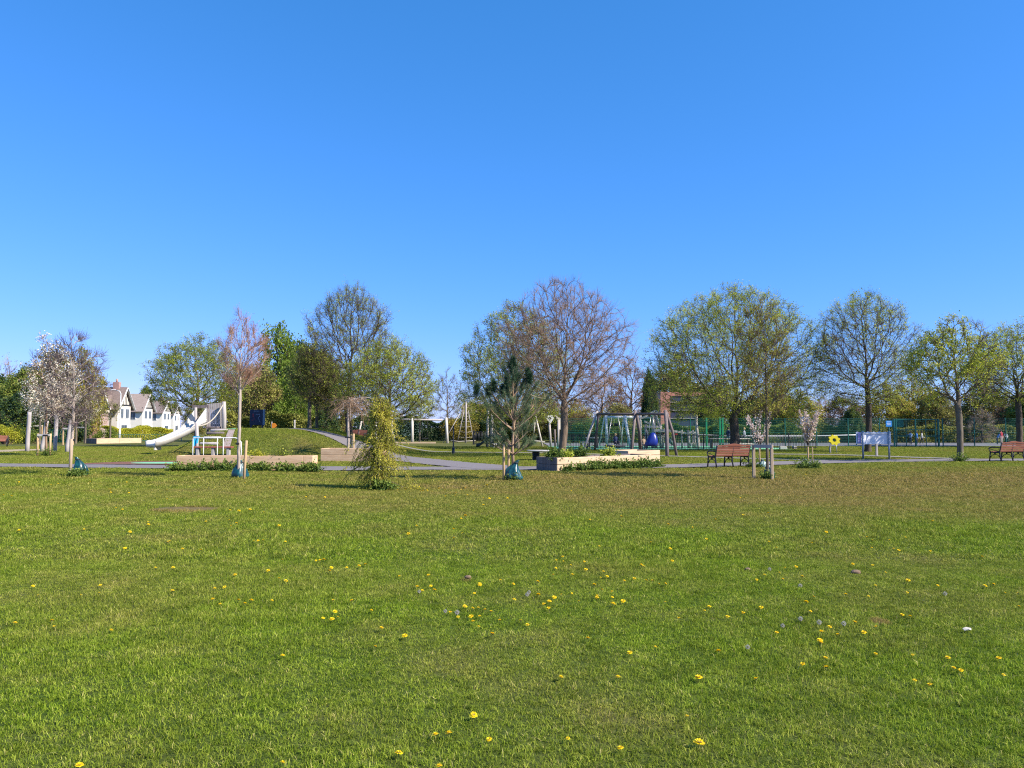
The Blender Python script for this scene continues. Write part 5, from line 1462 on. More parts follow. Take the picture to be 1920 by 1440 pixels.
def middle_things():
    swing_left(); rope_climber()
    q = on(850, 45.2); mb = MB(); mb.tube([(0, 0, -.1), (0, 0, .02), (0, 0, .36), (0, 0, .40), (0, 0, 1.55), (0, 0, 1.6)], [.085, .085, .075, .04, .035, .02], 12); mb.ball((0, 0, 1.62), .05, seg=8, rings=5)
    one("black_post", mb, [M_IRON], q, "slim black post with thicker base at the side of the mound path", "post")
    # black railing and dark slide
    Y = 69; p0 = on(888, Y); p1 = on(934, Y); w = p1.x - p0.x
    root = empty("metal_railing", p0, "short black railing behind the dark slide left of the pine", "railing")
    MB().box((0, 0, .62), (.16, .16, 1.3), bevel=.01).build("post", [M_IRON], root)
    r = MB(); [r.tube([(x, 0, .05), (x, 0, 1.15)], .018, 5) for x in np.arange(.15, w, .13)]
    r.beam((0, 0, 1.15), (w, 0, 1.15), .04, .05); r.beam((0, 0, .12), (w, 0, .12), .04, .05); r.build("bars", [M_IRON], root)
    Y = 60; b = on(895, Y); root = empty("small_slide", b, "dark green toddler slide seen side-on left of the pine", "slide")
    def L(px, py, yy=Y): p = at(px, py, yy); return Vector((p.x - b.x, p.y - b.y, p.z - b.z))
    pts = [L(893, 836), L(899, 835.5), L(908, 829), (L(918, 820)), L(926, 814)]; vs = []; sec = [(-.28, .16), (-.24, 0), (.24, 0), (.28, .16), (.25, -.06), (-.25, -.06)]
    for p in pts: vs += [p + Vector((0, a, z)) for a, z in sec]
    m = 6; fs = [(i * m + k, i * m + (k + 1) % m, (i + 1) * m + (k + 1) % m, (i + 1) * m + k) for i in range(4) for k in range(m)] + [tuple(reversed(range(m))), tuple(range(4 * m, 5 * m))]
    MB().add(vs, fs, 0, True).build("chute", [mat("dark_slide", (.05, .075, .07), rough=.4)], root)
    for px, h in ((912, .6), (925, 1.0)): p = L(px, 830); MB().tube([(p.x, 0, -.1), (p.x, 0, h)], .05, 8).build("leg", [M_IRON], root)
    # round table on a fat black spring
    Y = 36.8; q = on(1006, Y); root = empty("round_rocker_table", q, "grey round disc table on a thick black pedestal left of the pale raised bed", "table")
    h = ZA(844, Y) - q.z; x0 = XA(1010, Y) - q.x; R = 22 / F * Y
    MB().tube([(x0, 0, h - .06), (x0, 0, h - .015), (x0, 0, h)], [R * .96, R, R * .985], 36).build("disc", [W_GREYD if False else M_CONC], root)
    s = MB(); s.tube([(-.03, 0, -.05), (-.03, 0, h - .06)], .15, 16)
    for k in range(7): z = .03 + k * (h - .08) / 7; s.tube([(-.03 + math.cos(a) * .165, math.sin(a) * .165, z) for a in np.linspace(0, 6.283, 17)], .022, 6)
    s.build("pedestal", [M_IRON], root)
    s = MB(); [s.tube([(x0 + .3 + math.cos(a) * .05, .15 + math.sin(a) * .05, h - .07 - a * .0085) for a in np.linspace(0, 6.283 * 5, 50)], .01, 5)]; s.tube([(x0 + .3, .15, -.03), (x0 + .3, .15, .1)], .04, 8); s.build("spring", [M_IRON], root)
    # play tower with white diamond panels
    Y = 60; b = on(1032, Y); root = empty("play_tower", b, "spindly timber play tower with white diamond panels behind the bare tree's trunk", "play tower")
    for (x0, y0, x1, y1, r, m_) in ((1030, 792, 1033, 835, .09, W_GREY), (1047, 785, 1046, 836, .09, W_GREY), (915, 754, 914, 836, .09, W_PALE), (923, 776, 921, 836, .1, W_PALE), (1013, 763, 1000, 788, .05, W_PALE), (1004, 779, 1018, 828, .07, W_PALE), (1003, 792, 1001, 812, .05, W_PALE), (1018, 758, 998, 790, .05, W_GREY), (965, 800, 966, 836, .08, W_GREY), (1040, 805, 1041, 836, .07, W_GREYD)):
        q = L2(b, x1, y1, Y); 
        if y1 > 820: q.z = -.1
        MB().tube([q, L2(b, x0, y0, Y)], r, 8).build("pole", [m_], root)
    for (px, py, s, hole) in ((1031, 786, .34, 1), (1022, 760, .30, 0)):
        c = L2(b, px, py, Y - .2); o = [(-1.0, .45), (-.45, .95), (.6, .9), (1.0, .3), (.1, -1.0)]
        if hole:
            inn = [(x * .38 + .0, z * .38 + .12) for x, z in o]; vs = [(c.x + x * s, c.y, c.z + z * s) for x, z in o + inn] + [(c.x + x * s, c.y + .04, c.z + z * s) for x, z in o + inn]
            fs = [];
            for i in range(5): j = (i + 1) % 5; fs += [(i, j, 5 + j, 5 + i), (10 + j, 10 + i, 15 + i, 15 + j), (i, 10 + i, 10 + j, j), (5 + j, 15 + j, 15 + i, 5 + i)]
            MB().add(vs, fs).build("diamond_panel", [M_WHITE], root)
        else: MB().prism([(c.x + x * s, c.z + z * s) for x, z in o], c.y, c.y + .04).build("diamond_panel", [mat("pale_blue_panel", (.42, .50, .62), rough=.5)], root)
    c0 = L2(b, 1041, 783, Y); MB().prism([(c0.x, c0.z + .2), (c0.x + .75, c0.z - .25), (c0.x + .75, c0.z - .75), (c0.x + .35, c0.z - .95)], c0.y, c0.y + .05).build("roof_panel", [W_PALE], root)
    MB().beam(L2(b, 998, 825.5, Y), L2(b, 1022, 828.5, Y), .1, .1).build("low_beam", [W_PALE], root)
    MB().beam(L2(b, 955, 801, Y), L2(b, 972, 801, Y), .3, .12).build("shelf", [M_WHITE], root)
    MB().box(L2(b, 982, 787, Y), (.3, .3, .85), bevel=.02).build("tower_box", [W_GREYD], root)
def L2(b, px, py, Y): p = at(px, py, Y); return Vector((p.x - b.x, p.y - b.y, p.z - b.z))
middle_things()

# ------------------------------------------------------------------ right playground
def playground():
    # big timber swing: beam runs from far left to near right
    b = on(1185, 46.5)
    root = empty("timber_swing", b, "big dark timber swing with three pairs of leaning legs behind the pale raised bed", "swing")
    YL, YM, YR = 50.6, 46.6, 42.4
    def leg(px0, py0, px1, Yb, r, m_):
        Yt = dict(l=YL, m=YM, r=YR)[m_[0]]; q = on(px1, Yb) - b; q.z = -.25
        MB().tube([q, L2(b, (px0 + px1) / 2 + 1, (py0 + 842) / 2, (Yt + Yb) / 2), L2(b, px0, py0, Yt)], [r, r * .97, r * .93], 10).build("leg", [m_[1]], root)
    leg(1120, 771, 1092, 49.5, .08, ('l', W_GREY)); leg(1122, 772, 1114, 51.6, .08, ('l', W_GREYD))
    leg(1191, 770, 1183, 45.6, .09, ('m', W_GREYD)); leg(1194, 778, 1202, 47.6, .105, ('m', W_GREYD))
    leg(1247.5, 770, 1251, 41.2, .10, ('r', W_GREYD)); leg(1249, 772, 1270, 42.4, .08, ('r', W_GREYD))
    MB().tube([L2(b, 1118, 776.5, YL), L2(b, 1192, 776.5, YM)], .075, 10).build("beam", [W_GREYD], root)
    MB().tube([L2(b, 1192, 776.5, YM), L2(b, 1252, 776.5, YR)], .075, 10).build("beam", [W_GREYD], root)
    # nest swing
    c = L2(b, 1153, 836, 48.6); R = 18 / F * 48.6; s = MB()
    s.tube([(c.x + math.cos(a) * R, c.y + math.sin(a) * R * .9, c.z) for a in np.linspace(0, 6.283, 30)], .055, 8)
    for t in np.linspace(-.8, .8, 7):
        w = math.sqrt(1 - t * t) * R; s.tube([(c.x - w, c.y + t * R * .9, c.z), (c.x + w, c.y + t * R * .9, c.z)], .018, 5); s.tube([(c.x + t * R, c.y - w * .9, c.z), (c.x + t * R, c.y + w * .9, c.z)], .018, 5)
    s.build("nest_seat", [M_BLACKROPE], root)
    h = MB(); tp = L2(b, 1148, 777, 48.9); tq = L2(b, 1158, 777, 48.4)
    for sx, sy, t_ in ((-.9, -.4, tp), (-.9, .4, tp), (.9, -.4, tq), (.9, .4, tq)): h.tube([(c.x + sx * R * .95, c.y + sy * R, c.z), t_], .012, 5)
    h.build("chain", [M_STEEL], root)
    # blue pod seat
    c = L2(b, 1223, 824, 44.2); vs = []; n = 20; H = 26 / F * 44.2; prof = [(-.5, .05), (-.47, .35), (-.36, .43), (-.2, .46), (0, .42), (.2, .33), (.38, .22), (.48, .12), (.5, .02)]
    for z, r in prof:
        for k in range(n):
            a = 2 * math.pi * k / n; rr = r * H * (1 + .05 * math.sin(5 * a)); x = math.cos(a) * rr * .95 + z * H * .12; y = math.sin(a) * rr * .8
            if z > -.25 and math.sin(a) > .3: y *= .35
            vs.append((c.x + x - (.12 * H if z < -.2 and math.cos(a) < -.3 else 0), c.y + y, c.z + z * H))
    fs = [(i * n + k, i * n + (k + 1) % n, (i + 1) * n + (k + 1) % n, (i + 1) * n + k) for i in range(len(prof) - 1) for k in range(n)] + [tuple(reversed(range(n))), tuple(range((len(prof) - 1) * n, len(prof) * n))]
    MB().add(vs, fs, 0, True).build("pod_seat", [M_BLUE], root)
    h = MB(); [h.tube([(c.x + dx, c.y, c.z + .3 * H), L2(b, 1222 + dx * 8, 777, 44.4)], .012, 5) for dx in (-.2, .2)]; h.build("chain", [M_STEEL], root)
    # white metal swing
    Y = 58.3; b = on(1160, Y); root = empty("metal_swing", b, "white metal toddler swing with two black cradle seats in the playground", "swing")
    for (x0, y0, x1, y1, r, yy) in ((1136, 779, 1138.5, 833, .10, Y), (1171, 779, 1182, 828, .11, Y - .4), (1133, 782, 1123, 818, .045, Y + 1.5), (1169, 782, 1164, 833, .045, Y + 1.5)):
        q = L2(b, x1, y1, yy); q.z = 0; MB().tube([q, L2(b, x0, y0, Y)], r, 8).build("leg", [M_WHITE], root)
    MB().tube([L2(b, 1135, 782, Y), L2(b, 1190, 782, Y)], .09, 10).build("top_bar", [M_WHITE], root)
    for px in (1146, 1155.5):
        s = MB(); p = L2(b, px, 796, Y); s.tube([(p.x, p.y, p.z - .14), (p.x, p.y, p.z - .1), (p.x, p.y, p.z + .1)], [.1, .16, .15], 10); s.build("cradle_seat", [M_IRON], root)
        s = MB(); [s.tube([(p.x + d, p.y, p.z + .1), (p.x + d * .8, p.y, L2(b, px, 782, Y).z)], .01, 5) for d in (-.14, .14)]; s.build("chain", [M_STEEL], root)
    # climbing tower
    Y = 56.6; b = on(1222, Y); root = empty("climbing_tower", b, "pale timber climbing tower with panels and a slanting roof beam behind the blue pod swing", "play tower")
    for (x0, y0, x1, y1, r, m_) in ((1201, 779, 1202, 838, .07, W_PALE), (1211, 796, 1212, 838, .10, W_GREY), (1225, 778, 1224, 838, .10, W_PALE), (1228, 780, 1229, 838, .06, W_GREY), (1230, 778, 1236, 800, .09, W_PALE), (1239, 796, 1239, 838, .09, W_PALE), (1214, 806, 1214, 838, .06, W_PALE), (1244, 816, 1243, 838, .05, W_PALE), (1232, 818, 1231, 838, .05, W_GREY)):
        q = L2(b, x1, y1, Y)
        if y1 > 820: q.z = 0
        MB().tube([q, L2(b, x0, y0, Y)], r, 8).build("post", [m_], root)
    for (x0, y0, x1, y1, w, hh, m_) in ((1216, 777, 1229, 770, .2, .12, W_PALE), (1229, 770, 1233, 774, .2, .14, W_PALE), (1200, 785, 1215, 779, .2, .14, W_PALE), (1206, 783, 1221, 783, .12, .1, M_WHITE), (1208, 790, 1217, 794, .2, .12, W_PALE), (1212, 800, 1238, 800, .3, .14, W_PALE), (1225, 807, 1247, 807, .8, .22, W_PALE), (1226, 812.5, 1246, 812.5, .06, .1, M_REDWOOD), (1227, 817, 1246, 817, .06, .2, W_PALE), (1247, 806, 1286, 812, .2, .14, W_PALE)):
        MB().beam(L2(b, x0, y0, Y), L2(b, x1, y1, Y), w, hh).build("beam", [m_], root)
    c = L2(b, 1242, 813, Y - .5); MB().tube([(c.x + math.cos(a) * .09, c.y, c.z + math.sin(a) * .09) for a in np.linspace(0, 6.283, 12)], .025, 6).build("porthole", [M_NAVY], root)
    MB().box(L2(b, 1222.5, 778, Y - .2), (.25, .1, .2), bevel=.02).build("green_cap", [mat("mint_plastic", (.10, .45, .32), rough=.5)], root)
    c = L2(b, 1256, 815, Y - .6); MB().ball(c, .23, sq=(1, .8, .72)).build("yellow_drum", [M_YEL], root)
    MB().box(L2(b, 1266, 814, Y - .4), (.3, .12, .12), bevel=.02).build("red_handle", [M_RED], root)
    MB().tube([L2(b, 1254, 824, Y - .4), L2(b, 1262, 833, Y - .4)], .12, 8).build("pipe_slide", [M_TEALP], root)
    # low balance beams and tall post
    b = on(1292, Y); root = empty("balance_beams", b, "low pale timber balance beams right of the yellow drum", "play beams")
    for (x0, y0, x1, y1, r, m_) in ((1278, 806, 1279, 834, .07, W_PALE), (1290, 806, 1291, 838, .08, W_GREY), (1292, 813, 1293, 838, .06, W_PALE), (1303, 810, 1303, 834, .07, W_PALE), (1299, 806, 1299, 812, .05, W_PALE)):
        q = L2(b, x1, y1, Y); q.z = 0; MB().tube([q, L2(b, x0, y0, Y)], r, 8).build("post", [m_], root)
    for (x0, y0, x1, y1, w, hh, m_) in ((1289, 811, 1306, 811, .2, .18, W_PALE), (1280, 812, 1290, 813, .12, .1, W_PALE), (1293, 832, 1305, 832, .2, .1, W_PALE)):
        MB().beam(L2(b, x0, y0, Y), L2(b, x1, y1, Y), w, hh).build("beam", [m_], root)
    Y = 55.2; q = on(1307, Y); h = ZA(777, Y); mb = MB(); mb.tube([(.05, 0, -.2), (.08, 0, h * .3), (0, 0, h * .55), (-.03, 0, h)], [.11, .10, .11, .08], 10)
    one("timber_post", mb, [W_PALE], q, "tall crooked pale post at the right end of the playground equipment", "post")
    # picnic tables with slatted tops
    for i, (x0, x1, Y, top) in enumerate(((1330, 1372, 56.5, 822.5), (1385, 1404, 56.5, 822.5), (1350, 1410, 55.6, 832), (1098, 1122, 57, 821), (1088, 1104, 56, 829))):
        b = on((x0 + x1) / 2, Y); w = (x1 - x0) / F * Y; h = max(.3, ZA(top, Y))
        root = empty("slatted_table", b, ["pale slatted picnic table left of the largest trunk inside the railing", "pale slatted picnic table right of the largest trunk", "low pale slatted bench behind the park bench's backrest", "small pale table behind the big swing's left leg", "low stool beside the small pale table"][i], "table")
        t = MB(); [t.box((0, -.3 + k * .15, h), (w, .12, .05), bevel=.005) for k in range(5)]; t.build("top", [W_PALE], root)
        for x in (-w * .4, w * .4): MB().box((x, 0, h / 2 - .04), (.09, .5, h - .04), bevel=.01).build("leg", [W_GREYD], root)
    # railing in front of the playground, panel by panel
    Y = 54.2; proto = None; x = XA(1052, Y); xe = XA(1492, Y); pw = 2.0; i = 0
    while x < xe:
        if proto is None:
            root = empty("railing_panel", (x, Y, 0), "black bar railing panel along the front of the playground", "railing", 0, "railing panels along the front of the playground")
            MB().box((0, 0, .58), (.07, .07, 1.2), bevel=.008).build("post", [M_IRON], root)
            r = MB(); [r.tube([(k, 0, .06), (k, 0, 1.06)], .014, 5) for k in np.arange(.11, pw - .02, .11)]; r.beam((0, 0, 1.0), (pw, 0, 1.0), .02, .04); r.beam((0, 0, .14), (pw, 0, .14), .02, .04)
            r.build("bars", [M_IRON], root); proto = root
        else: copy_tree(proto, (x, Y, 0))
        x += pw
    k = 0
    for px, yy in ((1490, 55), (1468, 54.0)):
        q = on(px, yy); one("concrete_block", MB().box((0, 0, .1), (.5 if k else .25, .3, .24), bevel=.03), [M_CONC], q, ["pale block at the right corner of the playground railing", "small dark block in front of the playground railing"][k], "block"); k += 1
playground()

# ------------------------------------------------------------------ ball court
def court():
    Y = 61.6; H = 2.25; pw = 2.52; x = XA(1058, Y); proto = None; xe = XA(1960, Y)
    xc0, xc1 = XA(1674, Y), XA(1764, Y)
    while x < xe:
        if proto is None:
            root = empty("mesh_fence_panel", (x, Y, 0), "green wire mesh fence panel with slim post round the ball court", "fence", 0, "green mesh fence panels round the ball court")
            MB().box((0, 0, H / 2), (.065, .065, H + .06), bevel=.005).build("post", [M_GREENF], root)
            w = MB(); [w.tube([(k, 0, .05), (k, 0, H)], .0065, 3, cap=False) for k in np.arange(.05, pw, .07)]
            [w.tube([(0, 0, z), (pw, 0, z)], .007 if abs(z - 1.1) > .1 else .02, 4, cap=False) for z in (.06, .28, .5, .7, .9, 1.1, 1.3, 1.5, 1.7, 1.9, 2.1, H)]
            w.build("wire_mesh", [M_GREENF], root); proto = root
        elif not (xc0 - 1 < x < xc1 - 1.6): copy_tree(proto, (x, Y, 0))
        x += pw
    # taller playground-side posts seen as bright greens
    for i, px in enumerate((1325, 1350.5, 1355.5)):
        q = on(px, 61.2); one("fence_post", MB().box((0, 0, 1.15), (.12, .12, 2.36), bevel=.01), [mat("bright_green_paint", (.015, .22, .11), rough=.45)], q, ["bright green square post left of the largest tree's trunk", "left of two close bright green posts beside the largest tree's trunk", "right of two close bright green posts beside the largest tree's trunk"][i], "post")
    # goal cage
    b = on(1718, 60.6); root = empty("goal_cage", b, "green steel goal cage with thick corner posts behind the small thick-trunked tree", "goal")
    h = ZA(785.5, 60.6); Yc = 60.6
    def X(px): return XA(px, Yc) - b.x
    for px, w in ((1677.5, .12), (1681.5, .07), (1700, .05), (1717.5, .10), (1737, .05), (1755, .07), (1760.5, .12)):
        MB().box((X(px), 0, h / 2), (w, w, h), bevel=.01).build("post", [M_GREENF], root)
    for z in (h - .03, ZA(806, Yc), ZA(817.5, Yc)):
        MB().beam((X(1679), 0.01, z), (X(1760), .01, z), .05, .06).build("rail", [M_GREENF], root)
    w = MB(); [w.tube([(k, .5, .05), (k, .5, h)], .005, 3, cap=False) for k in np.arange(X(1680), X(1760), .1)]; [w.tube([(X(1680), .5, z), (X(1760), .5, z)], .006, 3, cap=False) for z in np.arange(.2, h, .2)]
    w.build("mesh_back", [M_GREENF], root)
    MB().box((X(1691), .55, h - .35), (.9, .03, .55)).build("green_panel", [mat("teal_panel", (.01, .14, .12), rough=.5)], root)
    # tennis net
    Y = 66; x0, x1 = XA(1310, Y), XA(1606, Y); b = Vector((x0, Y, 0)); w_ = x1 - x0; root = empty("tennis_net", b, "long tennis net with a white top band inside the court fence", "net")
    z0 = ZA(815.5, Y); 
    def sag(t): return z0 - .10 * 4 * t * (1 - t)
    MB().tube([(w_ * t, 0, sag(t)) for t in np.linspace(0, 1, 21)], .045, 6).build("top_band", [M_WHITE], root)
    n = MB(); [n.tube([(k, 0, .05), (k, 0, sag(k / w_))], .006, 3, cap=False) for k in np.arange(0, w_, .12)]; [n.tube([(0, 0, z), (w_, 0, z)], .006, 3, cap=False) for z in np.arange(.1, .8, .12)]; n.build("mesh", [M_BLACKROPE], root)
    for x in (0, w_): MB().tube([(x, 0, -.05), (x, 0, z0 + .04)], .05, 8).build("post", [M_GREENF], root)
court()

# ------------------------------------------------------------------ signs on the right
def signs():
    Y = 37.6; b = on(1641, Y); root = empty("notice_board", b, "white notice board on two grey posts seen from behind, in front of the open-crowned tree", "sign")
    def X(px): return XA(px, Y) - b.x
    z0, z1 = ZA(832.5, Y), ZA(809, Y); x0, x1 = X(1606), X(1672); n = 26; vs = []
    for k in range(n + 1):
        u = k / n; x = x0 + (x1 - x0) * u; wy = .014 * math.sin(u * 21) + .008 * math.sin(u * 47)
        for (dy, z) in ((0, z0 + .012 * math.sin(u * 13)), (0, (z0 + z1) / 2), (0, z1 - .025 + .02 * math.sin(u * 40))): vs.append((x, wy + dy, z))
    vs2 = [(x, y + .012, z) for x, y, z in vs]; m = 3; N_ = len(vs)
    fs = [(i * m + j, (i + 1) * m + j, (i + 1) * m + j + 1, i * m + j + 1) for i in range(n) for j in range(2)]
    fs += [tuple(q + N_ for q in reversed(f)) for f in fs]
    MB().add(vs + vs2, fs, 0, True).build("panel", [mat("white_banner", (.78, .78, .80), (.70, .70, .74), scale=2, rough=.5)], root)
    MB().box((X(1611.5), -.035, (z0 + z1) / 2), (.14, .014, z1 - z0 - .06)).build("purple_print", [mat("purple_print", (.22, .17, .42), (.5, .45, .62), scale=9, rough=.5)], root)
    for px in (1617.5, 1666.5): MB().tube([(X(px), -.06, -.2), (X(px), -.06, z1 + .02)], .045, 10).build("post", [mat("galvanised", (.36, .38, .42), (.28, .30, .34), scale=12, rough=.5, metal=.4)], root)
    MB().beam((X(1614), -.02, z1 - .1), (X(1670), -.02, z1 - .1), .03, .05).build("rail", [M_STEEL], root)
    q = on(1644, 41.5); mb = MB(); mb.box((0, 0, .35), (.10, .10, 1.1), bevel=.01); mb.box((-.12, 0, .92), (.6, .12, .10), bevel=.02)
    one("wooden_post", mb, [W_GREY], q, "short wooden post with a dark cap behind the white notice board", "post")
    Y = 60.2; q = on(1667, Y); root = empty("blue_sign", q, "small blue square sign with white lettering left of the goal cage", "sign")
    z = ZA(794.5, Y); MB().box((0, -.05, z), (.46, .03, .46), bevel=.01).build("sign_face", [M_SKYB], root); MB().tube([(.03, 0, -.1), (.03, 0, z + .25)], .035, 8).build("post", [M_GREENF], root)
    t = MB(); [t.box((0, -.07, z + dz), (w, .008, .03)) for dz, w in ((.14, .3), (.0, .34), (-.08, .28))]; t.build("white_lettering", [M_WHITE], root)
    Y = 50; q = on(1510, Y); root = empty("pole_sign", q, "white sign with blue heading on a tall grey pole above the second pink-blossomed tree", "sign")
    z = ZA(788, Y); MB().tube([(0, .05, -.2), (0, .05, ZA(766, Y))], .03, 8).build("pole", [M_STEEL], root)
    MB().box((0, 0, z), (.62, .03, .46), bevel=.01).build("sign_face", [M_WHITE], root)
    MB().box((-.07, -.02, z + .2), (.46, .012, .07)).build("blue_heading", [M_SKYB], root)
    t = MB(); t.box((-.17, -.02, z - .03), (.2, .012, .2)); t.box((.15, -.02, z + .0), (.2, .012, .12)); t.build("grey_picture", [mat("grey_print", (.25, .28, .33), (.4, .42, .46), scale=16, rough=.6)], root)
    # yellow flower ring
    Y = 46; b = on(1557, Y); root = empty("flower_panel", b, "yellow flower-shaped play ring on a curved grey stalk left of the notice board", "play panel")
    c = L2(b, 1564, 825, Y); n = 48; tl = math.radians(-28); vs = []
    for yy in (-.06, .06):
        for k in range(n):
            a = 2 * math.pi * k / n; ro = .33 * (1 + .13 * math.cos(8 * a))
            for r in (ro, .12):
                x, z = math.cos(a) * r, math.sin(a) * r * .85; vs.append((c.x + x * math.cos(tl) - z * math.sin(tl), c.y + yy, c.z + x * math.sin(tl) + z * math.cos(tl)))
    fs = []
    for k in range(n):
        j = (k + 1) % n; fs += [(2 * k, 2 * j, 2 * j + 1, 2 * k + 1), (2 * n + 2 * j, 2 * n + 2 * k, 2 * n + 2 * k + 1, 2 * n + 2 * j + 1), (2 * k, 2 * n + 2 * k, 2 * n + 2 * j, 2 * j), (2 * j + 1, 2 * n + 2 * j + 1, 2 * n + 2 * k + 1, 2 * k + 1)]
    MB().add(vs, fs).build("flower_ring", [M_YEL], root)
    MB().tube([(0, 0, -.2), (-.02, 0, .3), (.03, 0, .55), (c.x - .12, 0, c.z - .25)], .055, 8).build("stalk", [W_GREY], root)
    x = L2(b, 1570, 840, Y).x; MB().tube([(x, .1, -.1), (x, .1, c.z - .15)], .02, 6).build("prop", [M_STEEL], root)
signs()
# ------------------------------------------------------------------ houses and flats
M_RENDER = mat("white_render", (.82, .76, .65), (.74, .68, .58), scale=1.5, rough=.85)
M_CREAM = mat("cream_render", (.66, .58, .44), (.58, .50, .38), scale=1.5, rough=.9)
M_TIMB = mat("black_timbering", (.035, .035, .04), rough=.7)
M_GLASSD = mat("dark_glass", (.035, .05, .065), (.10, .12, .14), scale=.6, rough=.12, spec=.6)
M_FRAMEW = mat("window_frame_white", (.75, .75, .73), rough=.5)
def tile_mat(name, c1, c2):
    m, nt, b = new_mat(name); N = nt.nodes; L = nt.links
    tc = N.new("ShaderNodeTexCoord"); br = N.new("ShaderNodeTexBrick"); br.inputs["Scale"].default_value = 3.0
    br.inputs["Color1"].default_value = (*c1, 1); br.inputs["Color2"].default_value = (*c2, 1); br.inputs["Mortar"].default_value = (c2[0] * .5, c2[1] * .5, c2[2] * .5, 1)
    br.inputs["Mortar Size"].default_value = .02; L.new(tc.outputs["Object"], br.inputs[0]); L.new(br.outputs[0], b.inputs["Base Color"]); b.inputs["Roughness"].default_value = .85
    return m
def brick_mat(name, c1, c2, mort, scale=4.0):
    m, nt, b = new_mat(name); N = nt.nodes; L = nt.links
    tc = N.new("ShaderNodeTexCoord"); mp = N.new("ShaderNodeMapping"); mp.inputs["Rotation"].default_value = (math.radians(90), 0, 0)
    br = N.new("ShaderNodeTexBrick"); br.inputs["Scale"].default_value = scale; br.inputs["Mortar Size"].default_value = .015
    br.inputs["Color1"].default_value = (*c1, 1); br.inputs["Color2"].default_value = (*c2, 1); br.inputs["Mortar"].default_value = (*mort, 1)
    L.new(tc.outputs["Object"], mp.inputs[0]); L.new(mp.outputs[0], br.inputs[0]); L.new(br.outputs[0], b.inputs["Base Color"]); b.inputs["Roughness"].default_value = .9
    return m
M_ROOFB = tile_mat("brown_roof_tiles", (.25, .19, .165), (.20, .15, .13))
M_ROOFP = tile_mat("pinkish_roof_tiles", (.36, .28, .24), (.30, .23, .19))
M_BRICK = brick_mat("red_brick", (.50, .20, .14), (.42, .16, .11), (.40, .30, .24))
M_BRICKP = brick_mat("pink_brick", (.42, .24, .20), (.36, .20, .17), (.42, .34, .30))
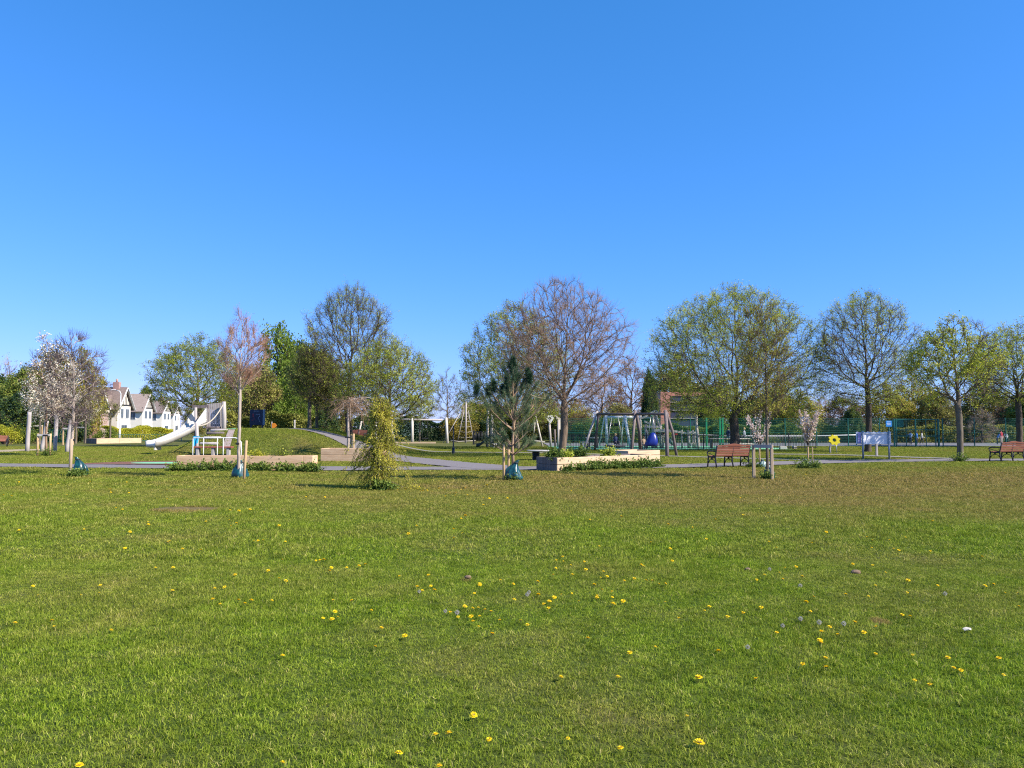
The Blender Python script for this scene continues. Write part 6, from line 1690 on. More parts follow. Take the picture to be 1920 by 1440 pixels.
def house(loc, label, roof, W=4.4, L=8.0, eave=3.9, ridge=6.5, cross=True, chim=True, seed=0):
    """gable end faces +x; long side with cross gable faces the camera"""
    root = empty("half_timbered_house", loc, label, "house", 0, "half-timbered white houses behind the yellow-green hedge")
    # origin = foot of the corner between long front and right gable ; body extends to -x and +y
    MB().box((-L / 2, W / 2, eave / 2 - .2), (L, W, eave + .4)).build("wall", [M_RENDER], root)
    MB().prism([(0, eave), (W, eave), (W / 2, ridge - .12)], -L + .02, -.02, plane='yz').build("gable", [M_RENDER], root)
    ov = .45; rf = MB()
    for s in (0, 1):
        y0 = -ov if s == 0 else W + ov; z0 = eave - ov * (ridge - eave) / (W / 2)
        a = [(-L - .3, y0, z0), (.35, y0, z0), (.35, W / 2, ridge), (-L - .3, W / 2, ridge)]
        vs = a + [(x, y, z + .12) for x, y, z in a]
        rf.add(vs, [(0, 1, 2, 3), (7, 6, 5, 4), (0, 4, 5, 1), (1, 5, 6, 2), (2, 6, 7, 3), (3, 7, 4, 0)])
    r = rf.build("roof", [roof], root)
    if chim:
        c = MB(); c.box((-1.0, W / 2, ridge + .25), (.8, .5, 1.0), bevel=.02); c.tube([(-1.0, W / 2, ridge + .7), (-1.0, W / 2, ridge + 1.15)], .13, 8); c.build("chimney", [M_BRICKP], r)
    t = MB(); n = 9
    for k in range(1, n):
        y = W * k / n; zt = eave + (ridge - eave) * (1 - abs(y - W / 2) / (W / 2)) - .2; t.box((.012, y, (eave + .1 + zt) / 2), (.05, .07, max(.05, zt - eave - .1)))
    t.box((.02, W / 2, eave + .04), (.07, W + .3, .16)); t.build("timbering", [M_TIMB], root)
    g = MB()
    for s in (-1, 1): g.beam((.37, W / 2 + s * (W / 2 + ov), eave - ov * (ridge - eave) / (W / 2) + .02), (.37, W / 2, ridge + .02), .05, .24, up=(1, 0, 0))
    g.build("bargeboard", [M_FRAMEW], root)
    def win(x, y, z, w, h, side):
        f = MB(); p = MB()
        if side == 'f':
            f.box((x, -.02, z), (w + .14, .06, h + .14)); fo = f.build("window", [M_FRAMEW], root); p.box((x - w / 4, -.055, z), (w / 2 - .05, .02, h)); p.box((x + w / 4, -.055, z), (w / 2 - .05, .02, h))
        else:
            f.box((.02, y, z), (.06, w + .14, h + .14)); fo = f.build("window", [M_FRAMEW], root); p.box((.055, y - w / 4, z), (.02, w / 2 - .05, h)); p.box((.055, y + w / 4, z), (.02, w / 2 - .05, h))
        p.build("pane", [M_GLASSD], fo)
    win(0, W * .3, eave - 1.0, .8, 1.1, 's'); win(0, W * .72, eave - 1.0, .8, 1.1, 's'); win(0, W * .5, 1.2, 1.4, 1.2, 's')
    win(-1.5, 0, eave - 1.1, .9, 1.1, 'f'); win(-3.9, 0, eave - 1.1, .9, 1.1, 'f'); win(-2.6, 0, 1.2, 1.5, 1.2, 'f')
    if cross:
        x0, hw_, rz_ = -1.45, .62, eave + 1.75
        MB().prism([(x0 - hw_, eave - .35), (x0 + hw_, eave - .35), (x0, rz_)], -.32, W * .4).build("cross_gable", [M_RENDER], root)
        cr = MB()
        for s in (-1, 1):
            a = [(x0 + s * (hw_ + .22), -.62, eave - .6), (x0, -.62, rz_ + .08), (x0, W * .4, rz_ + .08), (x0 + s * (hw_ + .22), W * .4, eave - .6)]
            vs = a + [(x, y, z + .10) for x, y, z in a]; cr.add(vs, [(0, 1, 2, 3), (7, 6, 5, 4), (0, 4, 5, 1), (1, 5, 6, 2), (2, 6, 7, 3), (3, 7, 4, 0)])
        cr.build("cross_roof", [roof], root)
        t = MB()
        for k in range(-2, 3):
            zt = rz_ - abs(k) * .62 - .1; t.box((x0 + k * .22, -.335, (eave - .2 + zt) / 2), (.06, .04, max(.05, zt - eave + .2)))
        t.box((x0, -.345, eave - .27), (2 * hw_, .05, .13)); t.build("cross_timbering", [M_TIMB], root)
        g = MB()
        for s in (-1, 1): g.beam((x0 + s * (hw_ + .24), -.64, eave - .55), (x0, -.64, rz_ + .12), .05, .2, up=(0, -1, 0))
        g.build("bargeboard", [M_FRAMEW], root)
    return root
def buildings():
    house(Vector((XA(219, 95), 95, 0)), "nearest half-timbered white house with brown roof, chimney and two gables", M_ROOFB, W=3.2, L=8.5, eave=4.25, ridge=6.45)
    house(Vector((XA(266, 116), 116, 0)), "second half-timbered house with the plain pinkish roof slope", M_ROOFP, W=3.2, L=4.6, eave=4.4, ridge=6.5, cross=False, chim=False)
    house(Vector((XA(303, 142), 142, 0)), "third half-timbered house with dark brown roof and narrow gable", M_ROOFB, W=3.5, L=4.4, eave=4.5, ridge=6.4, cross=False)
    house(Vector((XA(324, 168), 168, 0)), "farthest half-timbered house of the row, mostly hidden by trees", M_ROOFB, W=3.5, L=4.6, eave=4.5, ridge=6.4, cross=False, chim=False)
    # brick garage with cream fascia
    Y = 92; x0, x1 = XA(138, Y), XA(189, Y); zt = ZA(773, Y); b = Vector(((x0 + x1) / 2, Y, 0)); w = x1 - x0
    root = empty("brick_garage", b, "flat-roofed pink brick garage with cream fascia beside the nearest half-timbered house", "garage")
    MB().box((0, .8, zt / 2 - .1), (w, 1.6, zt + .2)).build("wall", [M_BRICKP], root)
    MB().box((0, .78, zt + .17), (w + .2, 1.8, .34)).build("fascia", [M_CREAM], root)
    MB().box((w / 2 - 2.3, -.6, .95), (1.0, .5, 1.9), bevel=.02).build("utility_cabinet", [mat("pale_cabinet", (.6, .6, .58), rough=.6)], root)
    MB().tube([(w / 2 - .1, -.06, 0), (w / 2 - .1, -.06, zt)], .06, 8).build("downpipe", [M_FRAMEW], root)
    # lamp post
    Y = 84; q = Vector((XA(224, Y), Y, 0)); h = ZA(733, Y); root = empty("street_lamp", q, "pale street lamp with a short arm in front of the nearest half-timbered house", "street lamp")
    MB().tube([(0, 0, -.1), (0, 0, 1.2), (0, 0, 1.25), (0, 0, h - .3), (-.15, 0, h)], [.11, .11, .07, .06, .05], 10).build("pole", [mat("lamp_grey", (.60, .60, .58), rough=.5)], root)
    MB().tube([(-.1, 0, h - .05), (-.7, 0, h + .12)], .04, 8).build("arm", [M_STEEL], root)
    MB().box((-.9, 0, h + .12), (.6, .22, .12), bevel=.04).build("lamp_head", [M_WHITE], root)
    # low green fence before the hedge
    a, e = Vector((XA(200, 82), 82, 0)), Vector((XA(330, 86), 86, 0)); d = e - a; root = empty("metal_railing", a, "low dark green railing in front of the yellow-green hedge", "railing", math.atan2(d.y, d.x)); L = d.length
    r = MB(); [r.tube([(k, 0, 0), (k, 0, .8)], .015, 4, cap=False) for k in np.arange(0, L, .16)]; r.beam((0, 0, .78), (L, 0, .78), .03, .04); r.beam((0, 0, .1), (L, 0, .1), .03, .04); r.build("bars", [M_GREENF], root)
    a, e = Vector((XA(-30, 76), 76, 0)), Vector((XA(138, 77), 77, 0)); d = e - a; root = empty("metal_railing", a, "green railing behind the grey play posts and tree guards", "railing", math.atan2(d.y, d.x)); L = d.length
    r = MB(); [r.tube([(k, 0, 0), (k, 0, 1.3)], .014, 4, cap=False) for k in np.arange(0, L, .14)]; r.beam((0, 0, 1.27), (L, 0, 1.27), .03, .04); r.beam((0, 0, .1), (L, 0, .1), .03, .04); r.build("bars", [M_GREENF], root)
    # small poles near the slide
    for i, (px, Y, top) in enumerate(((325, 80, 788), (333, 100, 770), (340, 84, 792))):
        q = Vector((XA(px, Y), Y, 0)); h = ZA(top, Y); mb = MB(); mb.tube([(0, 0, -.1), (0, 0, h)], .06, 8)
        if i == 1: mb.beam((0, 0, h - .3), (1.0, 0, h - .3), .06, .06)
        one("timber_post", mb, [W_PALE], q, ["pale post right of the hedge's end", "thin pole with a crossarm at the end of the house row", "short pale post left of the slide"][i], "post")
    # brick flats
    Y = 108; b = Vector((XA(1238, Y), Y, 0)); top = ZA(735, Y); W = XA(1345, Y) - b.x; root = empty("brick_flats", b, "red brick block of flats with long dark balconies seen through the trees", "building")
    def X(px): return XA(px, Y) - b.x
    MB().box((X(1247), 4, top / 2), (X(1256) - X(1238), 9, top)).build("brick_pier", [M_BRICK], root)
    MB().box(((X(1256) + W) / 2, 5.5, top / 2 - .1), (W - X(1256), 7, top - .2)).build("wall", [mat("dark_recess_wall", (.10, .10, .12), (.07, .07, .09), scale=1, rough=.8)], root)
    MB().box(((X(1256) + W) / 2 + .02, 1.6, top - .25), (W - X(1256), 1.6, .52)).build("parapet", [M_BRICK], root)
    for py in (754, 769, 784.5, 800):
        z = ZA(py, Y)
        if z < .2: continue
        s = MB().box(((X(1256.3) + W) / 2, 1.2, z), (W - X(1256.3), 2.0, .11)).build("balcony_slab", [M_CONC], root)
        r = MB(); r.beam((X(1257), .25, z + .85), (W, .25, z + .85), .05, .05); r.box(((X(1257) + W) / 2, .27, z + .42), (W - X(1257), .03, .7))
        r.build("rail", [mat("navy_rail", (.04, .05, .10), rough=.5)], s)
        for k, px in enumerate((1266, 1290)):
            f = MB().box((X(px), 1.98, z + 1.0 - .95 * .0), (1.0, .05, .9)).build("window", [M_FRAMEW], root) if z + 1.5 < top else None
            if f: MB().box((X(px), 1.945, z + 1.0), (.84, .03, .76)).build("pane", [M_GLASSD], f)
    # cream house on the right
    Y = 104; b = Vector((XA(1776, Y), Y, 0)); root = empty("cream_house", b, "cream rendered house with slate gable roof behind the small thick-trunked tree", "house")
    def X(px): return XA(px, Y) - b.x
    e_, r_ = ZA(781, Y), ZA(763, Y); w = X(1826)
    MB().box((w / 2, 3.5, e_ / 2), (w, 7, e_)).build("wall", [M_CREAM], root)
    MB().prism([(X(1794), e_), (w + .1, e_), (X(1811), r_)], 0, 7).build("gable", [M_CREAM], root)
    MB().box((X(1769), 3.5, e_ / 2 + .05), (.9, 6.8, e_ + .1)).build("brick_pier", [M_BRICK], root)
    rf = MB(); M_SLATE = tile_mat("slate_tiles", (.16, .15, .16), (.12, .115, .125))
    for x0, x1, z0, z1 in ((X(1811), w + 1.3, r_ + .05, e_ - .45), (X(1811), X(1794) - .3, r_ + .05, e_ - .1)):
        a = [(x0, -.3, z0), (x1, -.3, z1), (x1, 7.3, z1), (x0, 7.3, z0)]; vs = a + [(x, y, z + .14) for x, y, z in a]; rf.add(vs, [(0, 1, 2, 3), (7, 6, 5, 4), (0, 4, 5, 1), (1, 5, 6, 2), (2, 6, 7, 3), (3, 7, 4, 0)])
    rf.box((w + 3.0, 3.5, e_ - .3), (5, 7, .4)); rf.build("roof", [M_SLATE], root)
    MB().beam((X(1811), -.34, r_ + .1), (w + .3, -.34, e_ - .02), .05, .22, up=(0, -1, 0)).build("bargeboard", [M_FRAMEW], root)
    MB().box((w + 3, 3.6, e_ / 2 - .3), (5.6, 6, e_ - .4)).build("side_wall", [mat("grey_wall", (.25, .24, .26), rough=.9)], root)
    f = MB().box((X(1790), -.02, e_ - 1.1), (1.3, .05, 1.1)).build("window", [M_FRAMEW], root); MB().box((X(1790), -.05, e_ - 1.1), (1.1, .03, .9)).build("pane", [M_GLASSD], f)
    Y = 110; x0 = XA(1905, Y); root = empty("brick_house", (x0, Y, 0), "low red brick house wall at the right edge behind the court", "house")
    MB().box((4, 3, ZA(796, Y) / 2), (8, 6, ZA(796, Y))).build("wall", [M_BRICK], root); MB().prism([(-.3, ZA(796, Y)), (8.3, ZA(796, Y)), (4, ZA(772, Y))], -.3, 6.3).build("roof", [M_ROOFB], root)
    # long low grey roof behind the timber swing
    Y = 125; b = Vector((XA(668, Y), Y, 0)); root = empty("long_grey_building", b, "long building with pale grey pitched roof behind the weeping conifer", "building")
    def X(px): return XA(px, Y) - b.x
    h0, h1 = ZA(787, Y), ZA(773, Y); w = X(742)
    MB().box((w / 2, 5, h0 / 2), (w, 9, h0)).build("wall", [M_CREAM], root)
    MB().prism([(-.3, h0), (9.4, h0), (4.6, h1)], -.4, w + .4, plane='yz').build("roof", [mat("pale_grey_roof", (.42, .38, .37), (.34, .31, .30), scale=3, rough=.9)], root)
    x = X(752); MB().box((x, 3, ZA(781, Y) / 2), (5.5, 6, ZA(781, Y)), bevel=.05).build("flat_roofed_annexe", [mat("green_grey_panel", (.22, .30, .26), rough=.7)], root)
    # dark roof right of the rope climber
    Y = 118; b = Vector((XA(868, Y), Y, 0)); root = empty("brown_roofed_house", b, "house with weathered brown tiled roof behind the rope climber", "house")
    MB().box((2.6, 3, 1.6), (5.2, 6, 3.2)).build("wall", [M_BRICKP], root); MB().prism([(-.3, 3.2), (6.3, 3.2), (3, 5.2)], -.3, 5.5, plane='yz').build("roof", [M_ROOFP], root)
buildings()
# ------------------------------------------------------------------ people (skin-grown bodies)
SKIN = mat("skin", (.55, .33, .24), (.48, .28, .20), scale=8, rough=.6)
def cloth(name, c): return mat(name, c, tuple(k * .75 for k in c), scale=7, rough=.85)
def skin_mesh(joints, edges, radii, root_i, sub=2):
    me = bpy.data.meshes.new("figure"); me.from_pydata(joints, edges, []); me.update()
    o = bpy.data.objects.new("figure", me); col.objects.link(o)
    sm = o.modifiers.new("skin", 'SKIN'); sm.use_smooth_shade = True
    for i, r in enumerate(radii): me.skin_vertices[0].data[i].radius = (r, r) if not hasattr(r, '__len__') else r
    for i in range(len(joints)): me.skin_vertices[0].data[i].use_root = (i == root_i)
    ss = o.modifiers.new("sub", 'SUBSURF'); ss.levels = sub; ss.render_levels = sub
    dg = bpy.context.evaluated_depsgraph_get(); dg.update()
    m2 = bpy.data.meshes.new_from_object(o.evaluated_get(dg), depsgraph=dg)
    bpy.data.objects.remove(o); bpy.data.meshes.remove(me)
    return m2
def person(loc, H, pose, top, bottom, hair, label, rz=0.0, long_sleeves=True, bend=0.0):
    """pose: stand, walk, sit ; faces local -y ; heights as fractions of H"""
    s = H
    J = dict(pel=(0, 0, .52), belly=(0, 0, .61), chest=(0, 0, .73), neck=(0, 0, .825), nk2=(0, .0, .865), head=(0, -.01, .925), crown=(0, 0, .975),
             shl=(-.105, 0, .80), ell=(-.135, .01, .62), wrl=(-.14, -.05, .47), hal=(-.14, -.07, .42), shr=(.105, 0, .80), elr=(.135, .01, .62), wrr=(.14, -.05, .47), har=(.14, -.07, .42),
             hil=(-.055, 0, .50), knl=(-.06, -.01, .28), anl=(-.06, .0, .04), tol=(-.065, -.075, .015), hir=(.055, 0, .50), knr=(.06, -.01, .28), anr=(.06, .0, .04), tor=(.065, -.075, .015))
    if pose == 'walk':
        J.update(knl=(-.06, -.09, .29), anl=(-.06, -.05, .045), tol=(-.065, -.13, .025), knr=(.06, .05, .28), anr=(.06, .16, .07), tor=(.065, .11, .02), wrl=(-.14, .08, .48), hal=(-.14, .09, .43), wrr=(.13, -.16, .52), har=(.13, -.19, .50))
    if pose == 'sit':
        d = .52 - .27
        for k in list(J): x, y, z = J[k]; J[k] = (x, y, z - d)
        J.update(hil=(-.055, 0, .25), knl=(-.08, -.24, .27), anl=(-.08, -.25, .04), tol=(-.085, -.33, .015), hir=(.055, 0, .25), knr=(.08, -.24, .27), anr=(.08, -.25, .04), tor=(.085, -.33, .015), wrl=(-.10, -.18, .33), hal=(-.09, -.22, .31), wrr=(.10, -.18, .33), har=(.09, -.22, .31))
    if pose == 'reach':
        J.update(ell=(-.17, -.05, .72), wrl=(-.20, -.17, .70), hal=(-.21, -.21, .70), elr=(.17, -.05, .70), wrr=(.19, -.17, .66), har=(.19, -.21, .65))
    if bend:
        c, s_ = math.cos(bend), math.sin(bend)
        for k in ("belly", "chest", "neck", "nk2", "head", "crown", "shl", "ell", "wrl", "hal", "shr", "elr", "wrr", "har"):
            x, y, z = J[k]; dz = z - J["pel"][2]; J[k] = (x, y * c - dz * s_, J["pel"][2] + dz * c + y * s_)
    R = dict(pel=.062, belly=.058, chest=.068, neck=.034, nk2=.028, head=.048, crown=.036, shl=.032, ell=.022, wrl=.016, hal=.018, shr=.032, elr=.022, wrr=.016, har=.018,
             hil=.05, knl=.033, anl=.022, tol=.018, hir=.05, knr=.033, anr=.022, tor=.018)
    names = list(J); ix = {k: i for i, k in enumerate(names)}
    E = [("pel", "belly"), ("belly", "chest"), ("chest", "neck"), ("neck", "nk2"), ("nk2", "head"), ("head", "crown"), ("chest", "shl"), ("shl", "ell"), ("ell", "wrl"), ("wrl", "hal"), ("chest", "shr"), ("shr", "elr"), ("elr", "wrr"), ("wrr", "har"),
         ("pel", "hil"), ("hil", "knl"), ("knl", "anl"), ("anl", "tol"), ("pel", "hir"), ("hir", "knr"), ("knr", "anr"), ("anr", "tor")]
    # five fingers on each hand
    for sd, wr, ha in (("l", "wrl", "hal"), ("r", "wrr", "har")):
        h = Vector(J[ha]); d = (h - Vector(J[wr])).normalized()
        side = Vector((0, 1, 0)) if abs(d.y) < .8 else Vector((0, 0, 1))
        for f, (off, ln) in enumerate(((-.012, .026), (-.004, .032), (.004, .030), (.012, .024), (-.018, .016))):
            nm = "f%s%d" % (sd, f); base = h + side * off; tip = base + d * ln + (side * -.012 if f == 4 else Vector((0, 0, -.003)))
            J[nm] = tuple(base + d * .012); R[nm] = .0045; J[nm + "t"] = tuple(tip); R[nm + "t"] = .0035
            E += [(ha, nm), (nm, nm + "t")]
    names = list(J); ix = {k: i for i, k in enumerate(names)}
    me = skin_mesh([tuple(v * s for v in J[k]) for k in names], [(ix[a], ix[b_]) for a, b_ in E], [R[k] * s for k in names], 0, 1)
    me.materials.clear()
    mats = [SKIN, top, bottom, mat("dark_shoe", (.03, .03, .035), rough=.6)]
    for m_ in mats: me.materials.append(m_)
    P = {k: Vector(J[k]) * s for k in J}
    bones = [("chest", "belly", 1), ("chest", "neck", 1), ("belly", "pel", 1), ("shl", "ell", 1), ("shr", "elr", 1), ("ell", "wrl", 1 if long_sleeves else 0), ("elr", "wrr", 1 if long_sleeves else 0), ("wrl", "hal", 0), ("wrr", "har", 0), ("hal", "fl1t", 0), ("har", "fr1t", 0),
             ("nk2", "head", 0), ("head", "crown", 0), ("pel", "hil", 2), ("pel", "hir", 2), ("hil", "knl", 2), ("knl", "anl", 2), ("hir", "knr", 2), ("knr", "anr", 2), ("anl", "tol", 3), ("anr", "tor", 3)]
    mi = []
    for p in me.polygons:
        c = p.center; best = (9, 0)
        for a, b_, m_ in bones:
            A, B_ = P[a], P[b_]; t = max(0, min(1, (c - A).dot(B_ - A) / max((B_ - A).length_squared, 1e-9))); d = (c - A.lerp(B_, t)).length / (R[a] + .02)
            if d < best[0]: best = (d, m_)
        mi.append(best[1])
    me.polygons.foreach_set("material_index", mi)
    root = empty("person", loc, label, "person", rz)
    bo = bpy.data.objects.new("body", me); link(bo, root)
    # face: nose, eyes, mouth, ears share one face mesh ; hair
    h = P["head"]; tilt = Matrix.Rotation(bend, 3, 'X') if bend else Matrix.Identity(3)
    f = MB(); r = .055 * s
    def hp(x, y, z): return h + tilt @ Vector((x * r, y * r, z * r))
    f.ball(hp(0, -1.02, -.1), r * .16, 0, 6, 5); f.ball(hp(-.98, 0, -.05), r * .18, 0, 6, 5); f.ball(hp(.98, 0, -.05), r * .18, 0, 6, 5)
    for sx in (-.36, .36): f.ball(hp(sx, -.88, .15), r * .10, 1, 6, 5)
    f.box(hp(0, -.93, -.5), (r * .5, r * .08, r * .09), mi=2)
    f.build("face", [SKIN, M_NAVY, mat("lips", (.45, .15, .13), rough=.5)], root)
    hb = MB(); hb.ball(hp(0, .18, .28), r * 1.14, 0, 12, 8, (1, 1, .98)); hb.build("hair", [hair], root)
    return root
def dog(loc, label, rz=0):
    J = dict(pel=(.16, 0, .26), mid=(0, 0, .27), ch=(-.16, 0, .28), nk=(-.23, 0, .37), hd=(-.28, 0, .43), mz=(-.37, 0, .40), tl=(.23, 0, .32), tt=(.30, 0, .42),
             fl=(-.17, -.06, .17), fl2=(-.16, -.06, .09), fl3=(-.18, -.06, .015), fr=(-.17, .06, .17), fr2=(-.16, .06, .09), fr3=(-.18, .06, .015),
             bl=(.14, -.06, .17), bl2=(.20, -.06, .10), bl3=(.17, -.06, .015), br=(.14, .06, .17), br2=(.20, .06, .10), br3=(.17, .06, .015), e1=(-.26, -.045, .49), e2=(-.26, .045, .49))
    R = dict(pel=.065, mid=.07, ch=.085, nk=.055, hd=.055, mz=.028, tl=.025, tt=.012, e1=.014, e2=.014)
    names = list(J); ix = {k: i for i, k in enumerate(names)}
    E = [("pel", "mid"), ("mid", "ch"), ("ch", "nk"), ("nk", "hd"), ("hd", "mz"), ("pel", "tl"), ("tl", "tt"), ("ch", "fl"), ("fl", "fl2"), ("fl2", "fl3"), ("ch", "fr"), ("fr", "fr2"), ("fr2", "fr3"), ("pel", "bl"), ("bl", "bl2"), ("bl2", "bl3"), ("pel", "br"), ("br", "br2"), ("br2", "br3"), ("hd", "e1"), ("hd", "e2")]
    me = skin_mesh([J[k] for k in names], [(ix[a], ix[b_]) for a, b_ in E], [R.get(k, .022) for k in names], 0, 1)
    me.materials.clear(); me.materials.append(mat("black_fur", (.02, .02, .022), rough=.9)); me.materials.append(mat("white_fur", (.7, .68, .65), rough=.9))
    me.polygons.foreach_set("material_index", [1 if (p.center.x < -.12 and p.center.z < .36) or p.center.z < .1 or (-.02 < p.center.x < .06) else 0 for p in me.polygons])
    o = bpy.data.objects.new("dog", me); o.location = loc; o.rotation_euler = (0, 0, rz); link(o); tag(o, label, "dog")
def people():
    HB, HD, HL = mat("brown_hair", (.09, .05, .03), rough=.8), mat("dark_hair", (.025, .02, .018), rough=.8), mat("blond_hair", (.45, .32, .15), rough=.8)
    navy, sky, white, red, grey, teal = cloth("navy_cloth", (.02, .035, .10)), cloth("light_blue_cloth", (.30, .45, .68)), cloth("white_cloth", (.72, .72, .72)), cloth("red_cloth", (.55, .03, .06)), cloth("grey_cloth", (.24, .26, .30)), cloth("blue_cloth", (.05, .18, .55))
    dk = cloth("dark_trousers", (.03, .035, .06)); jean = cloth("jeans", (.08, .12, .20))
    Y = 68.5
    person(on(1708, Y), 1.2, 'reach', sky, dk, HD, "child in light blue top reaching forward in the goal cage, leftmost of three", -1.2)
    person(on(1719, Y + .3), 1.2, 'stand', teal, dk, HB, "child in blue behind the goal's centre post, middle of three", .6)
    person(on(1729, Y - .3), 1.2, 'walk', white, dk, HD, "child in white top with dark trousers, rightmost of three in the goal cage", 1.0)
    person(on(1870, Y), 1.15, 'reach', teal, dk, HB, "child in blue bending beside the red-topped one", 1.3, bend=.5)
    person(on(1878, Y), 1.35, 'stand', red, mat("pale_legs", (.55, .42, .36), rough=.7), HB, "person in a red top in the court behind the right bench", .3, False)
    person(on(1888, Y + .2), 1.2, 'walk', white, dk, HD, "child in white and dark clothes right of the red-topped person", -1.3, bend=.35)
    person(on(1366, 58.0) + Vector((0, 0, .45)), 1.5, 'sit', navy, jean, HD, "person in navy jacket sitting at the table left of the largest trunk", 2.0)
    person(on(1396, 58.0) + Vector((0, 0, .45)), 1.45, 'sit', grey, dk, HL, "fair-haired person in grey sitting right of the largest trunk", -2.2)
    person(on(1154, 48.6) + Vector((0, 0, ZA(836, 48.6) - on(1154, 48.6).z - .14)), 1.25, 'sit', navy, dk, HL, "child in navy sitting in the black nest swing", .4)
    person(on(1207, 47.4), 1.0, 'stand', cloth("tan_cloth", (.40, .28, .18)), dk, HB, "small child in tan top standing between the swing legs and the blue pod", .2)
    dog(on(930, 58), "small black and white dog on the grass left of the pine's stakes", .5)
people()

# ------------------------------------------------------------------ dandelions
DL = [(334,80),(545,45),(550,55),(645,68),(835,48),(835,100),(580,147),(612,155),(1150,152),(1195,155),(1250,148),(1320,160),(740,215),(742,228),(1030,210),(1147,202),(1182,217),(1155,230),(650,265),(420,252),(838,315),(848,310),(625,345),(912,347),(1003,352),(1395,226),(1270,303),(1290,303),(1315,300),(1427,305),(866,441),(778,442),(1340,455),(1412,398),(1580,402),(1600,400),(1620,397),(1657,438),(1648,455),(165,528),(502,527),(497,567),(405,575),(862,557),(1073,545),(1122,540),(1395,495),(1430,507),(1063,600),(1100,625),(1193,604),(1258,606),(1225,622),(1360,607),(1665,605),(260,702),(270,732),(76,712),(556,752),(1175,478),(1615,695),(1660,700),(1690,690),(1675,662),(1413,880),(397,1425),(1414,1412),(95,255),(190,575),(58,82),(18,76),(95,12),(450,10),(500,18),(255,25),(290,20),(1225,14),(1350,42),(1580,72),(1625,88),(1530,86)]
DM = [(20,50),(280,52),(430,50),(515,50),(570,75),(630,72),(710,85),(740,88),(710,122),(370,102),(620,178),(600,192),(376,226),(335,265),(560,243),(563,286),(605,265),(830,85),(1265,90),(1243,195),(1400,176),(1635,217),(1548,316),(1290,335),(1645,349),(1107,385),(1075,402),(1110,408),(1215,411),(1148,427),(1655,412),(1500,430),(1512,437),(1073,441),(1222,450),(1310,460),(1060,474),(1155,474),(1330,485),(1297,490),(27,437),(88,428),(120,420),(290,480),(435,475),(795,500),(692,525),(692,518),(860,520),(983,508),(1265,525),(1415,507),(1465,497),(1525,506),(1555,508),(1590,526),(1622,523),(380,534),(447,531),(465,551),(405,553),(665,567),(1305,550),(1353,560),(985,574),(1100,574),(1153,568),(1065,588),(1278,580),(1278,590),(1355,588),(1408,608),(52,608),(865,598),(1040,608),(1012,622),(1035,643),(1186,608),(1360,620),(150,655),(618,634),(657,643),(685,641),(718,651),(748,660),(545,664),(583,688),(648,685),(691,683),(658,709),(1620,613),(1688,692),(792,704),(897,705),(930,726),(687,735),(200,744),(317,782),(755,772),(170,836),(1233,793),(1442,865),(1570,836),(1098,985),(1384,986),(537,1265),(470,1272),(738,1297),(662,1175),(1133,1292),(1395,1340),(288,1365),(490,1430),(408,52),(455,56),(545,64),(600,44),(660,48),(520,80),(620,38),(1150,52)]
DR = [(83,1312),(22,1180),(80,988),(366,995),(1160,1002),(1235,1023),(1390,953),(1355,940),(1605,975),(1580,894),(1325,890),(1150,876),(965,871),(714,890),(717,937),(600,921),(179,856),(686,803),(690,815),(693,760),(735,737),(470,765),(640,662),(861,716),(967,738),(1097,680),(1137,687),(302,668),(224,686),(133,636),(110,655),(392,642),(618,616),(655,591),(815,580),(930,590),(965,537),(1126,511),(1276,536),(1555,527),(1512,535),(1612,570),(1675,573),(1682,640),(1123,572),(409,484),(512,448),(567,443),(484,473),(598,492),(500,505),(370,508),(850,427),(950,431),(1015,470),(645,311),(432,308),(470,340),(118,296),(50,233),(920,280),(950,297),(1034,296),(945,335),(1055,340),(1080,348),(1238,351),(1114,283),(1250,209),(1498,378),(165,190),(302,170),(427,162),(288,90),(718,255),(775,775),(905,765)]
SEED = [(643 + 303/2.667-3, 913), (786,1109), (835,1145.6), (857,1148), (992,1110), (988.5,1114.5), (1501,1160), (1536,1166.6), (1582,1169), (1500.5,1098), (1772,1113), (1402,1213), (1443,1067), (1467.5,1173)]
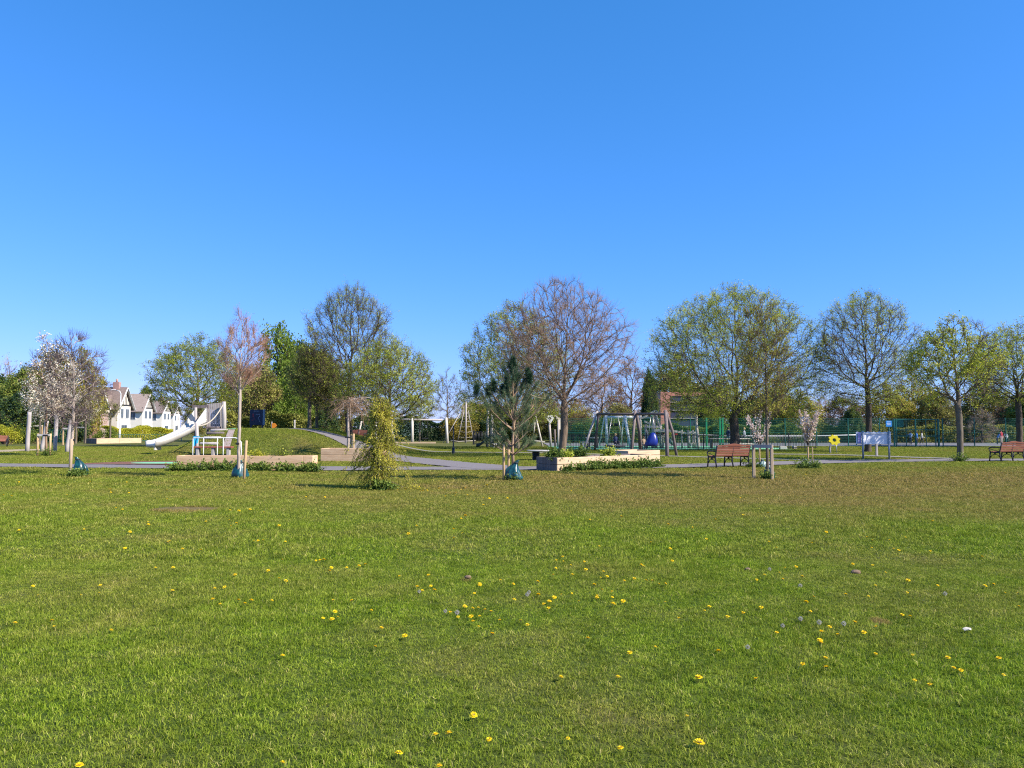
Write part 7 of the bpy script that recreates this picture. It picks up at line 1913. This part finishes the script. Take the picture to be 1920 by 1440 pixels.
def dandelions():
    Mh = leaf_mat("dandelion_petal", [(0, (.72, .46, .004)), (.5, (.90, .64, .006)), (1, (.95, .76, .015))], .2)
    Ms = mat("dandelion_stem", (.16, .22, .05), (.22, .14, .06), rough=.6)
    rng = np.random.default_rng(8)
    def head(n_r=(22, 18, 12), R=.024, seed=0):
        rg = np.random.default_rng(seed); V = []; Q = []; M = []; o = 0
        for ring, n in enumerate(n_r):
            r = R * (1, .78, .5)[ring]; lift = (.10, .38, .62)[ring]
            for k in range(n):
                a = 2 * math.pi * (k + rg.uniform(-.3, .3)) / n; rr = r * rg.uniform(.85, 1.1); w = .0032
                c, s = math.cos(a), math.sin(a); z1 = rr * lift * .55 + .004 * ring
                V += [(c * .003 - s * w * .4, s * .003 + c * w * .4, .002), (c * .003 + s * w * .4, s * .003 - c * w * .4, .002), (c * rr + s * w, s * rr - c * w, z1), (c * rr - s * w, s * rr + c * w, z1)]
                Q.append((o, o + 1, o + 2, o + 3)); o += 4
        me = np_mesh("flower_head", np.array(V), quads=np.array(Q), mats=[Mh], rnd_q=rg.random(len(Q)))
        return me
    heads = [head(seed=i) for i in range(3)] + [head((16, 12, 5), .020, 9)]
    sb = MB(); sb.tube([(0, 0, -.03), (.002, 0, 0)], [.0016, .002], 5); sb.tube([(0, 0, -.006), (0, 0, .004)], [.0045, .009], 8)
    so_ = sb.build("flower_stem", [Ms], None); sme = so_.data; bpy.data.objects.remove(so_)
    pts = [(x / 2.667, y / 2.667 + 900) for x, y in DL] + [(640 + x / 2.667, y / 2.667 + 900) for x, y in DM] + [(1280 + x / 2.667, y / 2.667 + 900) for x, y in DR]
    pts += [(rng.uniform(*a), rng.uniform(*b_)) for a, b_, n in (((190, 245), (890, 925), 3), ((740, 930), (905, 932), 8), ((1480, 1560), (884, 896), 4), ((1590, 1720), (878, 892), 5), ((1800, 1860), (884, 898), 3)) for _ in range(n)]
    for i, (px, py) in enumerate(pts):
        p = gp(px, py, .036); p.z += T(p.x, p.y)
        big = py > 900
        f = bpy.data.objects.new("dandelion", None); f.empty_display_size = .03; f.location = p
        f.rotation_euler = (rng.uniform(-.35, .45), rng.uniform(-.35, .35), rng.uniform(0, 6.28)); sc = rng.uniform(.62, 1.15) * (.92 if py > 1000 else 1.2)
        if (px, py) == pts[len(DL) + len(DM)]: sc = 1.35
        f.scale = (sc,) * 3
        link(f); tag(f, "yellow dandelion flower open in the mown lawn", "dandelion", "dandelions in bloom in the mown lawn")
        h = bpy.data.objects.new("flower_head", heads[rng.integers(0, 4)]); link(h, f)
        s = bpy.data.objects.new("stem", sme); link(s, f)
    # seed heads
    Mw = leaf_mat("seed_down", [(0, (.45, .41, .36)), (1, (.62, .58, .52))], .4)
    rg = np.random.default_rng(4); n = 260; d = nrm(rg.normal(size=(n, 3))); V, Q = leaves_np(d * .012, .012, rg, .22, 0, D=d * 3)
    sh = np_mesh("seed_globe", V, quads=Q, mats=[Mw], rnd_q=rg.random(n))
    for px, py in SEED:
        p = gp(px, py, .045); f = bpy.data.objects.new("dandelion_clock", None); f.empty_display_size = .03; f.location = p; sc = rng.uniform(.65, .9); f.scale = (sc,) * 3
        link(f); tag(f, "white dandelion seed head standing in the mown lawn", "dandelion clock", "dandelion seed heads in the mown lawn")
        h = bpy.data.objects.new("seed_globe", sh); link(h, f); s = bpy.data.objects.new("stem", sme); s.scale = (1, 1, 1.6); link(s, f)
    # litter, clods, daisies
    p = gp(1814, 1184, .02); mb = MB(); vs = [(-.03, -.014, 0), (.0, -.02, .012), (.026, -.008, .003), (.036, .012, .012), (.0, .02, .018), (-.028, .017, .008)]
    mb.add(vs + [(x, y, z - .003) for x, y, z in vs], [tuple(range(6)), tuple(reversed(range(6, 12)))] + [(i, (i + 1) % 6, 6 + (i + 1) % 6, 6 + i)[::-1] for i in range(6)])
    one("paper_scrap", mb, [mat("dull_paper", (.58, .52, .44), rough=.8)], p + Vector((0, 0, .012)), "scrap of white paper lying in the lawn at the right", "litter")
    for i, (px, py, r, lab) in enumerate(((1604, 1079, .045, "larger brown earth clod in the lawn on the right"), (1402, 1073, .028, "small dark earth clod in the lawn right of the centre"), (877, 1088, .03, "small reddish earth clod in the middle of the lawn"))):
        p = gp(px, py, .0); rg2 = random.Random(i); mb = MB(); mb.ball((0, 0, .02), r, seg=9, rings=6, sq=(1.2, .8, .6))
        mb.v = [(x + rg2.uniform(-.2, .2) * r, y + rg2.uniform(-.2, .2) * r, max(0, z + rg2.uniform(-.15, .2) * r) + .012) for x, y, z in mb.v]
        one("earth_clod", mb, [mat("clod_earth", (.24, .16, .10), (.15, .10, .065), scale=30, rough=1)], p, lab, "earth clod")
dandelions()
grass_object()
